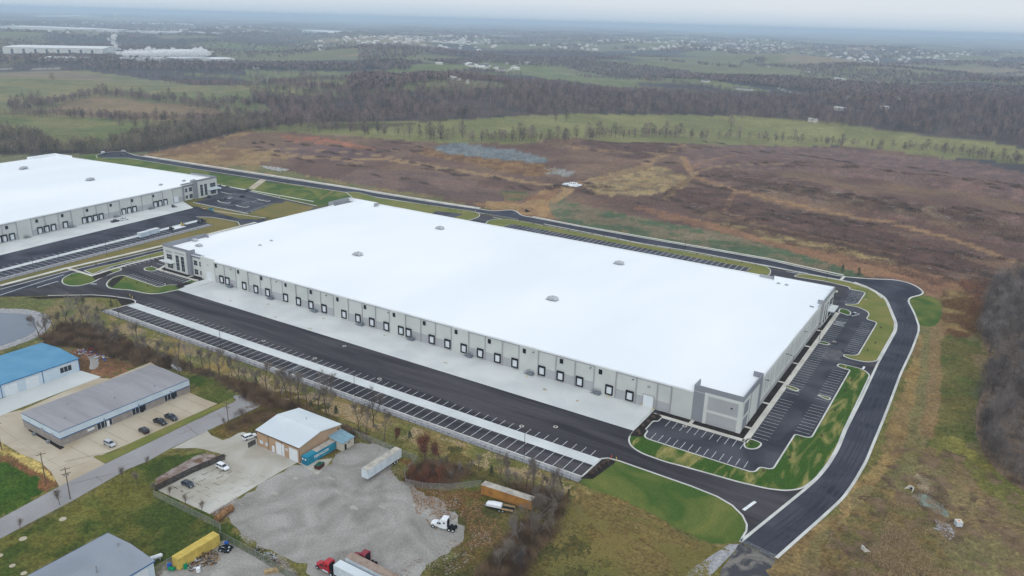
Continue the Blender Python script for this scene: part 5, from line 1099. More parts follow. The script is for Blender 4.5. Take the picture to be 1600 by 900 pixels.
for a, c in ((y0 + 12.6, y0 + 18), (y0 + 25.6, y0 + 31.0), (y0 + 38.5, y0 + 43.8)):
    win(b, 'x', x1, a, c, .35, 2.75, 4); m = MB(); m.box(x1 + .09, x1 + .14, a + 3.4, a + 4.4, .1, 2.4); m.build('door', 'door_white' if a < y0 + 20 else 'black', b)
m = MB(); m.box(x1 + .01, x1 + .08, y0 + 9.2, y0 + 11.6, 1.3, 2.1); m.build('sign_board', 'door_white', b)
for a in (y0 + 15, y0 + 28, y0 + 41): m = MB(); m.box(x1 + .26, x1 + .6, a, a + .3, 3.5, 3.7); m.build('wall_lamp', 'pole_dark', b)
for xx in (2.2, 8.4): m = MB(); m.box(x0 + 10 + xx, x0 + 11 + xx, y0 - .5, y0 - .13, 3.1, 3.7); m.build('wall_vent', 'wall_mid', b)
win(b, 'y', y0 - .12, x0 + 1, x0 + 4.5, 3.4, 4.6, 2, 'paleblue_wall', -1)
for xx, yy in ((7, 12), (16, 6), (16, 24), (18.5, 38)): m = MB(); m.tube((x0 + xx, y0 + yy, 5.5), (x0 + xx, y0 + yy, 6.3), .12, n=6); m.build('vent_pipe', 'steel', b)
for xx in (6.5, 15.2): tag(MB().box(-.6, .6, -.4, .4, .1, .9).box(-.5, .5, -.3, .3, .9, 1.0).build('condenser_unit', 'steel', loc=(-269.2 + xx + 2, 115.2, 0)), 'small air conditioning condenser on dark mulch, %s end of grey unit building' % ('back' if xx < 8 else 'street'), 'air conditioner', 'condensers beside the grey-roofed building')

# tan workshop with white gable roof
b = thing('workshop_building', 'tan metal workshop with white low gable roof and white garage doors', 'building', (-184, 163, 0))
x0, y0, x1, y1 = -194.6 + 184, 153.8 - 163, -174.6 + 184, 172.6 - 163; ym_ = (y0 + y1) / 2
m = MB(); 
prof = [(y0, 0), (y1, 0), (y1, 5.6), (ym_, 7.2), (y0, 5.6)]
n = len(prof); m.add([(x0, u, z) for u, z in prof] + [(x1, u, z) for u, z in prof], [tuple(range(n)), tuple(range(n, 2 * n))[::-1]] + [(i, (i + 1) % n, n + (i + 1) % n, n + i) for i in range(n)])
m.build('wall', 'tan_wall', b)
r = MB()
def rf(z): return [(y0 - .35, 5.62 + z), (ym_, 7.28 + z), (y1 + .35, 5.62 + z)]
a, c = rf(0), rf(.18)
r.add([(x0 - .3, *q) for q in a] + [(x0 - .3, *q) for q in c] + [(x1 + .3, *q) for q in a] + [(x1 + .3, *q) for q in c], [(3, 4, 10, 9), (4, 5, 11, 10), (0, 1, 7, 6)[::-1], (1, 2, 8, 7)[::-1], (0, 3, 9, 6), (2, 8, 11, 5), (0, 1, 4, 3), (1, 2, 5, 4), (6, 9, 10, 7), (7, 10, 11, 8)])
r.build('roof', 'white_roof', b)
t = MB(); t.box(x0 - .3, x1 + .3, y0 - .42, y0 - .36, 5.4, 5.75); t.box(x1 - .05, x1 + .05, y0 - .05, y0 + .05, 0, 5.6); t.box(x0 - .05, x0 + .05, y0 - .05, y0 + .05, 0, 5.6)
for xx in (5.4, 11.8): t.box(x0 + xx, x0 + xx + .12, y0 - .1, y0 - .01, 0, 5.5)
t.build('trim', 'brown_trim', b)
for a in (x1 - 4.7, x1 - 10.9): slab(b, 'garage_door', 'door_white', a, a + 3.9, y0 - .09, y0 - .02, 0, 4.4)
slab(b, 'door', 'door_white', x0 + 7.2, x0 + 8.3, y0 - .09, y0 - .02, 0, 2.3)
slab(b, 'sign_board', 'door_white', x1 - 6.5, x1 - 5.3, y0 - .1, y0 - .02, 2.6, 3.4); slab(b, 'sign_stripe', 'brick_red', x1 - 6.4, x1 - 5.4, y0 - .13, y0 - .1, 2.8, 3.0)
win(b, 'y', y0, x0 + 1.2, x0 + 2.8, 1.2, 2.4, 2, 'paleblue_wall', -1); win(b, 'y', y0, x0 + 4.0, x0 + 5.2, 1.2, 2.4, 2, 'paleblue_wall', -1)
m = MB(); m.tube((x0 + 9.4, ym_ + 4, 6.5), (x0 + 9.4, ym_ + 4, 7.6), .1, n=6); m.build('vent_pipe', 'steel', b)
m = MB(); m.box(x1 + .02, x1 + .4, y1 - 1.6, y1 - 1.2, 4.6, 4.9); m.build('wall_lamp', 'pole_dark', b)
# lean-to office shed
b = thing('shed', 'small cream shed with blue grey sloping metal roof against the tan workshop', 'shed', (-171.6, 169.6, 0))
m = MB(); m.prism([(-2.9, 0), (3.0, 0), (3.0, 2.9), (-2.9, 3.8)], -2.6, 2.9); m.build('wall', 'cream_wall', b)
m = MB(); m.add([(-3.0, -3.0, 3.85), (3.3, -3.0, 2.92), (3.3, 3.2, 2.92), (-3.0, 3.2, 3.85), (-3.0, -3.0, 4.0), (3.3, -3.0, 3.07), (3.3, 3.2, 3.07), (-3.0, 3.2, 4.0)], [(0, 1, 2, 3)[::-1], (4, 5, 6, 7), (0, 1, 5, 4), (1, 2, 6, 5), (2, 3, 7, 6), (3, 0, 4, 7)]); m.build('roof', 'shed_roof', b)
for a in (-.2, .6): win(b, 'x', 3.0, a, a + .5, 1.5, 2.5, 1, 'black')
slab(b, 'door', 'black', 3.01, 3.06, -1.6, -.7, 0, 2.1)

# grey-roofed garage at the bottom edge
b = thing('garage_building', 'grey-roofed building with blue trim cut off by the bottom edge of the photo', 'building', (-173.6, 80, 0))
x0, y0, x1, y1 = -183.6 + 173.6, 60 - 80, -163.8 + 173.6, 94.4 - 80
m = MB(); m.box(x0, x1, y0, y1, 0, 4.9); m.build('wall', 'paleblue_wall', b)
xm = 0; r = MB(); r.add([(x0 - .3, y0, 5.0), (xm, y0, 5.9), (x1 + .3, y0, 5.0), (x0 - .3, y1 + .3, 5.0), (xm, y1 + .3, 5.9), (x1 + .3, y1 + .3, 5.0)], [(0, 1, 4, 3), (1, 2, 5, 4)]); r.box(-.1, .1, y0, y1 + .3, 5.88, 5.95, 1); r.build('roof', ['slate_roof', 'wall_mid'], b)
t = MB()
for sx in (x0 - .36, x1 + .3): t.box(sx, sx + .08, y0, y1 + .32, 4.75, 5.02)
t.add([(x0 - .3, y1 + .32, 4.75), (0, y1 + .32, 5.65), (x1 + .3, y1 + .32, 4.75), (x0 - .3, y1 + .32, 5.0), (0, y1 + .32, 5.9), (x1 + .3, y1 + .32, 5.0)], [(0, 3, 4, 1), (1, 4, 5, 2)]); t.build('trim', 'blue_trim', b)
slab(b, 'garage_door', 'door_white', x1 + .02, x1 + .1, y1 - 7.5, y1 - 1.8, 0, 4.2)
for a, c, h in ((-2.0, 12.5, .9), (3.2, 3.6, 2.0)): m = MB(); m.tube((a, c, 5.4), (a, c, 5.4 + h), .18, n=8); m.tube((a, c, 5.4 + h), (a, c, 5.7 + h), .28, n=8); m.build('vent_pipe', 'galv', b)
m = MB(); m.tube((-1.7, 0, 1.0), (1.7, 0, 1.0), .6, n=12); m.tube((-2.0, 0, 1.0), (-1.7, 0, 1.0), .3, .6, n=12); m.tube((1.7, 0, 1.0), (2.0, 0, 1.0), .6, .3, n=12)
for a in (-1.2, 1.2): m.box(a - .1, a + .1, -.5, .5, 0, .5)
q = [(-169.7,98.3)][0]
o = m.build('propane_tank', 'white_paint', loc=(q[0], q[1], 0)); o.rotation_euler = (0, 0, 1.2); tag(o, 'white propane tank on its side beside the grey-roofed garage', 'gas tank')
m = MB(); m.tube((-3, 0, 1.0), (3, 0, 1.0), .75, n=12); m.box(-2.2, -1.8, -.6, .6, 0, .5); m.box(1.8, 2.2, -.6, .6, 0, .5)
q = [(-267.6,175.2)][0]; o = m.build('storage_tank', 'wall_mid', loc=(q[0], q[1], 0)); o.rotation_euler = (0, 0, -.15); tag(o, 'long pale grey storage tank lying among the trees', 'storage tank')

# ------------------------------------------------------------------ vehicles
def car(label, cat, paint, x, y, rz, kind='suv', group=None):
    t = thing({'suv': 'suv', 'sedan': 'sedan', 'pickup': 'pickup_truck', 'van': 'van'}[kind], label, cat, (x, y, Z1 + .03), rz, group)
    Lh, W = (2.4, .95) if kind in ('suv', 'sedan') else (2.8, 1.0)
    hood, roof = {'suv': (1.08, 1.72), 'sedan': (.95, 1.42), 'pickup': (1.15, 1.85), 'van': (1.2, 2.1)}[kind]
    # cross-sections along x (front is +x): (x, z_low, z_top, half width)
    if kind == 'pickup': sec = [(-2.8, .5, 1.12, .9), (-2.7, .4, 1.15, .98), (-.75, .38, 1.15, 1.0), (1.0, .38, 1.16, 1.0), (2.5, .4, 1.08, .97), (2.8, .5, .85, .88)]
    else: sec = [(-Lh, .5, hood - .1, .82), (-Lh + .15, .36, hood, W), (-.8, .32, hood + .03, W), (1.0, .32, hood + .02, W), (Lh - .25, .36, hood - .15, W - .05), (Lh, .48, hood - .32, W - .18)]
    m = MB(); V = []
    for a, zl, zt, w in sec: V += [(a, -w * .94, zl), (a, -w, (zl + zt) / 2), (a, -w * .9, zt), (a, w * .9, zt), (a, w, (zl + zt) / 2), (a, w * .94, zl)]
    F = []
    for i in range(len(sec) - 1):
        for j in range(6): F.append((i * 6 + j, i * 6 + (j + 1) % 6, i * 6 + 6 + (j + 1) % 6, i * 6 + 6 + j))
    F += [tuple(range(6)), tuple(range(len(V) - 6, len(V)))[::-1]]
    m.add(V, F); body = m.build('body', paint, t)
    cx = {'suv': (-2.25, -1.95, .45, 1.15), 'sedan': (-1.9, -1.0, .3, 1.2), 'pickup': (-.8, -.6, .7, 1.35), 'van': (-2.3, -2.15, 1.0, 1.7)}[kind]
    c = MB(); b0 = hood + (.0 if kind != 'pickup' else 0); w0, w1 = W * .9, W * .74
    c.add([(cx[0], -w0, b0), (cx[3], -w0, b0), (cx[2], -w1, roof - .06), (cx[1], -w1, roof - .06), (cx[0], w0, b0), (cx[3], w0, b0), (cx[2], w1, roof - .06), (cx[1], w1, roof - .06)],
        [(0, 1, 2, 3), (4, 7, 6, 5), (1, 5, 6, 2), (0, 3, 7, 4), (3, 2, 6, 7)])
    c.build('window_band', 'glass', t)
    r = MB(); r.box(cx[1] - .02, cx[2] + .02, -w1 - .02, w1 + .02, roof - .08, roof); 
    for s in (-1, 1):
        for p0, p1 in (((cx[0], w0), (cx[1], w1)), ((cx[3], w0), (cx[2], w1)), (((cx[0] + cx[3]) / 2 - .1, w0), ((cx[1] + cx[2]) / 2 - .1, w1))):
            r.tube((p0[0], s * p0[1], b0), (p1[0], s * p1[1], roof - .05), .055, n=4)
    if kind == 'van': r.box(-2.3, .6, -w0, -w0 + .05, b0, roof - .1); r.box(-2.3, .6, w0 - .05, w0, b0, roof - .1)
    r.build('roof', paint, t)
    if kind == 'pickup':
        d = MB(); d.box(-2.62, -.85, -.8, .8, 1.12, 1.17); d.build('truck_bed', 'black', t)
    for sx in (-Lh + .85, Lh - .85):
        for s in (-1, 1):
            q = MB(); q.tube((sx, s * (W - .22), .35), (sx, s * (W + .01), .35), .36, n=14); wl = q.build('wheel', 'rubber', t)
            q = MB(); q.tube((sx, s * (W + .012), .35), (sx, s * (W + .03), .35), .2, n=10); q.build('rim', 'steel', wl)
    fx, fz = (Lh - .1, hood - .32) if kind != 'pickup' else (2.72, .86)
    for s in (-1, 1):
        q = MB(); q.box(fx - .05, fx + .1, s * .62 - .17, s * .62 + .17, fz - .06, fz + .12); q.build('headlight', 'lens', t)
        q = MB(); q.box(-Lh - .03, -Lh + .08, s * .68 - .12, s * .68 + .12, hood - .35, hood - .1); q.build('tail_light', 'tail', t)
    if kind == 'pickup' or kind == 'suv' or kind == 'sedan':
        for s in (-1, 1): q = MB(); q.box(cx[3] - .25, cx[3] - .1, s * (W + .08) - .07, s * (W + .08) + .07, hood + .02, hood + .16); q.build('mirror', paint, t)
    return t
car('silver SUV parked alone nearest the street end of the beige lot', 'suv', 'silver_paint', -234.0, 125.8, 0.0)
car('black SUV parked left of the two dark pickups by the grey-roofed units', 'suv', 'black_paint', -232.9, 137.5, math.pi * .97)
car('black pickup truck parked between the black SUV and navy pickup', 'pickup truck', 'black_paint', -233.8, 144.4, 0.05, 'pickup')
car('dark navy pickup truck parked rightmost on the beige lot', 'pickup truck', 'navy_paint', -233.6, 148.6, 0.0, 'pickup')
sv = car('white SUV with open tailgate parked beside the tan workshop', 'suv', 'white_paint', -200.2, 155.2, math.radians(75))
q = MB(); q.add([(-2.1, -.75, 1.72), (-2.1, .75, 1.72), (-3.0, .7, 2.05), (-3.0, -.7, 2.05)], [(0, 1, 2, 3)]); q.build('tailgate', 'glass', sv)
car('white SUV parked against the black slatted fence', 'suv', 'white_paint', -192.0, 137.6, 0.0)
car('dark blue grey sedan parked on the stained concrete pad', 'sedan', 'navy_paint', -192.8, 125.4, 0.0, 'sedan')
car('silver pickup truck driving past the right end of the warehouse', 'pickup truck', 'silver_paint', [(-51,411.2)][0][0], [(-51,411.2)][0][1], math.radians(62), 'pickup')
for (px, lab, pt, rz, kd) in zip([(-541.5,410.6),(-549.6,419.1),(-540.7,419.7),(-517.6,420.7),(-503.5,403.9),(-506.1,388.3),(-505.1,393.6),(-521.1,386.4),(-492.2,359.2),(-484.7,360),(-505.9,298.8),(-506.2,305.6),(-743.6,455.9),(-763.6,470.1),(-527,363.9)],
    ['white van parked by the glass entrance of the second warehouse', 'dark car behind the white van in the far office lot', 'black car second from the white van along the far kerb', 'dark pickup alone by the grass slope kerb of the far lot', 'black pickup in the middle of the far office lot', 'black car nosed beside a smaller grey car on the far lot', 'small grey car beside the black one in the far lot', 'dark pickup nearest the office door of the second warehouse', 'tan pickup at the entry to the second truck yard', 'teal and white pickup at the entry to the second truck yard', 'dark flatbed pickup at the dock stairs of the second warehouse', 'white work pickup parked on the second dock apron', 'black car on the distant turning circle', 'white pickup at the back rim of the distant turning circle', 'red and black truck backed to a dock of the second warehouse'],
    ['white_paint', 'black_paint', 'black_paint', 'navy_paint', 'black_paint', 'black_paint', 'silver_paint', 'navy_paint', 'lumber', 'teal', 'navy_paint', 'white_paint', 'black_paint', 'white_paint', 'red_paint'],
    [.2, -.2, -.2, 1.2, 1.9, 1.8, 1.8, 2.0, -.3, -.3, 1.6, 1.5, .2, .1, 1.2], ['van', 'sedan', 'sedan', 'pickup', 'pickup', 'sedan', 'sedan', 'pickup', 'pickup', 'pickup', 'pickup', 'pickup', 'sedan', 'pickup', 'pickup']):
    car(lab, {'van': 'van', 'sedan': 'car', 'pickup': 'pickup truck'}[kd], pt, px[0], px[1], rz, kd)

def wheel_on(t, x, y, r=.5, w=.28, dual=False):
    s = 1 if y > 0 else -1
    q = MB(); q.tube((x, y - s * w, r), (x, y, r), r, n=16)
    wl = q.build('wheel', 'rubber', t)
    q = MB(); q.tube((x, y + s * .002, r), (x, y + s * .02, r), r * .55, n=12); q.build('rim', 'trailer_white', wl)
def tractor(label, paint, x, y, rz, hooded=True, frame='black'):
    t = thing('semi_tractor', label, 'truck', (x, y, Z0), rz)
    # +x is forward
    m = MB(); m.box(-3.9, 2.6, -.42, .42, .75, 1.05); m.build('chassis', frame, t)
    m = MB(); V = []
    sec = [(1.15, .75, 1.95, 1.02), (2.3, .72, 1.82, .98), (3.1, .72, 1.62, .86), (3.42, .78, 1.3, .74)]
    for a, zl, zt, w in sec: V += [(a, -w, zl), (a, -w, zt - .3), (a, -w * .62, zt), (a, w * .62, zt), (a, w, zt - .3), (a, w, zl)]
    F = [(i * 6 + j, i * 6 + (j + 1) % 6, i * 6 + 6 + (j + 1) % 6, i * 6 + 6 + j) for i in range(3) for j in range(6)] + [tuple(range(6)), tuple(range(18, 24))[::-1]]
    m.add(V, F); m.build('hood', paint, t)
    m = MB(); V = []
    sec = [(-1.7, .72, 3.62, 1.16), (-1.5, .72, 3.72, 1.18), (-.1, .72, 3.7, 1.18), (.25, .72, 3.3, 1.16), (.75, .72, 2.62, 1.12), (1.2, .72, 1.95, 1.06)]
    for a, zl, zt, w in sec: V += [(a, -w, zl), (a, -w, zt - .35), (a, -w * .72, zt), (a, w * .72, zt), (a, w, zt - .35), (a, w, zl)]
    F = [(i * 6 + j, i * 6 + (j + 1) % 6, i * 6 + 6 + (j + 1) % 6, i * 6 + 6 + j) for i in range(5) for j in range(6)] + [tuple(range(6)), tuple(range(30, 36))[::-1]]
    m.add(V, F); m.build('cab', paint, t)
    m = MB(); m.add([(.80, -.95, 2.6), (.80, .95, 2.6), (1.22, .95, 2.0), (1.22, -.95, 2.0)], [(0, 1, 2, 3)]); m.v = [(a + .03, b, c + .03) for a, b, c in m.v]; m.build('windscreen', 'glass', t)
    for s in (-1, 1):
        m = MB(); m.box(.15, .85, s * 1.17 - .02, s * 1.17 + .02, 1.75, 2.35); m.build('side_window', 'glass', t)
        m = MB(); m.box(-1.1, -.6, s * 1.19 - .02, s * 1.19 + .02, 2.2, 2.7); m.build('sleeper_window', 'black', t)
        m = MB(); m.tube((-1.35, s * .95, .72), (.6, s * .95, .72), .32, n=12); m.build('fuel_tank', 'trailer_white', t)
        m = MB(); m.box(2.9, 3.3, s * .72 - .2, s * .72 + .2, 1.0, 1.22); m.build('headlight', 'lens', t)
        m = MB(); m.box(.95, 1.15, s * 1.45 - .12, s * 1.45 + .12, 1.9, 2.5); m.build('mirror', 'black', t)
        wheel_on(t, 2.55, s * 1.15)
        for xx in (-2.4, -3.55): wheel_on(t, xx, s * 1.2, w=.6)
    m = MB(); m.tube((-3.0, 0, 1.05), (-3.0, 0, 1.25), .5, n=12); m.build('fifth_wheel', 'black', t)
    m = MB(); m.box(3.4, 3.5, -1.0, 1.0, .4, .8); m.build('bumper', 'galv', t)
    m = MB(); m.box(-1.72, -1.68, -.9, .9, 1.0, 3.3); m.build('cab_back', 'black', t)
    return t
def dirto(a, b): return math.atan2(b[1] - a[1], b[0] - a[0])
P = [(-112.2,153.6),(-119.8,151.7)]; tractor('white semi tractor with sleeper cab, parked alone on gravel', 'white_paint', (P[0][0] + P[1][0]) / 2, (P[0][1] + P[1][1]) / 2 , dirto(*P))
P = [(-121.2,125),(-130.7,120)]; tractor('bright red semi tractor coupled to the white box trailer', 'red_paint', -129.6, 120.9, math.pi)
tractor('maroon semi tractor parked behind the weathered grey-roofed trailer', 'maroon', -124.3, 128.7, math.radians(181))
def trailer(label, side, top, x, y, rz, ln_=16.2, h=(1.15, 4.1), legs=True, wheels=True, cat='trailer', name='box_trailer'):
    t = thing(name, label, cat, (x, y, Z0), rz)
    m = MB(); m.box(-ln_ / 2, ln_ / 2, -1.28, 1.28, h[0], h[1]); 
    m.build('box_body', side, t)
    r = MB(); r.box(-ln_ / 2 - .02, ln_ / 2 + .02, -1.3, 1.3, h[1], h[1] + .06)
    for k in range(int(ln_ / 1.2)): r.box(-ln_ / 2 + .5 + k * 1.2, -ln_ / 2 + .56 + k * 1.2, -1.27, 1.27, h[1] + .06, h[1] + .09)
    r.build('roof', top, t)
    d = MB(); 
    for k in range(int(ln_ / .9)): 
        for s in (-1, 1): d.box(-ln_ / 2 + .3 + k * .9, -ln_ / 2 + .36 + k * .9, s * 1.3 - .02, s * 1.3 + .02, h[0] + .1, h[1] - .05)
    d.build('side_ribs', side, t)
    d = MB()
    for s in (-1, 1): d.box(ln_ / 2, ln_ / 2 + .05, s * .62 - .58, s * .62 + .58, h[0] + .08, h[1] - .08)
    d.build('rear_door', side, t)
    if wheels:
        for xx in (ln_ / 2 - 2.2, ln_ / 2 - 3.4):
            for s in (-1, 1): wheel_on(t, xx, s * 1.24, w=.6)
        m = MB(); m.box(ln_ / 2 - 4.2, ln_ / 2 - 1.4, -.5, .5, .6, h[0]); m.build('bogie', 'black', t)
    if legs:
        for s in (-1, 1): m = MB(); m.box(-ln_ / 2 + 2.6, -ln_ / 2 + 2.8, s * .8 - .08, s * .8 + .08, 0, h[0]); m.build('landing_leg', 'steel', t)
    return t
P = [(-153.5,163.2),(-153.7,180.8)]
P = [(-152.2,161),(-152,175.3)]; trailer('dull white box trailer with dirty roof standing alone beside the gravel', 'trailer_white', 'trailer_roof', -150.3, 165.9, math.radians(90), 16.2)
trailer('white box trailer coupled behind the bright red tractor', 'trailer_white', 'white_roof', -117.9, 120.9, 0.0, 16.2, (1.28, 4.1))
trailer('weathered white trailer with rusty brown roof beside the red truck', 'trailer_white', 'trailer_rust', -117.6, 124.9, 0.0, 16.2)
c = trailer('orange storage trailer with dented grey roof near the brush', 'orange_steel', 'trailer_roof', -107.9, 174.3, math.radians(4.5), 17.2, (.35, 3.5), False, False)
c = trailer('yellow box container standing on the scrap yard', 'yellow_paint', 'yellow_paint', -162.2, 105.7, math.radians(90), 12.8, (.15, 3.4), False, False, 'container', 'storage_container')
c = thing('shipping_container', 'teal shipping container with white lettering along the tan workshop', 'container', (-172.5, 160.0, Z0), math.radians(90))
m = MB(); ln_ = 12.4; m.box(-ln_ / 2, ln_ / 2, -1.22, 1.22, .15, 3.05)
for k in range(44):
    for s in (-1, 1): m.box(-ln_ / 2 + .15 + k * .305, -ln_ / 2 + .28 + k * .305, s * 1.23 - .03, s * 1.23 + .03, .35, 2.9)
m.build('box_body', 'teal', c)
m = MB(); m.box(-ln_ / 2, -1.8, -1.2, 1.2, 3.053, 3.09); m.build('roof', 'teal', c)
m = MB(); m.box(-1.8, ln_ / 2, -1.2, 1.2, 3.053, 3.12); m.build('tarp', 'trailer_roof', c)
for s in (-1, 1):
    m = MB(); m.box(-ln_ / 2 - .06, -ln_ / 2 - .003, s * .6 - .56, s * .6 + .56, .3, 2.95); m.build('rear_door', 'teal_dark', c)
    m = MB(); m.box(-ln_ / 2 - .08, -ln_ / 2 - .062, s * .6 - .3, s * .6 + .3, 1.9, 2.5); m.build('door_sign', 'door_white', c)
def letters(text, size, loc, rot, m, parent, name='lettering'):
    cu = bpy.data.curves.new(name, 'FONT'); cu.body = text; cu.size = size; cu.extrude = .01; cu.align_x = 'CENTER'; cu.offset = size * .03
    o = bpy.data.objects.new(name, cu); C.objects.link(o); bpy.context.view_layer.update()
    me = bpy.data.meshes.new_from_object(o.evaluated_get(bpy.context.evaluated_depsgraph_get())); bpy.data.objects.remove(o)
    me.materials.clear(); me.materials.append(M[m]); o = bpy.data.objects.new(name, me); C.objects.link(o)
    o.parent = parent; o.location = loc; o.rotation_euler = rot; return o
letters('TERMACOR', 1.25, (.1, -1.28, 1.35), (math.pi / 2, 0, 0), 'door_white', c)
# dumpster
c = thing('dumpster', 'dark red dumpster with green lids beside the teal container', 'dumpster', (*[(-167.5,155.4)][0], Z0), .2)
m = MB(); m.prism([(-.95, .2), (.95, .2), (1.05, 1.5), (-1.05, 1.2)], -1.4, 1.4); m.build('bin', 'rust_steel', c)
for s in (-1, 1): m = MB(); m.add([(-1.05, s * .72 - .66, 1.24), (1.05, s * .72 - .66, 1.54), (1.05, s * .72 + .66, 1.54), (-1.05, s * .72 + .66, 1.24), (-1.05, s * .72 - .66, 1.3), (1.05, s * .72 - .66, 1.6), (1.05, s * .72 + .66, 1.6), (-1.05, s * .72 + .66, 1.3)], [(0, 3, 2, 1), (4, 5, 6, 7), (0, 1, 5, 4), (1, 2, 6, 5), (2, 3, 7, 6), (3, 0, 4, 7)]); m.build('lid', 'green_steel', c)
# flatbed trailer with a white pickup camper shell
P = [(-111,168.8),(-103.3,171)]; mid = ((P[0][0] + P[1][0]) / 2, (P[0][1] + P[1][1]) / 2)
c = thing('flatbed_trailer', 'small open flatbed trailer with wooden sides beside the orange trailer', 'trailer', (mid[0], mid[1] - .5, Z0), dirto(P[0], P[1]))
m = MB(); m.box(-4.2, 4.0, -1.1, 1.1, .62, .74); m.build('deck', 'black', c)
for s in (-1, 1):
    m = MB(); m.box(.4, 4.0, s * 1.1 - .04, s * 1.1 + .04, .74, 1.4); m.build('side_board', 'lumber', c)
    for xx in (-.1, .95): wheel_on(c, xx, s * 1.35, r=.36, w=.25)
m = MB(); m.tube((-5.4, 0, .6), (-4.2, -.6, .65), .05, n=4); m.tube((-5.4, 0, .6), (-4.2, .6, .65), .05, n=4); m.build('drawbar', 'steel', c)
m = MB(); V = []
for a, w, z0, z1 in ((-2.6, .8, .1, .75), (-2.3, 1.0, 0, 1.0), (-.5, 1.05, 0, 1.25), (1.9, 1.05, 0, 1.2), (2.2, 1.0, 0, 1.0)): V += [(a, -w, z0 + .2), (a, -w, z1 - .2), (a, -w * .5, z1), (a, w * .5, z1), (a, w, z1 - .2), (a, w, z0 + .2)]
m.add(V, [(i * 6 + j, i * 6 + (j + 1) % 6, i * 6 + 6 + (j + 1) % 6, i * 6 + 6 + j) for i in range(4) for j in range(6)] + [tuple(range(6)), tuple(range(24, 30))[::-1]])
o = m.build('truck_camper_shell', 'white_paint', loc=(mid[0], mid[1], Z0 + .78)); o.rotation_euler = (0, 0, dirto(P[0], P[1])); 
o.location = (mid[0] - 1.9 * math.cos(dirto(P[0], P[1])), mid[1] - .5 - 1.9 * math.sin(dirto(P[0], P[1])), Z0 + .78); tag(o, 'white rounded shell loaded on the front of the small flatbed', 'boat')
# rusty culvert pipe / old tank by the stained pad
m = MB(); m.tube((-3.2, 0, 1.0), (3.2, 0, 1.0), 1.0, n=16); m.box(-2.6, -2.2, -.9, .9, 0, .4); m.box(2.2, 2.6, -.9, .9, 0, .4)
q = [(-171,121.5)][0]; o = m.build('rusty_tank', 'wood_pile', loc=(q[0], q[1], 0)); o.rotation_euler = (0, 0, math.radians(100)); tag(o, 'rusty brown cylindrical tank lying at the corner of the stained concrete pad', 'storage tank')
# two white crew trailers on the second yard
for px, nm, ad in zip([(-457.6,288),(-459.1,295.9)], ('left', 'right'), (0, 0)):
    c = thing('portable_cabin', 'white portable cabin, %s of the two on the second trailer row' % nm, 'cabin', (px[0], px[1], Z1), brz + math.pi / 2)
    m = MB(); m.box(-1.5, 1.5, -3.6, 3.6, .4, 3.1); m.build('cabin_body', 'paleblue_wall', c); m = MB(); m.box(-1.6, 1.6, -3.7, 3.7, 3.1, 3.25); m.build('roof', 'frame_white', c)
    for a in (-2, 1): win(c, 'x', 1.5, a, a + 1, 1.5, 2.4, 1)
    m = MB(); m.box(-1.3, 1.3, -3.2, -2.8, 0, .4); m.box(-1.3, 1.3, 2.8, 3.2, 0, .4); m.build('base_block', 'black', c)
# skid-steer loaders / lifts on the second yard
def machine(label, x, y, rz, col, s=1.0, cat='loader'):
    c = thing('skid_loader', label, cat, (x, y, Z1 + .05), rz); c.scale = (s, s, s)
    m = MB(); m.prism([(-1.2, .5), (1.0, .5), (1.0, 1.1), (.2, 1.3), (-.2, 2.1), (-1.0, 2.1), (-1.3, 1.4)], -.75, .75); m.build('body', col, c)
    m = MB(); m.box(-.9, .15, -.7, .7, 1.45, 1.95); m.v = [(a, b * 1.09, z) for a, b, z in m.v]; m.build('cab_window', 'glass', c)
    for sx in (-.75, .7):
        for sy in (-1, 1): m = MB(); m.tube((sx, sy * .78, .42), (sx, sy * 1.05, .42), .42, n=12); m.build('wheel', 'rubber', c)
    for sy in (-1, 1): m = MB(); m.tube((-1.1, sy * .85, 1.6), (1.7, sy * .85, .9), .08, n=5); m.build('lift_arm', 'pole_dark', c)
    m = MB(); m.prism([(1.6, .2), (2.3, .15), (2.3, .3), (1.75, .8)], -.95, .95); m.build('bucket', 'pole_dark', c)
for px, lab, col, rz in zip([(-462.3,320.1),(-459.6,331.2),(-462.4,335.9),(-459.4,309.2),(-301.7,502.6),(-513.9,349.6)], ['yellow skid loader on the second trailer row', 'dark loader by the end kerb of the second trailer row', 'small black loader behind the dark loader', 'small dark machine left of the white slab on the second row', 'black excavator parked where the dirt track meets the back road', 'dark scissor lift on the second dock apron'], ['yellow_paint', 'navy_paint', 'black_paint', 'black_paint', 'black_paint', 'black_paint'], (1.2, .5, .9, 2, 1, 1)): machine(lab, px[0], px[1], rz, col)
o = tag(MB().box(-2.6, 2.6, -5, 5, 0, .25).build('foam_stack', 'white_paint', loc=(*[(-460.8,314.6)][0], Z1 + .03)), 'flat white stack of sheets on the second trailer row', 'material stack'); o.rotation_euler = (0, 0, brz + math.pi / 2)
c = thing('concrete_mixer', 'white mixer truck at the left rim of the distant turning circle', 'truck', (*[(-761.8,447.7)][0], Z0), 2.8)
m = MB(); m.box(-4, 3.6, -.5, .5, .7, 1.1); m.build('chassis', 'black', c); m = MB(); m.prism([(2.0, .7), (4.0, .7), (4.0, 1.8), (3.6, 2.8), (2.0, 2.8)], -1.2, 1.2); m.build('cab', 'white_paint', c)
m = MB(); m.tube((-3.4, 0, 3.0), (-1.2, 0, 2.4), .7, 1.3, n=12); m.tube((-1.2, 0, 2.4), (1.6, 0, 2.1), 1.3, .9, n=12); m.build('drum', 'trailer_white', c)
for xx in (-2.6, -1.3, 2.8):
    for s in (-1, 1): wheel_on(c, xx, s * 1.2)

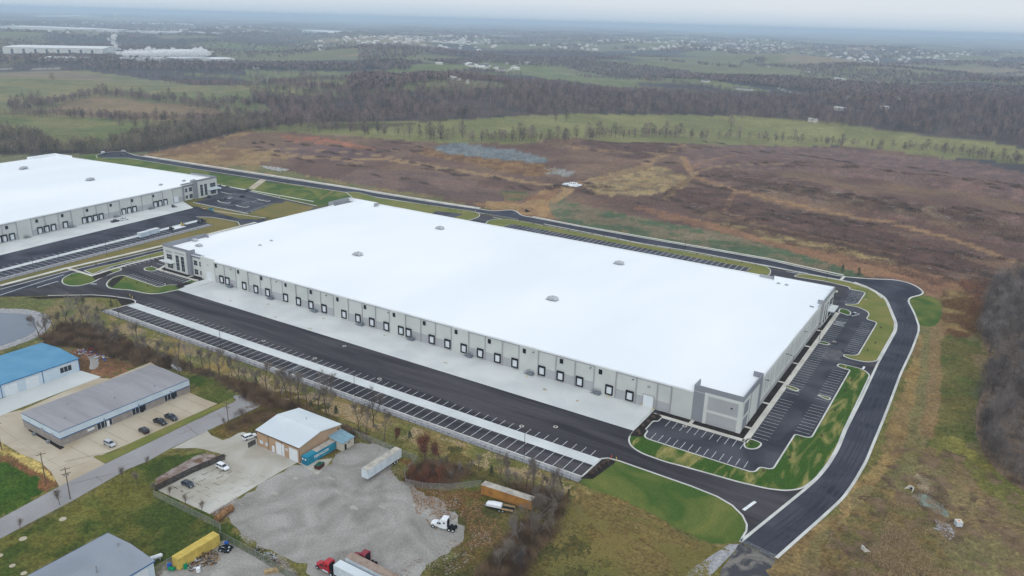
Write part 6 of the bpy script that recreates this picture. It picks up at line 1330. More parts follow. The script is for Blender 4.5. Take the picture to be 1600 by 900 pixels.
# ------------------------------------------------------------------ loose things in the scrap yard and dump
def junk(name, label, cat, bb, px, m, rz=0., z=0.):
    mb = MB(); r2 = random.Random(hash(label) % 1000)
    for b_ in bb: mb.box(*b_)
    o = mb.build(name, m, loc=(px[0], px[1], z)); o.rotation_euler = (0, 0, rz); return tag(o, label, cat)
def pile(name, label, cat, px, rad, h, m, n=60, seed=1, s=.5, stuff=True):
    r2 = random.Random(seed); mb = MB()
    for k in range(n):
        a = r2.random() * 6.28; q = r2.random() ** .6 * rad; x, y = math.cos(a) * q, math.sin(a) * q * .7; z = h * (1 - q / rad) * r2.random()
        T = Matrix.Translation((x, y, z + .1)) @ Matrix.Rotation(r2.random() * 3, 4, 'Z') @ Matrix.Rotation(r2.uniform(-.6, .6), 4, 'X')
        a_, b_, c_ = s * r2.uniform(.3, 1.4), s * r2.uniform(.1, .5), s * r2.uniform(.05, .3); mb.box(-a_, a_, -b_, b_, -c_, c_, r2.randrange(len(m)), T)
    o = mb.build(name, m, loc=(px[0], px[1], 0)); tag(o, label, cat)
    if stuff: o['kind'] = 'stuff'
    return o
q = [(-160.4,106.3),(-160.9,103.1),(-158.5,111.8),(-160.7,108.9),(-157.3,109.3),(-157.2,102.2),(-155,105.5),(-159.6,100.2),(-146,115.8),(-150.9,115.7),(-139.3,115.4)]
pile('firewood_pile', 'heap of split firewood and scrap in front of the yellow container', 'wood pile', q[0], 5.0, 1.5, ['wood_pile', 'lumber', 'bark_dark', 'rust_steel'], 320, 2, .28)
pile('scrap_pile', 'mixed metal and plastic scrap near the bottom edge', 'scrap', q[1], 4.0, .9, ['steel', 'pole_dark', 'wood_pile', 'trailer_white'], 120, 3, .3)
pile('tarp_heap', 'black tarp heap with white pipes beside the green screen fence', 'tarp', q[2], 1.5, 1.5, ['black', 'black', 'black', 'trailer_white'], 60, 4, .8)
pile('scrap_pile', 'low scatter of scrap along the foot of the screened fence', 'scrap', q[9], 3.2, .5, ['galv', 'wood_pile', 'pole_dark'], 60, 7, .3)
pile('scrap_pile', 'pale scrap pieces further right along the screened fence', 'scrap', q[8], 3.0, .5, ['galv', 'trailer_white', 'pole_dark'], 50, 8, .3)
junk('lumber_stack', 'stack of pale lumber near the bottom edge by the fence', 'lumber', [(-2.4, 2.4, -.6 + .0, .6, k * .22, k * .22 + .18) for k in range(4)], [(-140.7,112.8)][0], 'lumber', .9)
def barrel(label, px, m, rz=0, up=True):
    mb = MB()
    if up: mb.tube((0, 0, 0), (0, 0, 1.2), .55, n=14)
    else: mb.tube((-.8, 0, .5), (.8, 0, .5), .5, n=14)
    mb2 = mb.build('plastic_barrel', m, loc=(px[0], px[1], 0.02)); mb2.rotation_euler = (0, 0, rz); tag(mb2, label, 'barrel')
for lab, px, mm, up in zip(['blue upright barrel at the near end of the yellow container', 'green barrel lying beside the blue barrel', 'dark green bin against the yellow container', 'green barrel with white lid right of the dark green bin', 'bright blue plastic barrel beside the black tarp heap', 'white cube shaped tank on the scrap yard'], [(-164.1,98.7),(-162.7,98.4),(-162.2,100.9),(-160.5,100.9),(-159.4,112.9),(-156.7,101.9)], ['blue_plastic', 'green_plastic', 'green_steel', 'green_plastic', 'blue_plastic', 'white_paint'], [1, 0, 1, 1, 1, 1]): barrel(lab, px, mm, .5, up)
pile('rubbish_heap', 'colourful rubbish dumped behind the blue-roofed shop', 'rubbish', [(-312.2,164.5)][0], 6, .9, ['trailer_white', 'wood_pile', 'galv', 'brick_red', 'blue_plastic'], 90, 5, .5)
pile('rubbish_heap', 'smaller rubbish heap at the bend of the gravel drive', 'rubbish', [(-303,165.4)][0], 4.5, .7, ['trailer_white', 'galv', 'blue_plastic', 'lumber'], 50, 6, .5)
junk('skip', 'small red skip among the dumped rubbish', 'skip', [(-1.2, 1.2, -.8, .8, 0, 1.1), (-1.1, 1.1, -.9, -.8, .9, 1.15)], [(-312.6,166.7)][0], 'red_paint', .4)
junk('mattress', 'white mattress lying on red dirt near the brush', 'mattress', [(-1.0, 1.0, -.7, .7, 0, .3), (-.9, .9, -.6, .6, .3, .34)], [(-296.2,169.9)][0], 'white_paint', .7)
c = thing('plastic_barrier', 'orange plastic safety fence at the end of the street', 'barrier', (*[(-223.5,179.9)][0], 0), .1)
m = MB(); m.box(-3.4, 3.4, -.03, .03, .1, 1.1); m.build('netting', 'orange_plastic', c)
for xx in (-3.3, -1.1, 1.1, 3.3): m = MB(); m.box(xx - .04, xx + .04, -.08, -.035, 0, 1.3); m.build('stake', 'pole_dark', c)

# ------------------------------------------------------------------ poles, posts, fences
def ordinal(i, n, what):
    words = ['', 'second', 'third', 'fourth', 'fifth', 'sixth', 'seventh', 'eighth', 'ninth', 'tenth', 'eleventh', 'twelfth', 'thirteenth']
    if i == 0: return 'leftmost ' + what
    if i == n - 1: return 'rightmost ' + what
    return words[i] + ' from left, ' + what
def light_pole(label, x, y, rz, h=9.5, group=None, arms=1):
    t = thing('light_pole', label, 'light pole', (x, y, 0), rz, group)
    m = MB(); m.tube((0, 0, 0), (0, 0, .75), .28, n=10); m.build('concrete_base', 'kerb', t)
    m = MB(); m.tube((0, 0, .75), (0, 0, h), .11, .08, n=6); m.build('pole', 'pole_dark', t)
    for s in ((1,) if arms == 1 else (1, -1)):
        m = MB(); m.tube((0, 0, h - .1), (s * .9, 0, h), .05, n=5); m.box(min(s * .7, s * 1.5), max(s * .7, s * 1.5), -.2, .2, h - .06, h + .08); m.build('lamp_head', 'pole_dark', t)
    return t
row = [(-339.2, 195.8), (-269.6, 198.4), (-192.3, 198.2), (-116.3, 197.4)]
for i, (x, y) in enumerate(row): light_pole(ordinal(i, 4, 'dark light pole on the stone band of the front trailer row'), x, y, math.pi / 2, 10.5, 'light poles along the front trailer row')
pp = [(-428.5,218.3),(-438.4,251.5),(-441.2,281.4),(-441.3,296.8),(-432.7,227.1)]
row = sorted([(-442.8,225.5),(-431.3,247.1),(-447.7,301.8),(-439.7,209.7)], key=lambda p: p[1])
for i, (x, y) in enumerate(row): light_pole(ordinal(i, 4, 'light pole by the trailer row of the second warehouse'), x, y, 0, 10, 'light poles of the second truck yard')
row = [(-444.7,245.1),(-393.8,249.2),(-365.1,238.3),(-404,239.9)]
for (x, y), w in zip([(-397.4,252.5),(-364.2,237.7)], ('on the little grass island of the left office lot', 'in the middle of the left office lot')): light_pole('dark light pole ' + w, x, y, .5, 8)
row = [(-577.7,510.9),(-433.7,487.1),(-333.2,479.9),(-237.9,468.9),(-162.4,466.3),(-75,461.4)]
for i, (x, y) in enumerate(row): light_pole(ordinal(i, 6, 'light pole on the verge of the back road'), x, y, -math.pi / 2, 9.5, 'light poles along the back road')
for (x, y), w in zip([(-459,375.6),(-481.6,422),(-475.4,421)][:2] + [(-50.5,441.6)], ('in the far office car park', 'by the outer kerb of the far office car park', 'on the olive lawn inside the ring road bend')): light_pole('dark light pole ' + w, x, y, .8, 8.5)
for (x, y), w in zip([(-59.6, 318), (-58.2, 364)], ('nearer one on the footpath along the right wall', 'farther one on the footpath along the right wall')): light_pole('slim light pole, ' + w, x, y, math.pi, 9)
def utility_pole(label, x, y, rz, h=11, cans=False):
    t = thing('utility_pole', label, 'utility pole', (x, y, 0), rz)
    m = MB(); m.tube((0, 0, 0), (0, 0, h), .17, .11, n=8); m.build('pole', 'wood_pole', t)
    m = MB(); m.box(-1.3, 1.3, -.07, .07, h - .7, h - .55); f = m.build('crossarm', 'wood_pole', t)
    for a in (-1.2, -.4, .4, 1.2): m = MB(); m.tube((a, 0, h - .55), (a, 0, h - .3), .06, n=6); m.build('insulator', 'wall_mid', f)
    if cans:
        m = MB(); m.box(-1.3, 1.3, -.07, .07, h - 2.2, h - 2.05); m.build('crossarm', 'wood_pole', t)
        for a in (-.5, .5): m = MB(); m.tube((a, .25, h - 3.1), (a, .25, h - 2.3), .22, n=10); m.build('transformer', 'wall_mid', t)
    return t
UP = [(-214.7,101.4),(-228.1,101.6),(-213.3,157),(-259.6,104.3)]
utility_pole('wooden utility pole with two crossarms between street and lawn', *UP[0], math.radians(70), 10.8, True)
utility_pole('wooden utility pole on the bare dirt patch by the dark lawn', *UP[1], math.radians(70), 11)
utility_pole('wooden utility pole beside the street near its turning end', *UP[2], math.radians(20), 9.5, True)
utility_pole('wooden utility pole cut by the left edge above the straw strip', *UP[3], math.radians(70), 10)
def wire(a, b, za, zb, sag, label):
    m = MB(); p0 = None
    for i in range(13):
        t = i / 12; p = (a[0] + (b[0] - a[0]) * t, a[1] + (b[1] - a[1]) * t, za + (zb - za) * t - sag * 4 * t * (1 - t))
        if p0: m.tube(p0, p, .018, n=3, caps=False)
        p0 = p
    tag(m.build('power_line', 'pole_dark'), label, 'power line')
wire(UP[0], UP[1], 10.2, 10.4, .3, 'short power line between the two close utility poles'); wire(UP[1], UP[3], 10.4, 9.4, .6, 'power line running off to the left edge pole'); wire(UP[0], UP[2], 10.2, 8.8, 1.4, 'long power line running above the street')

def fence(name, label, pts, h, m, step=3.0, post='galv', rail=True, group=None):
    t = thing(name, label, 'fence', (pts[0][0], pts[0][1], 0), 0, group); ox, oy = pts[0]
    p = MB(); ps = MB(); np_ = 0
    for a, b in zip(pts, pts[1:]):
        a, b = Vector(a) - Vector((ox, oy)), Vector(b) - Vector((ox, oy)); d = (b - a); n = max(1, round(d.length / step))
        p.add([(a.x, a.y, .05), (b.x, b.y, .05), (b.x, b.y, h), (a.x, a.y, h)], [(0, 1, 2, 3)])
        if rail: ps.tube((a.x, a.y, h), (b.x, b.y, h), .03, n=4)
        for i in range(n): q = a + d * i / n; ps.tube((q.x, q.y, 0), (q.x, q.y, h + .1), .045, n=4); np_ += 1
    mo = p.build('wire_panel', m, t, recalc=False); po = ps.build('post', post, t)
    po['label'] = 'posts and top rail of the fence'; return t
fence('chain_link_fence', 'dark chain link fence along the outer stone band of the front trailer row', [(-354, 199), (-352.6, 195.2), (-94.6, 195.2), (-94.4, 199)], 1.4, 'chain_dark', 3.0, 'pole_dark')
fence('chain_link_fence', 'galvanised chain link fence between lawn and stained concrete pad', [(-195.9,116),(-181.7,116.4),(-166.5,116.6),(-163.3,113.9)], 2.2, 'chain', 3.0)
fence('slatted_fence', 'black slatted chain link fence along the gravel bed', [(-197.7,117.7),(-197.5,130.3),(-195.9,141.6)], 2.2, 'chain_slat', 3.0, 'black')
fence('slatted_fence', 'short dark gate panel beside the white SUV at the workshop', [(-195.6,150.7),(-195.6,153.9)], 2.0, 'chain_slat', 2.0, 'black')
fence('screened_fence', 'green screened chain link fence along the scrap yard edge', [(-163.2,114),(-148.8,113.9),(-135.9,113.2),(-119.4,112.5)], 2.4, 'chain_green', 3.0)
fence('chain_link_fence', 'chain link fence behind the yellow container and propane tank', [(-163.2,114),(-165.2,98.9),(-164.7,95.2)], 2.0, 'chain', 3.0)
fence('chain_link_fence', 'galvanised chain link fence bending round the rusty brush by the gravel lot', [(-173.4,176.9),(-158.8,176.5),(-144.1,176),(-142.6,167.7),(-138.5,163.4),(-133,164.7),(-126.1,168.6),(-118.9,176.2)], 2.2, 'chain', 3.0)
fence('chain_link_fence', 'bent chain link fence among bare trees right of the orange trailer', [(-100.7,180),(-94.8,179.6),(-94.9,166.6),(-96.2,156.6)], 2.2, 'chain', 3.0)
fence('chain_link_fence', 'fence on the stone band of the second trailer row', [tuple(K0 - wu * 30 + wn_ * 6), tuple(K1 + wn_ * 6)], 1.4, 'chain_dark', 3.5, 'pole_dark')
# swing gate closing the new road
a, b = [Vector(p) for p in [(-42.7,194.7),(-33.1,192.8)]]
t = thing('road_gate', 'galvanised swing gate across the end of the new road', 'gate', (a.x, a.y, 0)); d = b - a
for k, (u, v) in enumerate(((0, .5), (.5, 1))):
    m = MB(); p, q = d * u, d * v
    for z in (.3, .75, 1.25): m.tube((p.x, p.y, z), (q.x, q.y, z), .05, n=5)
    m.tube((p.x, p.y, .3), (q.x, q.y, 1.25), .04, n=4)
    for e in (p, q): m.tube((e.x, e.y, .1), (e.x, e.y, 1.35), .06, n=5)
    m.build('gate_leaf', 'galv', t)
for e in (Vector((0, 0)), d): m = MB(); m.tube((e.x, e.y, 0), (e.x, e.y, 1.6), .1, n=8); m.build('gate_post', 'galv', t)
def bollard(label, px, m='yellow_post', h=1.1):
    mb = MB(); mb.tube((0, 0, 0), (0, 0, h), .13, n=8); mb.tube((0, 0, h), (0, 0, h + .08), .13, .05, n=8)
    tag(mb.build('bollard', m, loc=(px[0], px[1], Z1)), label, 'bollard')
for px, lab, mm in zip([(-92.8,214.8),(-90.9,214.6),(-85,204.4),(-362.2,216.3),(-358.6,215.3),(-94.9,255.2),(-99.6,255.7),(-148.5,251.9),(-113.2,254.5)], ['orange marker post at the mulch bed corner of the front yard', 'yellow marker post right of the orange one by the mulch bed', 'x', 'yellow marker post at the left mulch tip', 'second yellow marker post at the left mulch tip', 'yellow bollard right of the drive-in door', 'yellow bollard left of the drive-in door', 'yellow bollard by the dock stair near the row end', 'yellow bollard by the last dock stair'], ['orange_plastic', 'yellow_post'] + ['yellow_post'] * 7):
    if lab != 'x': bollard(lab, px, mm)
# drainage structures in the marsh
c = thing('catch_basin', 'white concrete catch basin box standing in the marshy hollow', 'catch basin', (*[(8.1,239.5)][0], 0), .5); c.scale = (.85, .85, .9)
m = MB(); m.box(-1.0, 1.0, -1.0, 1.0, 0, 1.6); m.build('box_wall', 'trailer_white', c); m = MB(); m.box(-1.1, 1.1, -1.1, 1.1, 1.6, 1.75); m.box(-.25, .25, -.25, .25, 1.753, 1.8, 1); m.build('slab_lid', ['walk', 'orange_plastic'], c)
for px, lab, rz in zip([(-6,252.5),(-13.4,210.7)], ['concrete pipe headwall at the pool head in the marsh', 'small concrete headwall at the lower left of the marsh'], (-.5, 2.4)):
    c = thing('pipe_headwall', lab, 'headwall', (*px, 0), rz); c.scale = (.8, .8, .9)
    m = MB(); m.box(-1.0, 1.0, -.15, .15, 0, 1.4); m.prism([(-1.0, 0), (-1.0, 1.4), (-.85, 1.4), (-.85, 0)], -.15, -.15) ; m.add([(-1.0, -.15, 0), (-1.0, -.15, 1.4), (-1.6, -1.9, .3), (-1.6, -1.9, 0), (-.85, -.15, 0), (-.85, -.15, 1.4), (-1.45, -1.9, .3), (-1.45, -1.9, 0)], [(0, 1, 2, 3), (4, 7, 6, 5), (1, 5, 6, 2), (3, 2, 6, 7)])
    m.add([(1.0, -.15, 0), (1.0, -.15, 1.4), (1.6, -1.9, .3), (1.6, -1.9, 0), (.85, -.15, 0), (.85, -.15, 1.4), (1.45, -1.9, .3), (1.45, -1.9, 0)], [(0, 3, 2, 1), (4, 5, 6, 7), (1, 2, 6, 5), (3, 7, 6, 2)])
    m.build('wing_wall', 'walk', c); m = MB(); m.tube((0, -.17, .55), (0, -.3, .55), .42, n=14); m.build('pipe_mouth', 'black', c)
sheet('marsh_water', rough_edge(smooth([(-5.6,249.7),(-3.1,253.2),(1.9,250.6),(5.7,242.8),(4.2,241.8),(0.5,244),(-3.7,245.2)], 2), .5, 1.0, 1), .025, 'water_algae')
sheet('marsh_mud', rough_edge(smooth([(2.9,239.3),(7,238.3),(8.4,233.4),(6.4,229.2),(4.2,232.6),(2.5,236)], 2), .5, 1.0, 2), .02, 'riprap')

# pale snow-fence sheeting and stone lines on the site
for p in ([(-598.7,501.6),(-582.1,507.1),(-563.4,505.7),(-565.3,499.7),(-578.9,496.6)], [(-334.1,613.9),(-325.7,627.1),(-315.4,621.2),(-316.6,610.2),(-328.3,608)]): sheet('pale_stone_patch', smooth(p, 1), 0.05, 'rock_pale') if False else None

# ------------------------------------------------------------------ trees
def bare_tree_mesh(seed, h=11., spread=.5, depth=5, r0=.16, fork=(2, 3), twigs=3, trunk_frac=.3, mdet=True):
    """returns (trunk MB, crown MB): tapered trunk and limbs, then fine twigs"""
    r2 = random.Random(seed); T, Cw = MB(), MB()
    def grow(p, d, ln, r, lev):
        nseg = 3 if lev == 0 else 2
        q = p
        for k in range(nseg):
            d2 = (d + Vector((r2.uniform(-.16, .16), r2.uniform(-.16, .16), r2.uniform(-.02, .14)))).normalized()
            e = q + d2 * (ln / nseg); ra, rb = r * (1 - .22 * k / nseg), r * (1 - .22 * (k + 1) / nseg)
            (T if lev <= 1 else Cw).tube(q, e, ra, rb, n=5 if lev < 2 else 3, caps=False)
            if lev >= 1 and k < nseg - 1 or (lev == 0 and k == 1 and r2.random() < .7):
                side(e, d2, ln, r, lev)
            q = e; d = d2
        if lev >= depth:
            return
        n = r2.randint(*fork)
        for i in range(n):
            a = r2.uniform(0, 6.28); o = d.orthogonal(); o.rotate(Matrix.Rotation(a, 3, d)) if False else None
            u = d.orthogonal().normalized(); v = d.cross(u); w = u * math.cos(a) + v * math.sin(a)
            sp = spread * r2.uniform(.55, 1.25)
            nd = (d + w * sp + Vector((0, 0, .12))).normalized()
            grow(q, nd, ln * r2.uniform(.62, .86), r * r2.uniform(.55, .72), lev + 1)
    def side(p, d, ln, r, lev):
        for _ in range(twigs if lev >= 2 else 1):
            a = r2.uniform(0, 6.28); u = d.orthogonal().normalized(); v = d.cross(u); w = u * math.cos(a) + v * math.sin(a)
            nd = (d * .6 + w + Vector((0, 0, .25))).normalized()
            if lev >= 2:
                l2 = ln * r2.uniform(.5, 1.0); e = p + nd * l2; s = Vector((r2.uniform(-1, 1), r2.uniform(-1, 1), r2.uniform(-1, 1))).normalized() * .034
                Cw.add([p - s, p + s, e], [(0, 1, 2)])
            elif lev < depth - 1:
                grow(p, nd, ln * .6, r * .5, lev + 2)
    grow(Vector((0, 0, -.1)), Vector((0, 0, 1)), h * trunk_frac, r0, 0)
    return T, Cw
def fuzz(Cw, n, seed, w=.04, l=.9):
    # the finest twigs: short slivers fanning up and out from the branch ends
    r3 = random.Random(seed); e = [Vector(p) for p in Cw.v[::3]]; zmax = max(p.z for p in e)
    for q in range(n):
        p = r3.choice(e)
        if p.z < zmax * .3 and r3.random() < .8: continue
        d = Vector((r3.gauss(0, .5), r3.gauss(0, .5), r3.uniform(.1, .9))) * l; s = Vector((r3.gauss(0, 1), r3.gauss(0, 1), r3.gauss(0, .4))).normalized() * w * r3.uniform(.4, 1)
        p = p + Vector((r3.gauss(0, .25), r3.gauss(0, .25), r3.gauss(0, .25)))
        Cw.add([p - s, p + s, p + d], [(0, 1, 2)])
def finish_tree(t, T, Cw, bark, twig, h):
    fuzz(Cw, int(h * 110), int(h * 10), .016 + h * .0006, .5 + h * .09)
    zm = max([p[2] for p in Cw.v] + [1]); k = h / zm
    for mb in (T, Cw): mb.v = [(a * k, b * k, c * k) for a, b, c in mb.v]
    T.build('trunk', bark, t, recalc=False); Cw.build('crown', twig, t, recalc=False)
protos = []
def proto(name, label, seed, h, bark='bark', twig='twig', **kw):
    t = thing(name, label, 'tree', (0, 0, 0)); T, Cw = bare_tree_mesh(seed, h, **kw); finish_tree(t, T, Cw, bark, twig, h); remember(t); return [t, False]
TP = [proto('bare_tree', '', 3, 11, spread=.34, depth=5, r0=.2), proto('bare_tree', '', 8, 12, spread=.26, depth=5, r0=.19), proto('bare_tree', '', 15, 10, spread=.42, depth=5, r0=.2), proto('bare_tree', '', 27, 9, spread=.24, depth=4, r0=.15, twigs=4), proto('bare_tree', '', 35, 12.5, spread=.38, depth=5, twig='twig_dark', bark='bark_dark')]
SP = [proto('young_tree', '', 51, 4.2, spread=.34, depth=4, r0=.07, twigs=5, trunk_frac=.22), proto('young_tree', '', 52, 3.6, spread=.4, depth=4, r0=.07, twigs=5, trunk_frac=.22)]
def place(P, x, y, s, label, group, rz=None, sz=None):
    z = float(height(x, y)); rz = rng.uniform(0, 6.28) if rz is None else rz
    sc = (s * rng.uniform(.9, 1.1), s * rng.uniform(.9, 1.1), s * (sz or rng.uniform(.9, 1.1)))
    if not P[1]:
        P[1] = True; t = P[0]; t.location = (x, y, z); t.rotation_euler = (0, 0, rz); t.scale = sc; t['label'] = label; t['group'] = group; return t
    return dup(P[0], (x, y, z), rz, label, group, sc)
# line of bare trees between the business park and the trailer row; feet read off the ground
feet = [(-343.8,161.5),(-338.1,162),(-344.7,168.2),(-345,171.8),(-349.4,176.3),(-334.3,172.1),(-347.9,183.5),(-340,181.3),(-330.1,179),(-320.3,176.9),(-308.5,172.2),(-301.2,171.6),(-297.7,177.6),(-288.8,174),(-288.2,177.7),(-280.2,175.5),(-273.7,175.4),(-272.2,179.7),(-260.4,171.5),(-261.7,178),(-259,181.4),(-251.6,179.3),(-244.7,178.5),(-245.1,184),(-236.8,181.3),(-232.8,181.4),(-226.9,180.1),(-222.2,182.1),(-217.3,181.6),(-212.6,179.8),(-213,183.4),(-207,180),(-206,183.2),(-200,181.2),(-196.7,183.5),(-192.1,183.1),(-189.1,181.7),(-174.2,180.7),(-170.8,180.9),(-171.3,185),(-161.7,179.8)]
for i, (x, y) in enumerate(feet):
    lab = 'bare tree in the row behind the pond' if x < -300 else ('bare tree in the row behind the grey-roofed units' if x < -235 else 'bare tree in the row behind the tan workshop')
    place(TP[i % 5], x, y, rng.uniform(1.0, 1.5), lab, 'bare trees ' + lab.split('in the row ')[1])
for i, (x, y) in enumerate([(-114.8,181.2),(-112.3,179.9),(-110.4,179.5),(-108.2,179.4),(-106,181.8),(-103.4,181.8),(-101.9,183.8),(-99.5,183.7),(-95.7,179.8),(-95.3,186.2),(-92.6,178),(-97.6,174.6),(-93.6,171.6),(-94.6,165.4),(-94,158.8),(-90.3,160.6),(-88.1,165.6),(-90.6,149.6),(-91.4,144.5),(-87.2,148.8)]):
    place(TP[(i * 2 + 1) % 5], x, y, rng.uniform(.75, 1.2), 'bare tree in the thicket right of the orange trailer', 'bare trees of the thicket beside the orange trailer')
for i, (x, y) in enumerate([(-133.4,175),(-133.6,178.6),(-128,176.5),(-125.9,179.3),(-124.8,183.3),(-128.1,173.3)]): place(TP[(i + 2) % 5], x, y, rng.uniform(.4, .62), 'small bare tree inside the bend of the chain link fence', 'small bare trees inside the fence bend')
# street saplings
yl = ['purple-twigged sapling beside the street opposite the silver SUV', 'sapling nearest the street corner of the gravel bed', 'brown sapling at the left end of the gravel bed', 'reddish bushy sapling against the black fence corner', 'tiny bare sapling on the street edge by the utility pole', 'thin bare sapling lower left beside the street', 'sapling first inside the chain link fence', 'sapling middle one inside the chain link fence', 'dense sapling third inside the chain link fence', 'sapling beside the utility pole at the turning end', 'sapling in the weeds left of the tan workshop']
for i, ((x, y), lab) in enumerate(zip([(-212.3,116.5),(-213.5,125.6),(-206.2,117.2),(-198.4,117.6),(-214.4,98),(-212.3,85.8),(-191.9,118.4),(-184.4,118.4),(-177.5,118.9),(-213.5,155.7),(-212.6,162.7)], yl)): place(SP[i % 2], x, y, rng.uniform(1.2, 1.5), lab, 'young trees beside the street')
for i, (x, y) in enumerate([(-235.5,137.5),(-222.3,132),(-231.2,150.1),(-228.8,153.6),(-229.1,160.5),(-228.7,165.8)][:0]): pass
mr = [(-207,94.8),(-207,83.9),(-197.9,76.5),(-192.5,76.6),(-204.7,76.8)]
for i, (x, y) in enumerate(mr):
    m = MB(); m.tube((0, 0, 0), (0, 0, .08), 1.0 if i < 2 else .75, n=11); m.tube((0, 0, .08), (0, 0, .14), .3, n=7)
    tag(m.build('mulch_ring', 'concrete_warm', loc=(x, y, 0.0)), ['larger pale mulch ring nearest the utility pole', 'second pale mulch ring on the striped lawn', 'small mulch ring left of the grey-roofed garage', 'lowest mulch ring at the garage roof corner', 'small mulch ring at the left edge'][i], 'mulch ring', 'mulch rings on the mown lawn')
# small saplings on the new verges (tiny dark staked bushes)
tiny = MB(); 
def tiny_bush():
    mb = MB(); r2 = random.Random(5)
    for k in range(60):
        a = r2.random() * 6.28; e = r2.random() * 1.2; d = Vector((math.cos(a) * math.cos(e), math.sin(a) * math.cos(e), math.sin(e) + .3)) * r2.uniform(.3, .8); s = Vector((-math.sin(a), math.cos(a), .2)) * .06
        mb.add([s, -s, d], [(0, 1, 2)])
    return mb.build('small_shrub', 'scrub_dark', recalc=False)
tb = tiny_bush(); used = False
def shrub(x, y, s, label, group):
    global used
    z = float(height(x, y)) + .05
    o = tb if not used else tb.copy()
    if used: C.objects.link(o)
    used = True; o.location = (x, y, z); o.scale = (s, s, s); o.rotation_euler = (0, 0, rng.uniform(0, 6)); tag(o, label, 'shrub', group); return o
for p in [(-603.6,462.5),(-582.7,464),(-557.8,461.5),(-535.2,461.7),(-514.6,460.8),(-493.4,461.1),(-476.9,464.6)]: shrub(*p, 1.6, 'small dark shrub on the far verge of the back road', 'shrubs on the far verge')
for p in [(-371.1,471.3),(-361,471),(-350.7,471.1),(-340.6,471.2),(-327.3,471.4),(-289.9,473.6),(-278.3,473.2),(-268.4,471.6),(-258.6,472.6),(-248.7,471.4),(-241.1,473),(-231.6,473.9),(-223,474.2),(-211.7,472.6),(-202.8,473.4),(-192.9,473.1),(-184,472.2),(-173.4,468.9),(-155.3,470),(-145.3,468.8),(-136,469),(-126.5,469.4),(-117.8,469.3)]: shrub(*p, 1.5, 'small dark shrub on the olive verge behind the big warehouse', 'shrubs on the verge behind the warehouse')
for p in [(-37.1,400.8),(-35.9,377.8),(-37.6,366.4),(-37.5,327.8),(-37.6,316.1),(-37.4,295.3),(-37.5,271.5),(-43.2,265.3),(-43.2,249.5),(-48.1,235.9),(-56.6,251.5)]: shrub(*p, 1.3, 'small dark shrub on the striped lawn beside the right car park', 'shrubs on the lawn by the right car park')
for p in [(-387.8,230.7),(-377.6,230.3),(-368.5,230.5),(-421.3,246.7),(-416.8,253.4),(-415.4,216.8),(-424.8,236.2)]: shrub(*p, 1.3, 'small dark shrub on the left office lawn', 'shrubs on the left office lawn')
for p in [(-93.8,202.1),(-93.5,204.2),(-93.1,206.3),(-93,208.8),(-92.6,211)]: shrub(*p, 2.4, 'dark shrub on the mulch at the end of the front trailer row', 'shrubs on the mulch at the row end')
for p in [(-92.5,235.5),(-92.5,240),(-92.5,244.7),(-92.3,249),(-91.2,251.6),(-91.2,234.2)]: shrub(*p, 2.0, 'shrub on the mulch bed beside the ramp', 'shrubs beside the ramp')
# little evergreens
def cone_tree(seed, h):
    r2 = random.Random(seed); mb = MB()
    for k in range(260):
        z = r2.random() ** .8 * h; R = (1 - z / h) * h * .3 + .08; a = r2.random() * 6.28; q = R * r2.uniform(.3, 1.0)
        p = Vector((math.cos(a) * q, math.sin(a) * q, z)); t_ = Vector((math.cos(a), math.sin(a), -.25)) * .35; s = Vector((-math.sin(a), math.cos(a), .1)) * .14
        mb.add([p - s, p + s, p + t_], [(0, 1, 2)])
    return mb
ev = thing('evergreen_tree', 'e', 'tree'); m = MB(); m.tube((0, 0, 0), (0, 0, 1.5), .1, .06, n=6); m.build('trunk', 'bark', ev); cone_tree(3, 3.2).build('crown', 'evergreen', ev, recalc=False); remember(ev); EV = [ev, False]
el = ['small dark evergreen by the pond bank mulch', 'small evergreen among the bare trees left of the trailer row', 'small evergreen in the grass above the tan workshop roof', 'small evergreen right of the workshop on the green strip', 'evergreen by the lean-to shed', 'evergreen beyond the standing white trailer', 'evergreen left of the orange trailer', 'evergreen right of the thicket']
for (x, y), lab in zip([(-356.6,202.8),(-355.3,194.9),(-189.3,185.1),(-201.1,184.2),(-231.8,184.9),(-156.2,186.8),(-120.8,184.7),(-94,187.1)], el): place(EV, x, y, rng.uniform(.7, 1.0), lab, 'small evergreens in the rough grass')
for i, ((x, y), lab) in enumerate(zip([(-71.5,488.4),(-62.3,487.6)], ['dark green tree at the foot of the green slope, left one', 'dark green tree at the foot of the green slope, right one'])): place(EV, x, y, 1.5, lab, 'evergreens at the slope foot')

# rust-leaved young oaks inside the fence bend
def leafy(seed, h, m, n=1200, col='leaf_rust', name='rusty_oak', label='', trunkm='bark_dark'):
    r2 = random.Random(seed); t = thing(name, label, 'tree'); T, Cw = bare_tree_mesh(seed, h, spread=.35, depth=4, r0=.1, trunk_frac=.2); finish_tree(t, T, Cw, trunkm, 'bark_dark', h)
    ends = [p for p in Cw.v]; L_ = MB()
    for k in range(n):
        p = Vector(r2.choice(ends)) + Vector((r2.gauss(0, .25), r2.gauss(0, .25), r2.gauss(0, .25)))
        if p.z < .5: continue
        a = Vector((r2.uniform(-1, 1), r2.uniform(-1, 1), r2.uniform(-1, 1))).normalized() * .16; b = a.orthogonal().normalized() * .1
        L_.add([p - a, p + b, p + a, p - b], [(0, 1, 2, 3)])
    L_.build('foliage', col, t, recalc=False); remember(t); return [t, False]
RO = leafy(71, 6.5, None, 1500)
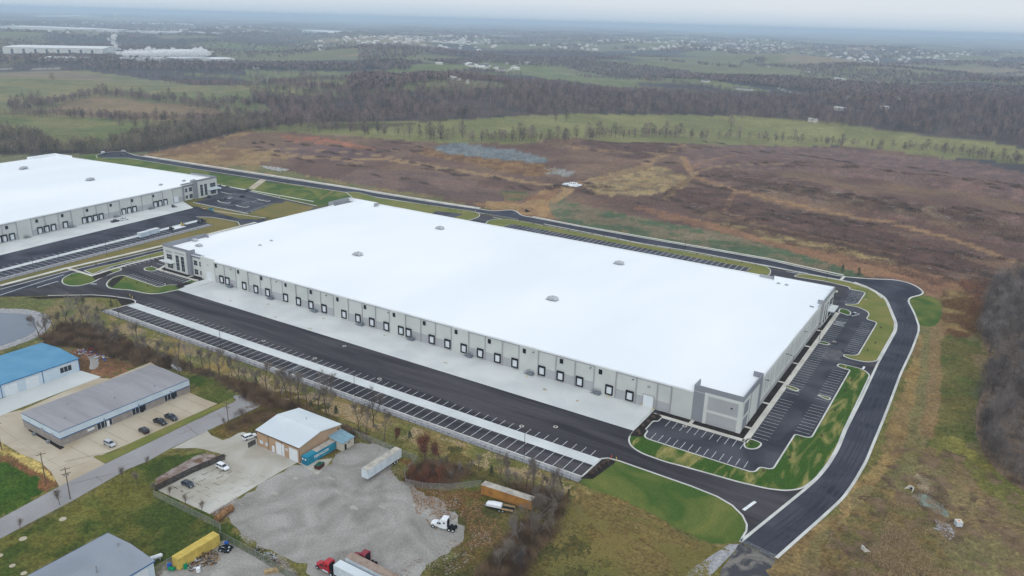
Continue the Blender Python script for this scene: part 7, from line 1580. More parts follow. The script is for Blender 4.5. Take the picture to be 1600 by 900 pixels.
ol = ['tall rust-leaved oak beyond the standing white trailer', 'second rust-leaved oak right of the tall one', 'low rusty oak at the left of the fence bend', 'low rusty oak in the middle of the fence bend', 'low rusty oak at the right of the fence bend', 'small rusty tree beyond the gravel lot corner', 'broad low rusty tree at the front of the fence bend']
for (x, y), s, lab in zip([(-142,177.4),(-139.7,181.9),(-138.2,168),(-134.1,170),(-130.7,171.5),(-158.5,182),(-134,166.6)], (1.5, 1.1, .8, .9, .8, .8, .8), ol): place(RO, x, y, s, lab, 'rust-leaved oaks by the fence bend')

# brush: dense tangles of stems nobody could count
def brush(name, label, poly, n, h, m, seed, w=.05, lean=.6):
    r2 = np.random.default_rng(seed); P = np.array(poly); lo, hi = P.min(0), P.max(0); V = []; F = []
    pts = []
    while len(pts) < n:
        q = lo + r2.random((n * 3, 2)) * (hi - lo); k = inside(q[:, 0], q[:, 1], poly)
        dens = fbm(q[:, 0], q[:, 1], 9, seed, 3); k &= dens > .42 + .1 * r2.random(len(q)); pts += list(q[k] + r2.normal(size=(int(k.sum()), 2)) * .9)
    pts = np.array(pts[:n]); z = height(pts[:, 0], pts[:, 1]); hh = h * (.45 + .75 * fbm(pts[:, 0], pts[:, 1], 7, seed + 3, 3)) * (.5 + .6 * r2.random(n))
    a = r2.random(n) * 6.283; ln = lean * hh * r2.random(n)
    base = np.stack([pts[:, 0], pts[:, 1], z + hh * .0], 1); start = base + np.stack([np.zeros(n), np.zeros(n), hh * .5 * r2.random(n)], 1)
    tip = start + np.stack([np.cos(a) * ln, np.sin(a) * ln, hh * (.35 + .3 * r2.random(n))], 1)
    b = r2.random(n) * 6.283; s = np.stack([np.cos(b), np.sin(b), .3 * r2.standard_normal(n)], 1) * w * (.5 + r2.random(n))[:, None]
    Vv = np.concatenate([start - s, start + s, tip], 1).reshape(-1, 3)
    me = bpy.data.meshes.new(name); me.vertices.add(len(Vv)); me.vertices.foreach_set('co', Vv.astype(np.float32).ravel())
    me.loops.add(3 * n); me.loops.foreach_set('vertex_index', np.arange(3 * n, dtype=np.int32)); me.polygons.add(n)
    me.polygons.foreach_set('loop_start', np.arange(0, 3 * n, 3, dtype=np.int32)); me.polygons.foreach_set('loop_total', np.full(n, 3, np.int32)); me.update(calc_edges=True); me.materials.append(M[m])
    o = bpy.data.objects.new(name, me); C.objects.link(o); tag(o, label, 'brush'); o['kind'] = 'stuff'; return o
brush('brush_thicket', 'dense grey brown brush under the bare tree row behind the grey-roofed units', [(-342.8,160.4),(-347.1,174.1),(-338.1,180.8),(-294.1,178.5),(-264.3,179.9),(-228.3,181.8),(-201.9,179.9),(-170.6,176.7),(-166.4,172.3),(-182.8,176.9),(-200,178.1),(-218.2,173.2),(-245.8,174.9),(-270.5,173.2),(-277.9,164.8),(-292.6,167.3),(-317.5,165.7),(-332.8,158.9)], 64000, 4.6, 'brush', 5, .045, .5)
brush('brush_thicket', 'dense rusty brush inside the bend of the chain link fence', [(-140.6,167.7),(-141.4,177.9),(-134,179.2),(-123.8,180.8),(-119.9,177.7),(-126.9,169.8),(-133.9,165.8),(-138,164.7)], 14000, 3.0, 'brush', 6, .05)
brush('rusty_brush', 'rust coloured low brush at the front of the fence bend', [(-139.9,165.1),(-142.1,171.2),(-133,174.4),(-127.8,170.9),(-132.8,165.7)], 5000, 2.6, 'leaf_rust', 7, .08)
brush('brush_thicket', 'warm brown brush in the thicket right of the orange trailer', [(-115.9,181.8),(-97.5,186),(-92.9,185),(-91.3,178.9),(-87.4,167.4),(-88.2,158.7),(-85.8,148.2),(-88.8,129.2),(-95.3,124.8),(-97.1,153.2),(-98.1,163),(-96.8,177.1),(-102.5,179.1)], 30000, 3.6, 'brush', 8, .045, .5)
brush('tall_weeds', 'tan and brown tall weeds in the marshy hollow on the right', [(-9.8,247.7),(-5.5,248.5),(0.6,243.2),(7.3,235.5),(10.4,214),(-12.6,198.3),(-10.6,216.1)], 20000, .8, 'lumber', 9, .06, .9)
brush('tall_weeds', 'straw coloured weeds between the ring road bend and the wood', [(-15.9,466.1),(-4,485.5),(5.9,469.9),(3.9,423.6),(-4.6,407.4),(-12.5,427.4)], 24000, 1.0, 'wood_pile', 10, .07, .9)
brush('tall_weeds', 'brown weeds left of the tan workshop', [(-220.3,166.8),(-216.7,174.3),(-216.2,183.7),(-185.4,179.6),(-201.9,179.9),(-200.2,163.5),(-206.7,157.8),(-209.5,152.5)], 16000, .7, 'brush', 12, .05, .9)

def litter(name, label, poly, n, m, seed, s=.22):
    r2 = np.random.default_rng(seed); P = np.array(poly); lo, hi = P.min(0), P.max(0); q = lo + r2.random((n * 6, 2)) * (hi - lo)
    k = inside(q[:, 0], q[:, 1], poly) & (fbm(q[:, 0], q[:, 1], 5, seed, 4) > .5 + .12 * r2.random(len(q))); q = q[k][:n]; n = len(q); a = r2.random(n) * 6.28; w = s * (.3 + r2.random(n))
    V = np.stack([np.stack([q[:, 0] + np.cos(a + t) * w * f_, q[:, 1] + np.sin(a + t) * w * f_, np.full(n, .06) + .02 * r2.random(n)], -1) for t, f_ in ((0, 1), (1.7, .6), (3.1, 1.1), (4.6, .5))], 1).reshape(-1, 3)
    me = bpy.data.meshes.new(name); me.from_pydata(V.tolist(), [], np.arange(4 * n).reshape(-1, 4).tolist()); me.materials.append(M[m]); o = bpy.data.objects.new(name, me); C.objects.link(o); tag(o, label, 'litter'); o['kind'] = 'stuff'
GE = [(-160.6,175.3),(-140.6,167.7),(-125.3,167.5),(-110,166),(-98.6,152.2),(-102.4,136.9),(-116.1,127.6),(-115.5,137.3),(-110.3,147.6),(-113.8,155.8),(-124.4,160),(-134.9,160.8),(-146.3,163.7)]
litter('dead_leaves', 'brown dead leaves along the ragged right edge of the gravel lot', GE, 2200, 'leaf_rust', 5, .2)
litter('dead_leaves', 'rusty dead leaves on the grass around the small flatbed', [(-137.1,163.6),(-119,174),(-97.6,174.6),(-94.2,155.2),(-110.3,147.6),(-127,154.2)], 3500, 'wood_pile', 6, .25)
litter('loose_stone', 'pale loose stones spilling from the gravel lot edge', GE, 1500, 'gravel_pale', 7, .2)
litter('loose_stone', 'loose stones at the left edge of the gravel lot', [(-175.7,120.6),(-176.2,130.1),(-165.2,127.9),(-150.7,119.9),(-132.4,116.4),(-151.3,116),(-167.7,118.6)], 1500, 'gravel_pale', 8, .2)
litter('dead_leaves', 'leaf litter under the tree row behind the workshop', [(-220.7,166.5),(-216.2,183.7),(-188.9,183),(-168.8,174.8),(-194.6,173.1),(-205.6,156.9)], 3000, 'leaf_rust', 9, .2)
litter('grass_tufts', 'straw coloured tufts in the rough grass below the bright lawn', [(-94.1,142.6),(-89.7,184),(-71.1,189),(-44.5,189.4),(-41.5,169.7),(-86.2,131)], 9000, 'grass_tan', 10, .35)
litter('grass_tufts', 'straw coloured tufts in the rough strip along the trailer row', [(-343.5,194),(-232.3,191.7),(-156,193.6),(-95.9,195.7),(-95.3,186.2),(-154.5,184.8),(-228.3,181.8),(-323.4,183.9)], 12000, 'lumber', 11, .3)
litter('grass_tufts', 'dark tufts on the right hand rough ground', [(-13.9,278.3),(5,291.5),(24.4,267.1),(25.1,212.1),(-21.7,180.3),(-22.5,215)], 12000, 'brush', 12, .35)
# woods that read as one mass: many small whole trees in one mesh
def tree_cloud(n, h, r, seed, w=.12, trunk=True):
    """triangles of one small bare tree: a few stems and a fuzz of upward twigs inside an egg-shaped crown"""
    r2 = np.random.default_rng(seed); tri = []
    if trunk: tri.append([(-.18, 0, 0), (.18, 0, 0), (0, 0, h * .8)]); tri.append([(0, -.18, 0), (0, .18, 0), (0, 0, h * .8)])
    for k in range(max(4, n // 22)):
        a = r2.random() * 6.283; z0 = h * (.15 + .4 * r2.random()); z1 = min(h, z0 + h * (.25 + .3 * r2.random())); R = r * (.45 + .5 * r2.random()); q = w * 1.6
        tri.append([(-q * math.sin(a), q * math.cos(a), z0), (q * math.sin(a), -q * math.cos(a), z0), (R * math.cos(a), R * math.sin(a), z1)])
    for k in range(n):
        a = r2.random() * 6.283; u = r2.random(); z = h * (.22 + .68 * u); R = r * math.sin(math.pi * min(1, .18 + .82 * u) ** .9) ** .7 * math.sqrt(r2.random())
        p = np.array([math.cos(a) * R, math.sin(a) * R, z]); l = h * (.1 + .14 * r2.random())
        d = np.array([math.cos(a) * .5 + r2.normal() * .3, math.sin(a) * .5 + r2.normal() * .3, .9]) * l
        b = r2.random() * 6.283; s = np.array([math.cos(b), math.sin(b), 0]) * w * (.5 + r2.random())
        tri.append([tuple(p - s), tuple(p + s), tuple(p + d)])
    return np.array(tri)
def in_wood(polys, n, seed, spacing_noise=40, thr=.0):
    r2 = np.random.default_rng(seed); out = []
    areas = [abs(poly_area(p)) for p in polys]; tot = sum(areas)
    for p, a in zip(polys, areas):
        P = np.array(p); lo, hi = P.min(0), P.max(0); want = int(n * a / tot); got = []
        tries = 0
        while len(got) < want and tries < 60:
            q = lo + r2.random((max(want, 200) * 2, 2)) * (hi - lo); k = inside(q[:, 0], q[:, 1], p)
            if thr: k &= fbm(q[:, 0], q[:, 1], spacing_noise, seed, 3) > thr
            got += list(q[k]); tries += 1
        out += got[:want]
    return np.array(out)
def wood(name, label, pts, clouds, m, seed, smin=.7, smax=1.2, cat='wood'):
    r2 = np.random.default_rng(seed); n = len(pts); z = height(pts[:, 0], pts[:, 1]); allv = []
    idx = r2.integers(0, len(clouds), n); sc = smin + (smax - smin) * r2.random(n); th = r2.random(n) * 6.283
    for c in range(len(clouds)):
        k = np.where(idx == c)[0]
        if not len(k): continue
        T = clouds[c].reshape(-1, 3); cs, sn = np.cos(th[k]), np.sin(th[k])
        X = (T[None, :, 0] * cs[:, None] - T[None, :, 1] * sn[:, None]) * sc[k][:, None] + pts[k, 0][:, None]
        Y = (T[None, :, 0] * sn[:, None] + T[None, :, 1] * cs[:, None]) * sc[k][:, None] + pts[k, 1][:, None]
        Z = T[None, :, 2] * (sc[k] * (.85 + .3 * r2.random(len(k))))[:, None] + z[k][:, None] - .2
        allv.append(np.stack([X, Y, Z], -1).reshape(-1, 3))
    V = np.concatenate(allv); nf = len(V) // 3
    me = bpy.data.meshes.new(name); me.vertices.add(len(V)); me.vertices.foreach_set('co', V.astype(np.float32).ravel())
    me.loops.add(3 * nf); me.loops.foreach_set('vertex_index', np.arange(3 * nf, dtype=np.int32)); me.polygons.add(nf)
    me.polygons.foreach_set('loop_start', np.arange(0, 3 * nf, 3, dtype=np.int32)); me.polygons.foreach_set('loop_total', np.full(nf, 3, np.int32)); me.update(calc_edges=True); me.materials.append(M[m])
    o = bpy.data.objects.new(name, me); C.objects.link(o); tag(o, label, cat); o['kind'] = 'stuff'; return o
for k_, (ci_, n_) in enumerate([(c, 26000) for c in COVER if c[0] == 'purple'] + [(c, 14000) for c in COVER if c[0] == 'scrubdark']): brush('weed_cover', 'mauve brown dead weeds covering %s of the graded site' % ('the far hill', 'the middle hill', 'the near slope', 'the small knoll', 'the upper gully', 'the lower gully')[k_], ci_[5], n_, 1.1, 'weeds_mauve', 200 + k_, .17, .8)
near_c = [tree_cloud(300, 12, 4.0, s, .04) for s in (1, 2, 3)]
mid_c = [tree_cloud(60, 14, 4.8, s, .2) for s in (4, 5, 6)]
far_c = [tree_cloud(14, 12, 6.5, s, 1.1, False) for s in (7, 8, 9)]
right_wood = [(5.3,506.2),(20.9,558.7),(89.1,619),(158.7,537),(99.1,274.5),(56,261.8),(37.8,268.1),(24.4,272.2),(17,279.9),(10.6,295.5),(7.5,322.2),(8.9,350),(10.7,390.8),(3.4,423.2),(3.6,456.2)]
sheet('wood_floor', smooth(right_wood, 1), .015, 'brush')
wood('woodland', 'dense dark bare wood along the right edge of the photo', in_wood([right_wood], 2600, 3), near_c, 'twig_dark', 4, .55, .95)
for i, (x, y) in enumerate([(9.1,443.3),(5.6,446.2),(11.8,429.4),(9.4,408),(13.1,457.4),(16,422.4),(10.3,473.1),(17.9,455.3),(18.7,492)]): place(TP[i % 5], x, y, rng.uniform(.9, 1.2), 'taller bare tree at the left rim of the right hand wood', 'taller bare trees at the rim of the right wood')
woods = [c[5] for c in COVER if c[0] == 'wood'][:3]
wood('woodland', 'long purple grey wood in the valley behind the pasture hill', in_wood([woods[0]], 8500, 5, 55, .34), mid_c, 'twig_far', 6, .6, 1.45)
wood('woodland', 'grey tree belt behind the second warehouse', in_wood([woods[1]], 2600, 7), mid_c, 'twig_far_green', 8, .6, 1.0)

# ------------------------------------------------------------------ scrub and spoil on the graded site
def blob_poly(cx, cy, a, b, rz, n=14, seed=0):
    r2 = random.Random(seed); o = []
    for i in range(n):
        t = i / n * 6.283; k = r2.uniform(.7, 1.15); u, v = math.cos(t) * a * k, math.sin(t) * b * k
        o.append((cx + u * math.cos(rz) - v * math.sin(rz), cy + u * math.sin(rz) + v * math.cos(rz)))
    return o
SCR = [(-690.3,627),(-591,556),(-612.9,599.8),(-523.9,557.5),(-610.3,635.5),(-564.4,640.7),(-548.5,664),(-500.2,605.2),(-603.6,698.8),(-451.3,592.9),(-446.9,540.3),(-393,592.9),(-340.9,574.2),(-330.1,586.2),(-325.6,603.3),(-312.8,763.8),(-327.4,834.4),(-351,934.9),(-364.1,1108),(-279.3,977),(-282.1,1092.1),(-243.5,1136.6),(-222.4,1129.9),(-202.4,1134.7),(-182.3,1123),(-114.4,847.3),(-94.9,834),(-106.2,1158.6),(-77.8,1135.5),(-35.3,840.5),(-11.9,842.6),(6.1,834.2),(-221.3,721.1),(-203.4,680.7),(-186.9,676.6),(-169.7,673.5),(-161.9,687.7),(-145.1,680.3),(-123.9,688.3),(-110.9,686.6),(-92.5,680.7),(-75,675.3),(-55.6,668.4),(-31.3,666.9),(-14,683.5),(8.8,696.6),(-141.5,609.5),(-130.2,621.8),(-169.1,594.3),(-188.1,605.7),(-104.1,621.9),(-97.6,612.1),(-86.6,625.8),(-58.6,584),(-37.8,575.9),(-15.2,578.1),(-0.5,576.5),(-25.9,531.3),(-5.6,538.6),(-209.4,606.1),(-212.1,587.8),(-79.8,563.3),(-65.8,564.1),(-48.6,539.6),(-689.2,602.6),(-686,568.9),(-582.9,583.4),(-429.8,594.2),(-192.2,837.8),(-220.9,823.6),(-311.6,600.8),(-307.7,623.6)]
allp = []
seeds_sc = np.random.default_rng(44)
def brush_blobs(name, label, cents, n_each, h, m, seed, a=14, b=4.5, w=.22):
    r2 = np.random.default_rng(seed); Vs = []
    for cx, cy in cents:
        k = n_each; rz = -.15 + r2.normal() * .25; A_ = a * (.6 + .9 * r2.random()); B_ = b * (.6 + .9 * r2.random())
        g = r2.normal(size=(k, 2)) * .48; x = cx + g[:, 0] * A_ * math.cos(rz) - g[:, 1] * B_ * math.sin(rz); y = cy + g[:, 0] * A_ * math.sin(rz) + g[:, 1] * B_ * math.cos(rz)
        z = height(x, y); H = h * np.exp(-(g ** 2).sum(1) * 1.2) * (.5 + r2.random(k))
        s = np.stack([r2.normal(size=k), r2.normal(size=k), .3 * r2.normal(size=k)], 1) * w; p = np.stack([x, y, z + H * .4 * r2.random(k)], 1)
        t = p + np.stack([r2.normal(size=k) * H * .4, r2.normal(size=k) * H * .4, H * .8], 1); Vs.append(np.concatenate([p - s, p + s, t], 1).reshape(-1, 3))
    V = np.concatenate(Vs); nf = len(V) // 3
    me = bpy.data.meshes.new(name); me.from_pydata(V.tolist(), [], np.arange(nf * 3).reshape(-1, 3).tolist()); me.materials.append(M[m])
    o = bpy.data.objects.new(name, me); C.objects.link(o); tag(o, label, 'scrub'); o['kind'] = 'stuff'; return o
cl = [(x + rng.gauss(0, 6) + q * rng.uniform(-1, 1) * 22, y + rng.gauss(0, 5)) for x, y in SCR for q in range(3)]
brush_blobs('scrub_clumps', 'dark low scrub clumps strewn over the brown graded site', cl, 240, 2.0, 'scrub_dark', 3, 9, 3.4, .12)
# bleached felled logs lying on the scrub
lg = MB(); r2 = random.Random(9)
for cx, cy in SCR[32:60]:
    for k in range(3):
        x, y = cx + r2.gauss(0, 8), cy + r2.gauss(0, 5); z = float(height(x, y)); a = r2.uniform(-1.2, .4); l = r2.uniform(2, 5); lg.tube((x, y, z + .35), (x + math.cos(a) * l, y + math.sin(a) * l, z + .8), .2, .07, n=4)
o = lg.build('felled_logs', 'rock_pale'); tag(o, 'bleached felled branches lying over the purple scrub hill', 'logs'); o['kind'] = 'stuff'
# pale stone drifts on the site: broken rock, many pieces
def stones(name, label, poly, n, s, m, seed, hole=None):
    r3 = random.Random(seed); mb = MB(); P = np.array(poly); lo, hi = P.min(0), P.max(0); k = 0
    while k < n:
        x, y = r3.uniform(lo[0], hi[0]), r3.uniform(lo[1], hi[1])
        if not inside([x], [y], poly)[0] or (hole and inside([x], [y], hole)[0]): continue
        z = float(height(x, y)); q = s * r3.uniform(.4, 1.3); a = r3.uniform(0, 3)
        v = [(x + math.cos(a + t) * q * r3.uniform(.7, 1.2), y + math.sin(a + t) * q * r3.uniform(.7, 1.2), z) for t in (0, 1.57, 3.14, 4.71)] + [(x, y, z + q * .6)]
        mb.add(v, [(0, 1, 4), (1, 2, 4), (2, 3, 4), (3, 0, 4)]); k += 1
    o = mb.build(name, m); tag(o, label, 'stones'); o['kind'] = 'stuff'; return o
stones('stone_drift', 'white broken stone strewn beside the back road at far left', [(-601.3,503.9),(-583.7,510.1),(-565,508.7),(-562.9,497.6),(-578.9,496.6)], 160, 1.0, 'rock_pale', 2)
stones('stone_drift', 'white stone patch where the dirt tracks meet', [(-333.2,614.6),(-329.3,627.9),(-315.4,621.2),(-316.6,610.2),(-328.3,608)], 160, 1.0, 'door_white', 3)
stones('stone_drift', 'pale rubble at the right end of the grey stone heap', [(-384.1,670.1),(-368.8,681.3),(-354.4,652.8),(-368.1,642.7)], 60, .7, 'rock_pale', 4)
stones('stone_rim', 'stones along the pond edge', prim, 900, .55, 'rock_pale', 5, pond)

# ------------------------------------------------------------------ hedgerow trees, one by one
def mid_tree(seed, h, m, n=150, w=.1, nm='bare_tree'):
    r3 = random.Random(seed); T, Cw = bare_tree_mesh(seed, h, spread=.42, depth=4, r0=.28, trunk_frac=.28, twigs=4)
    fuzz(Cw, 1500, seed, .09, 1.3); zm = max(p[2] for p in Cw.v); k = h / zm
    mb = MB(); mb.add([(a * k, b * k, c * k) for a, b, c in T.v], T.f)
    mb.add([(a * k, b * k, c * k) for a, b, c in Cw.v], Cw.f, 0)
    e = [p for p in Cw.v]
    for q in range(n):
        p = Vector(r3.choice(e)) * k; d = Vector((r3.gauss(0, .4), r3.gauss(0, .4), r3.uniform(.2, .9))); s = Vector((r3.gauss(0, 1), r3.gauss(0, 1), 0)).normalized() * w * r3.uniform(.3, 1)
        mb.add([p - s, p + s, p + d * 1.6], [(0, 1, 2)])
    return mb.build(nm, m, recalc=False)
def cloud_tree(seed, h, r, n, w, m):
    t = tree_cloud(n, h, r, seed, w); mb = MB(); mb.add(t.reshape(-1, 3).tolist(), [(3 * i, 3 * i + 1, 3 * i + 2) for i in range(len(t))])
    mb.tube((0, 0, 0), (0, 0, h * .62), .24, .1, n=5, caps=False)
    return mb.build('bare_tree', m, recalc=False)
MT = [[cloud_tree(s, 13.5, r, n, .1, m), False] for s, r, n, m in ((101, 3.2, 190, 'twig_far'), (102, 4.2, 260, 'twig_far'), (103, 2.6, 140, 'bark'), (104, 3.6, 230, 'twig_far_green'))]
def place_m(i, x, y, s, label, group):
    P = MT[i % 4]; z = float(height(x, y)); o = P[0]
    if P[1]: o = P[0].copy(); C.objects.link(o)
    P[1] = True; o.location = (x, y, z - .2); o.rotation_euler = (0, 0, rng.uniform(0, 6)); o.scale = (s * rng.uniform(.8, 1.25), s * rng.uniform(.8, 1.25), s); tag(o, label, 'tree', group); return o
edge = [(-762.5,668),(-767.4,695.1),(-752.4,700.1),(-723.2,701.8),(-750,733.9),(-711.1,719.2),(-697,730.3),(-668.5,724.6),(-663.5,742.2),(-643.1,730.7),(-629.8,741),(-609,737.5),(-603,748.3),(-580.4,740.4),(-573.7,751.4),(-560.6,749),(-560.5,777.1),(-531.3,757),(-521.3,762.1),(-520.8,770.6),(-505.3,764.9),(-496.5,774.4),(-487.3,773.8),(-476.9,773.8),(-481,788.6),(-463.8,777.6),(-454.4,783),(-443,782.2),(-436.1,787.6),(-427.1,792.2),(-421.3,805.7),(-415.4,826.3),(-437.6,898.5),(-436,902.5),(-427.5,923.9),(-421.2,923.7),(-420.6,1004.4),(-419.2,1014.3),(-415.5,1041.9),(-404.9,1039.2),(-409.2,1086.7),(-403.5,1089.6),(-394.3,1112),(-382.1,1121.2),(-379,1134.6),(-363.2,1194),(-352.1,1205.8),(-338.6,1210.4),(-328.6,1226.5),(-320,1230.8),(-306.2,1241.2),(-298.9,1250.1),(-282.6,1254.5),(-273.4,1264.2),(-249.1,1286.7),(-232.2,1283.1),(-219.2,1287.7),(-204.6,1298.5),(-179.3,1304.7),(-168.7,1306.1),(-135.7,1310.1),(-129.2,1313.7),(-111.9,1313),(-104.9,1311.6),(-93.2,1312.6),(-81.1,1308.7),(-71.6,1313.2),(-59.8,1309),(-44.4,1296.4),(-33.8,1291.1),(-21.9,1286.4),(-8.7,1282.1),(6.8,1268.1),(17.9,1262.4)]
for i, (x, y) in enumerate(edge):
    lab = 'bare tree on the left half of the site edge below the hill pasture' if i < 24 else ('bare tree on the middle of the site edge below the hill pasture' if i < 45 else 'bare tree on the right part of the site edge below the hill pasture')
    place_m(i, x, y, rng.uniform(.8, 1.75), lab, 'bare trees along the ' + lab.split('on the ')[1])
iso = [((885,191), 1.0, 'lone tree on the crest of the hill pasture, left of centre'), ((868,190), .8, 'smaller tree left of the lone crest tree'), ((1142,200), 1.1, 'lone round bare tree in the middle of the hill pasture'), ((1155,212), .8, 'bare tree below the lone round one in the pasture'), ((83,128), 1.0, 'single bare tree high on the far left pasture'), ((230,196), 1.0, 'left bare tree of the two in the green lower field'), ((213,200), 1.15, 'bushy bare tree left of the pair in the green lower field'), ((195,198), 1.0, 'leftmost tree of the clump in the green lower field'), ((245,186), .9, 'dark tree on the ploughed field edge'), ((157,184), .7, 'small tree at the lower edge of the ploughed field'), ((125,182), .7, 'bush at the lower edge of the ploughed field'), ((90,180), .7, 'bush at the left end of the ploughed field'), ((310,208), 1.3, 'reddish tree above the belt behind the second warehouse')]
for (p, s, lab), q in zip(iso, [(-553.5,1025.7),(-565.1,1013.9),(-394,1295.1),(-363.2,1241.7),(-1635,877.9),(-907.7,593.8),(-901.4,575),(-921.9,567.2),(-989.1,662.8),(-1072.9,633.4),(-1113.8,628),(-1153.2,618.3),(-804.8,590.4)]): place_m(rng.randrange(4), q[0], q[1], s * 1.4, lab, None or 'solitary field trees')
row2 = [(-1276.5,619.4),(-1292.7,636.9),(-1342.7,670.3),(-1306.1,658),(-1355.1,688.7),(-1293.8,662.2),(-1325.5,685),(-1280.7,666.8),(-1293.4,685.7),(-1393.6,796.8),(-1387.6,804.8),(-1406.3,825.6),(-1386.1,821.6),(-1405.5,842),(-1385.5,836.8),(-1350,823),(-1392,858.1),(-1323.8,824.2),(-1341.7,856.6),(-1273.5,818.9),(-1331,865.8),(-1255.9,830),(-1223.4,827),(-1216.2,830.4),(-1222.4,847),(-1198,838.2),(-1178,845.9),(-1154.1,835.7),(-1136.1,841.9),(-1114.4,830.4),(-1076.8,824.5),(-1050.2,815.7),(-1090.6,860.1),(-1053.9,839.3),(-1107.2,895.5),(-1055.3,862.9),(-1017.7,844),(-1054.7,885.6),(-1059.8,903.3)]
for i, (x, y) in enumerate(row2): place_m(i, x, y, rng.uniform(.9, 1.7), 'bare tree in the far hedge above the ploughed field', 'bare trees of the hedge above the ploughed field')
# hedges and further woods: masses
def along(pts, n, jit, seed):
    r2 = np.random.default_rng(seed); P = np.array(pts); d = np.r_[0, np.cumsum(np.hypot(*np.diff(P, axis=0).T))]; t = r2.random(n) * d[-1]
    return np.stack([np.interp(t, d, P[:, 0]), np.interp(t, d, P[:, 1])], 1) + r2.normal(size=(n, 2)) * jit
hl = [edge[2:], row2, [(-1147.6,538.7),(-1146.4,588.1),(-1059.4,618.8),(-991.6,622.2),(-922.8,659.6),(-893.5,728.6)], [(-1217.7,590),(-1333.2,728.5),(-1381.5,812.9),(-1331.6,841.4),(-1191.6,831.3),(-925.1,754.8)], [(-1266.6,1101.8),(-1129.9,1073.3),(-1014.1,1053.6),(-958.7,1092.3)], [(-1727.9,1264.1),(-1287.9,1056.6),(-1140.6,1020.7),(-978.4,1016.2),(-946.9,1013.7)], [(-2079.9,1324.6),(-1929.1,1477.1),(-1655.9,1552.5),(-1100.2,1254.4)], [(-1929,1354.7),(-1728.8,1462.4),(-1233.5,1172.6),(-1066.1,1142.8)], [(-2278.3,1090.8),(-2138.4,1181.2),(-2010.1,1242.5),(-1868.8,1292.6),(-1407.4,1074.4)], [(-1281.8,1712.5),(-1271.7,1876.4),(-1218.8,1926)], [(-1001.8,1178.1),(-895.7,1196.8),(-890.8,1314.9),(-1061,1901.5)], [(-920.7,2538.8),(-584,2201.3),(-411.9,2084.3)], [(-1239.6,2347.4),(-944.4,2183.9),(-695.7,2020.5),(-583,1975.8)]]
pts = np.concatenate([along(p, 260 if i > 3 else 200, 14 if i > 3 else 5, 60 + i) for i, p in enumerate(hl)])
wood('hedgerow_mass', 'bluish hedges and tree lines between the far fields', pts, mid_c, 'twig_far', 70, .6, 1.05, 'hedge')
def region(poly, n, seed, thr): return in_wood([poly], n, seed, 420, thr)
fw = [([(-2218.9,1281.7),(-1969.9,1670),(-1441.2,1749.8),(-1392.3,1690.2),(-1863.6,1578.6),(-1979,1410.9),(-2060.2,1311.6),(-2135.3,1231.4)], 900, 0), ([(-2591.5,1142.8),(-2253.7,1439.3),(-1990.9,1737.6),(-1591.4,1708.1),(-1468.2,1727.7),(-1511.8,1622),(-1875.6,1588.9),(-2118.7,1350.3),(-2416.9,1061.6)], 1500, 0), ([(-1641.3,1762.1),(-1684.2,2483.5),(-1434.3,2709.8),(-1013.7,2665.3),(-438.4,2287.6),(51,2475.5),(51.8,2179.4),(-376.8,1984.4),(-727.1,2158.5),(-1390.9,2534.3),(-1619,2387.7),(-1441.2,1643.8)], 5200, .30), ([(-1511.8,1622),(-1036.8,1219.4),(-1226.5,1693.2),(-1072.7,1958.1),(-950.8,1804.2),(-936.6,1101),(-998.6,1037.3)], 2000, .38),
      ([(-409.6,1877.1),(52.2,2244.8),(45.5,1832.3),(-206.5,1717)], 800, 0), ([(-3885.7,1727.7),(-4233.8,3604.4),(-2745.8,2952.4),(-2042.6,2194.9),(-2432.6,1790),(-2715.9,1200.3)], 3000, .4), ([(-2675.8,2876.9),(-2131.8,4020.9),(-676.8,3473.4),(70.7,4104.6),(51,2475.5),(-560.4,2911.4),(-1169.3,2694.7),(-1713.2,2526.1),(-1803.8,1937.1)], 6500, .38)]
pts = np.concatenate([region(p, n, 80 + i, t) for i, (p, n, t) in enumerate(fw)])
wood('woodland', 'dark blue grey woods rolling towards the horizon', pts, far_c, 'twig_far', 90, .8, 1.3)
fw2 = [([(-8800.4,3944.6),(-10140.4,9995.8),(-4112.8,9405.3),(102.3,7511.3),(70.7,4104.6),(-1861.5,4273.7),(-3977.4,3913.9),(-4242.6,1888.9)], 9000, .42)]
pts = np.concatenate([region(p, n, 180 + i, t) for i, (p, n, t) in enumerate(fw2)])
vfar = [np.array([[(-26, 0, 0), (26, 0, 0), (4, 0, 12)], [(0, -26, 0), (0, 26, 0), (0, -5, 13)], [(-18, -18, 0), (18, 18, 0), (0, 0, 11)]]), np.array([[(-22, 8, 0), (20, -4, 0), (-3, 0, 11)], [(6, -22, 0), (-4, 24, 0), (0, 5, 13)]])]
wood('woodland', 'hazy woods along the horizon', pts, vfar, 'twig_far', 91, .8, 1.5)

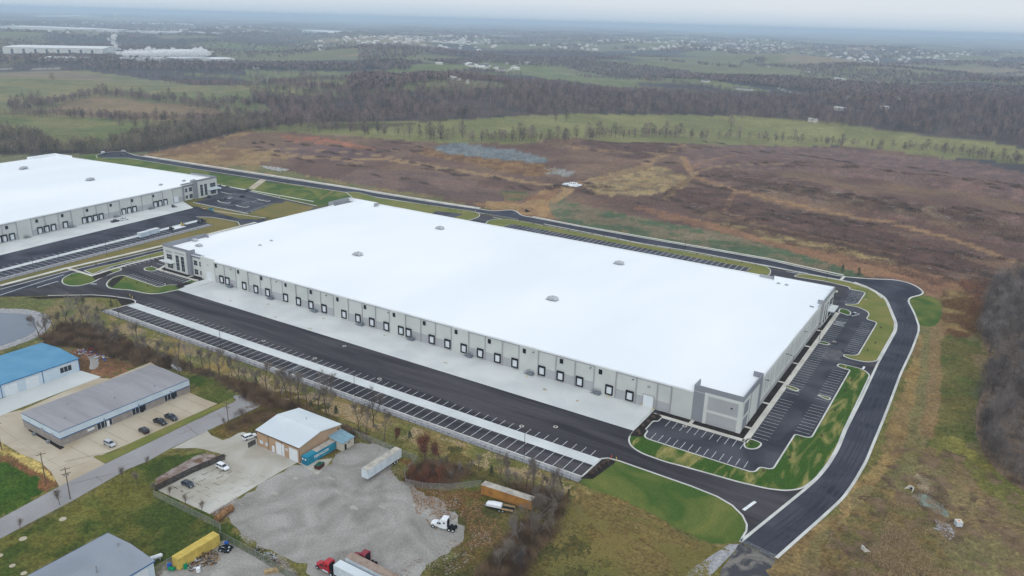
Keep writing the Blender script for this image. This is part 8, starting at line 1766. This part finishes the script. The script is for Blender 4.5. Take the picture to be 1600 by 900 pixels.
# ------------------------------------------------------------------ far buildings
def far_building(label, pa, pb, depth, h, wall='far_wall', roof='far_roof', bays=0, name='distant_warehouse', cat='warehouse'):
    a, b = Vector(pa), Vector(pb); d = (b - a); L2 = d.length; u = d.normalized(); rz = math.atan2(u.y, u.x)
    n = Vector((-u.y, u.x)); 
    if n.dot(a) < 0: n = -n
    z = float(min(height(*a), height(*b))) - 1
    flip = 1 if Vector((-u.y, u.x)).dot(n) > 0 else -1
    t = thing(name, label, cat, (a.x, a.y, z), rz)
    y0, y1 = sorted((0, depth * flip))
    m = MB(); m.box(0, L2, y0, y1, 0, h); m.build('wall', wall, t)
    m = MB(); m.add([(-1, y0 - 1, h + .1), (L2 + 1, y0 - 1, h + .1), (L2 + 1, (y0 + y1) / 2, h + 2), (-1, (y0 + y1) / 2, h + 2), (L2 + 1, y1 + 1, h + .1), (-1, y1 + 1, h + .1)], [(0, 1, 2, 3), (3, 2, 4, 5)]); m.build('roof', roof, t)
    for k in range(bays):
        x = L2 * (k + .8) / (bays + .8); m = MB(); f = 0 if flip > 0 else 0
        yy = -.5 if flip > 0 else .5
        m.box(x - L2 * .012, x + L2 * .012, min(yy, 0) - .1 if yy < 0 else 0, max(yy, 0) + .1 if yy > 0 else 0, 0, h * .8); m.build('dock_bay', 'far_dark', t)
    return t
FB = [('long pale warehouse with grey bays at far upper left', (5,84), (162,84.5), 190, 20, 8), ('lower white building in front of the long warehouse at upper left', (70,95), (137,95), 60, 10, 0), ('white factory hall right of the steam plume', (330,98), (368,98), 90, 14, 0), ('wide factory hall behind the steam plume', (215,87), (318,88.5), 120, 22, 0), ('grey factory hall hidden low in the steam', (190,97), (330,99.5), 90, 16, 0),
      ('grey-roofed hall in front of the hazy town, upper left', (256,52), (341,53), 500, 14, 0), ('long white hall beyond the suburb, top centre left', (472,50.5), (570,54.5), 300, 22, 0), ('low white hall row under the horizon at upper left', (195,37), (302,40), 300, 18, 0), ('pale industrial hall at far left under the horizon', (0,44), (140,48), 300, 16, 0), ('second pale industrial hall right of the far left one', (110,27), (160,28), 400, 30, 0), ('pale hall among trees, far left', (150,49), (185,51), 260, 16, 0), ('long low hall in front of the grey-roofed one', (195,49.5), (255,53), 250, 14, 0), ('thin white hall at the top centre horizon', (355,30), (455,33), 500, 25, 0)]
fpx = [(-2595.9,1259.5),(-2408.2,1459.8),(-2342.4,1243.8),(-2265,1322.7),(-2127.7,1632.2),(-2139.1,1732.6),(-2360.2,1540.9),(-2476.7,1870),(-2198.2,1383),(-2092,1604.5),(-4853.6,3375.7),(-4539.7,3557.7),(-5704.1,5392.9),(-4148.4,4531.6),(-8128.9,5205),(-8133.1,6043.6),(-5966.1,2902.5),(-5241.9,3102.4),(-11056.9,6301.8),(-11958.9,7305.4),(-5182.1,3109.6),(-5058.6,3186.4),(-5095.3,3255.5),(-4823.1,3349.3),(-14878.4,11925.8),(-13720.2,12675.2)]
for i, (lab, _, _, dep, hh, bays) in enumerate(FB): far_building(lab, fpx[2 * i], fpx[2 * i + 1], dep, hh, bays=bays)
fb2 = [(-2152.4,1865.6),(-2025.1,1780.6),(-1795.1,1748.6),(-1739.1,1732),(-1896.4,1595.2),(-1875.6,1588.9),(-613,2010.6),(-569.1,1992.2),(-291.3,1569.2),(-272.1,1562.1),(-218.6,1605.1),(-205.3,1603),(-131.9,2283.8),(-117.7,2280.1),(-80.9,2213.1),(-59.2,2199),(-681.6,3028.4),(-661.6,3000.1),(-865.4,1049.6),(-848,1045),(-306.3,1441.3),(-292.7,1437.6),(-232.5,1822.8),(-215.1,1781.3),(-752.8,2154.8),(-731.5,2140.4),(-962.3,1285.7),(-930.8,1268.2),(-1513,1957.4),(-1493.8,1963.8),(-1554.9,2480.7),(-1538.4,2480.3),(-901.1,3272),(-845,3158.2),(-548.1,2882.3),(-513.1,2859)]
fl = ['white farm building at left of the striped fields', 'white farmhouse above the wood, upper centre', 'small barn left of the striped fields', 'long white barn in the wood on the right half', 'white shed below the round field, right of centre', 'white house below the right hand fields', 'white barn on the crest of the right field', 'white farmhouse at the end of the right field crest', 'white house among the right hand woods', 'x', 'dark roofed barn on the crest of the hill pasture', 'white house at the round field drive', 'white house among mid centre trees', 'white house at the centre field', 'farmhouse left of the centre settlement', 'farmhouse at the top of the centre drive', 'pale barn in the right hand haze', 'pale barn row in the far right haze']
for i, lab in enumerate(fl):
    if lab == 'x' or 2 * i + 1 >= len(fb2): continue
    far_building(lab, fb2[2 * i], fb2[2 * i + 1], 12, 6, 'house_wall', 'house_roof_pale' if i % 3 else 'house_roof', name='farm_building', cat='farm building')
# water tower and mast
t = thing('water_tower', 'pale water tower standing above the hazy town', 'water tower', (*[(-10489.7,6592.9)][0], 0)); m = MB(); m.tube((0, 0, 0), (0, 0, 45), 12, 10, n=10); m.build('tower_leg', 'far_wall', t); m = MB(); m.tube((0, 0, 45), (0, 0, 56), 14, 26, n=14); m.tube((0, 0, 56), (0, 0, 75), 26, 24, n=14); m.tube((0, 0, 75), (0, 0, 84), 24, 6, n=14); m.build('tank', 'far_roof', t)
t = thing('radio_mast', 'thin radio mast in the haze right of centre', 'mast', (*[(-583.8,5597.5)][0], 0)); m = MB(); m.tube((0, 0, 0), (0, 0, 62), 1.6, .8, n=6); m.build('mast', 'far_roof', t)
# suburb houses
HM = []
for k, (a, b, hh, rm) in enumerate(((16, 10, 5, 'house_roof_pale'), (13, 10, 6, 'house_roof'), (20, 11, 5, 'house_roof_pale'), (12, 9, 7, 'house_roof'))):
    m = MB(); m.box(-a / 2, a / 2, -b / 2, b / 2, 0, hh, 0); m.prism([(-b / 2 - .5, hh), (b / 2 + .5, hh), (0, hh + 3.4)], -a / 2 - .5, a / 2 + .5, 1, axis='x'); o = m.build('house', ['house_wall', rm]); HM.append([o, False])
def house(k, x, y, rz, label, group, s=1.0):
    H = HM[k % 4]; o = H[0]
    if H[1]: o = o.copy(); C.objects.link(o)
    H[1] = True; o.location = (x, y, float(height(x, y)) - .3); o.rotation_euler = (0, 0, rz); o.scale = (s, s, s); tag(o, label, 'house', group)
clusters = [([(-3097.1,3256.8),(-3197.3,3439.6),(-3919.5,4764),(-3741.7,4919.5),(-3338.2,4919),(-2537.5,3648.1),(-2335.6,3070.6),(-2515.9,2873.8)], 120, 'house of the dense suburb at upper centre left', 1.25), ([(-2393.2,3906.6),(-2111.3,4838),(-3328.1,8287.2),(-2082.3,7266.3),(-1659,6688.9),(-1449,4353.9),(-2131.8,4020.9)], 80, 'house of the hazy suburb at upper centre', 1.3), ([(-1309.2,5993),(-445,6684.4),(-257.2,5419),(-584.4,4576.5),(-805.9,3710.1)], 36, 'house of the scattered settlement at upper right', 1.3), ([(-1610.8,2260.1),(-1626.5,2567.5),(-1541.4,2564.4),(-1475.7,2380),(-1307.3,1961.7),(-1359.1,1923)], 18, 'house of the small settlement beside the centre drive', 1.2), ([(-3425.9,3178.4),(-3303,3448.8),(-2712.4,2872.7),(-2271.7,2232.5)], 26, 'house of the suburb strip at upper left', 1.1)]
for ci, (poly, n, lab, s) in enumerate(clusters):
    for i, (x, y) in enumerate(in_wood([poly], n, 300 + ci)): house(i, x, y, rng.choice((0, .4, 1.2, 1.57)) + ci, lab, lab.replace('house of', 'houses of'), s)
pts = np.concatenate([in_wood([p], n, 400 + i, 300, .5) for i, (p, n) in enumerate((([(-3150.7,3191.9),(-4007.1,4311.2),(-3811.2,5615),(-2469.9,3764.8),(-2309.1,3084.9),(-2048.8,2340.1)], 260), ([(-2356.8,3847.7),(-3392.8,8445),(-1765.8,7319.9),(-1271,5295),(-2094.9,3952)], 260), ([(-6872,3349.8),(-9282.7,5988.4),(-6678.2,5861.3),(-4366.3,3826.9),(-5001.4,3216.5),(-4265.2,2072)], 160), ([(-1585.4,6789),(-231.9,7368.7),(-126.2,4320.1),(-837.7,3618.3)], 90)))])
hc = [np.array([[(-7, -5, 0), (7, -5, 0), (7, -5, 6)], [(-7, -5, 0), (7, -5, 6), (-7, -5, 6)], [(-7, -5, 6), (7, -5, 6), (0, 0, 9)], [(-7, -5, 0), (-7, 5, 0), (-7, 5, 6)], [(-7, -5, 0), (-7, 5, 6), (-7, -5, 6)], [(7, -5, 0), (7, 5, 6), (7, 5, 0)], [(7, -5, 0), (7, -5, 6), (7, 5, 6)], [(-7, 5, 6), (7, 5, 6), (0, 0, 9)], [(7, -5, 6), (7, 5, 6), (0, 0, 9)], [(-7, -5, 6), (-7, 5, 6), (0, 0, 9)]], float) * 1.3]
wood('distant_houses', 'pale specks of the remaining town houses in the haze', pts, hc, 'house_wall', 93, .8, 1.3, 'houses')
# steam over the factory: thin white vapour, a true volume inside ragged puffs
STEAM = bpy.data.materials.new('steam'); STEAM.use_nodes = True; _t = STEAM.node_tree; _t.nodes.clear()
_o = _t.nodes.new('ShaderNodeOutputMaterial'); _v = _t.nodes.new('ShaderNodeVolumePrincipled'); _v.inputs['Color'].default_value = (1, 1, 1, 1); _v.inputs['Density'].default_value = .12; _t.links.new(_v.outputs[0], _o.inputs['Volume'])
def puffs(label, path, n, r0, r1, seed):
    r3 = random.Random(seed); bm = bmesh.new()
    for k in range(n):
        t = r3.random(); i = min(int(t * (len(path) - 1)), len(path) - 2); f_ = t * (len(path) - 1) - i; a, b = Vector(path[i]), Vector(path[i + 1]); p = a.lerp(b, f_); r = (r0 + (r1 - r0) * r3.random()) * .8
        p += Vector((r3.gauss(0, r), r3.gauss(0, r), abs(r3.gauss(0, r * .7)))); s = r * r3.uniform(.4, 1.0)
        g = bmesh.ops.create_icosphere(bm, subdivisions=2, radius=s, matrix=Matrix.Translation(p))
        for v in g['verts']: v.co += Vector((r3.gauss(0, s * .07), r3.gauss(0, s * .07), r3.gauss(0, s * .07)))
    me = bpy.data.meshes.new('steam_plume'); bm.to_mesh(me); bm.free(); me.materials.append(STEAM); me.polygons.foreach_set('use_smooth', [True] * len(me.polygons))
    o = bpy.data.objects.new('steam_plume', me); C.objects.link(o); tag(o, label, 'steam'); o['kind'] = 'stuff'; return o
sp = [(-2196.6,1385.9),(-2196.2,1421.6),(-2167.4,1463.5),(-2143.8,1493),(-2119.2,1524.7),(-2109.2,1572.3),(-2127.6,1620.5)]
puffs('low white steam spreading over the factory halls', [(x, y, 14) for x, y in sp], 300, 6, 13, 3)
sp = [(-2261.2,1415.9),(-2327.2,1441.9)]
puffs('round white steam puff rising left of the factory', [(sp[0][0], sp[0][1], 22), (sp[1][0], sp[1][1], 55)], 40, 4, 9, 4)
# ------------------------------------------------------------------ the air itself
hz = MB(); hz.box(-42000, 30000, -4000, 44000, -45, 150)
ho = hz.build('haze', []) if False else None
me = bpy.data.meshes.new('haze'); me.from_pydata(hz.v, [], hz.f); bm = bmesh.new(); bm.from_mesh(me); bmesh.ops.recalc_face_normals(bm, faces=bm.faces[:]); bm.to_mesh(me); bm.free()
hm = bpy.data.materials.new('haze'); hm.use_nodes = True; nt = hm.node_tree; nt.nodes.clear(); ou = nt.nodes.new('ShaderNodeOutputMaterial'); pv = nt.nodes.new('ShaderNodeVolumePrincipled')
pv.inputs['Color'].default_value = (.66, .82, 1.0, 1); pv.inputs['Density'].default_value = .00012; pv.inputs['Anisotropy'].default_value = 0.0
nt.links.new(pv.outputs[0], ou.inputs['Volume']); me.materials.append(hm); ho = bpy.data.objects.new('haze', me); C.objects.link(ho); ho['kind'] = 'stuff'; tag(ho, 'thin blue winter haze over the whole country', 'haze')
# prototypes that were never placed would stand at the origin: drop them
for P in TP + SP + [EV, RO]:
    if not P[1]:
        for c in list(P[0].children_recursive) + [P[0]]: bpy.data.objects.remove(c)
bpy.context.view_layer.update()
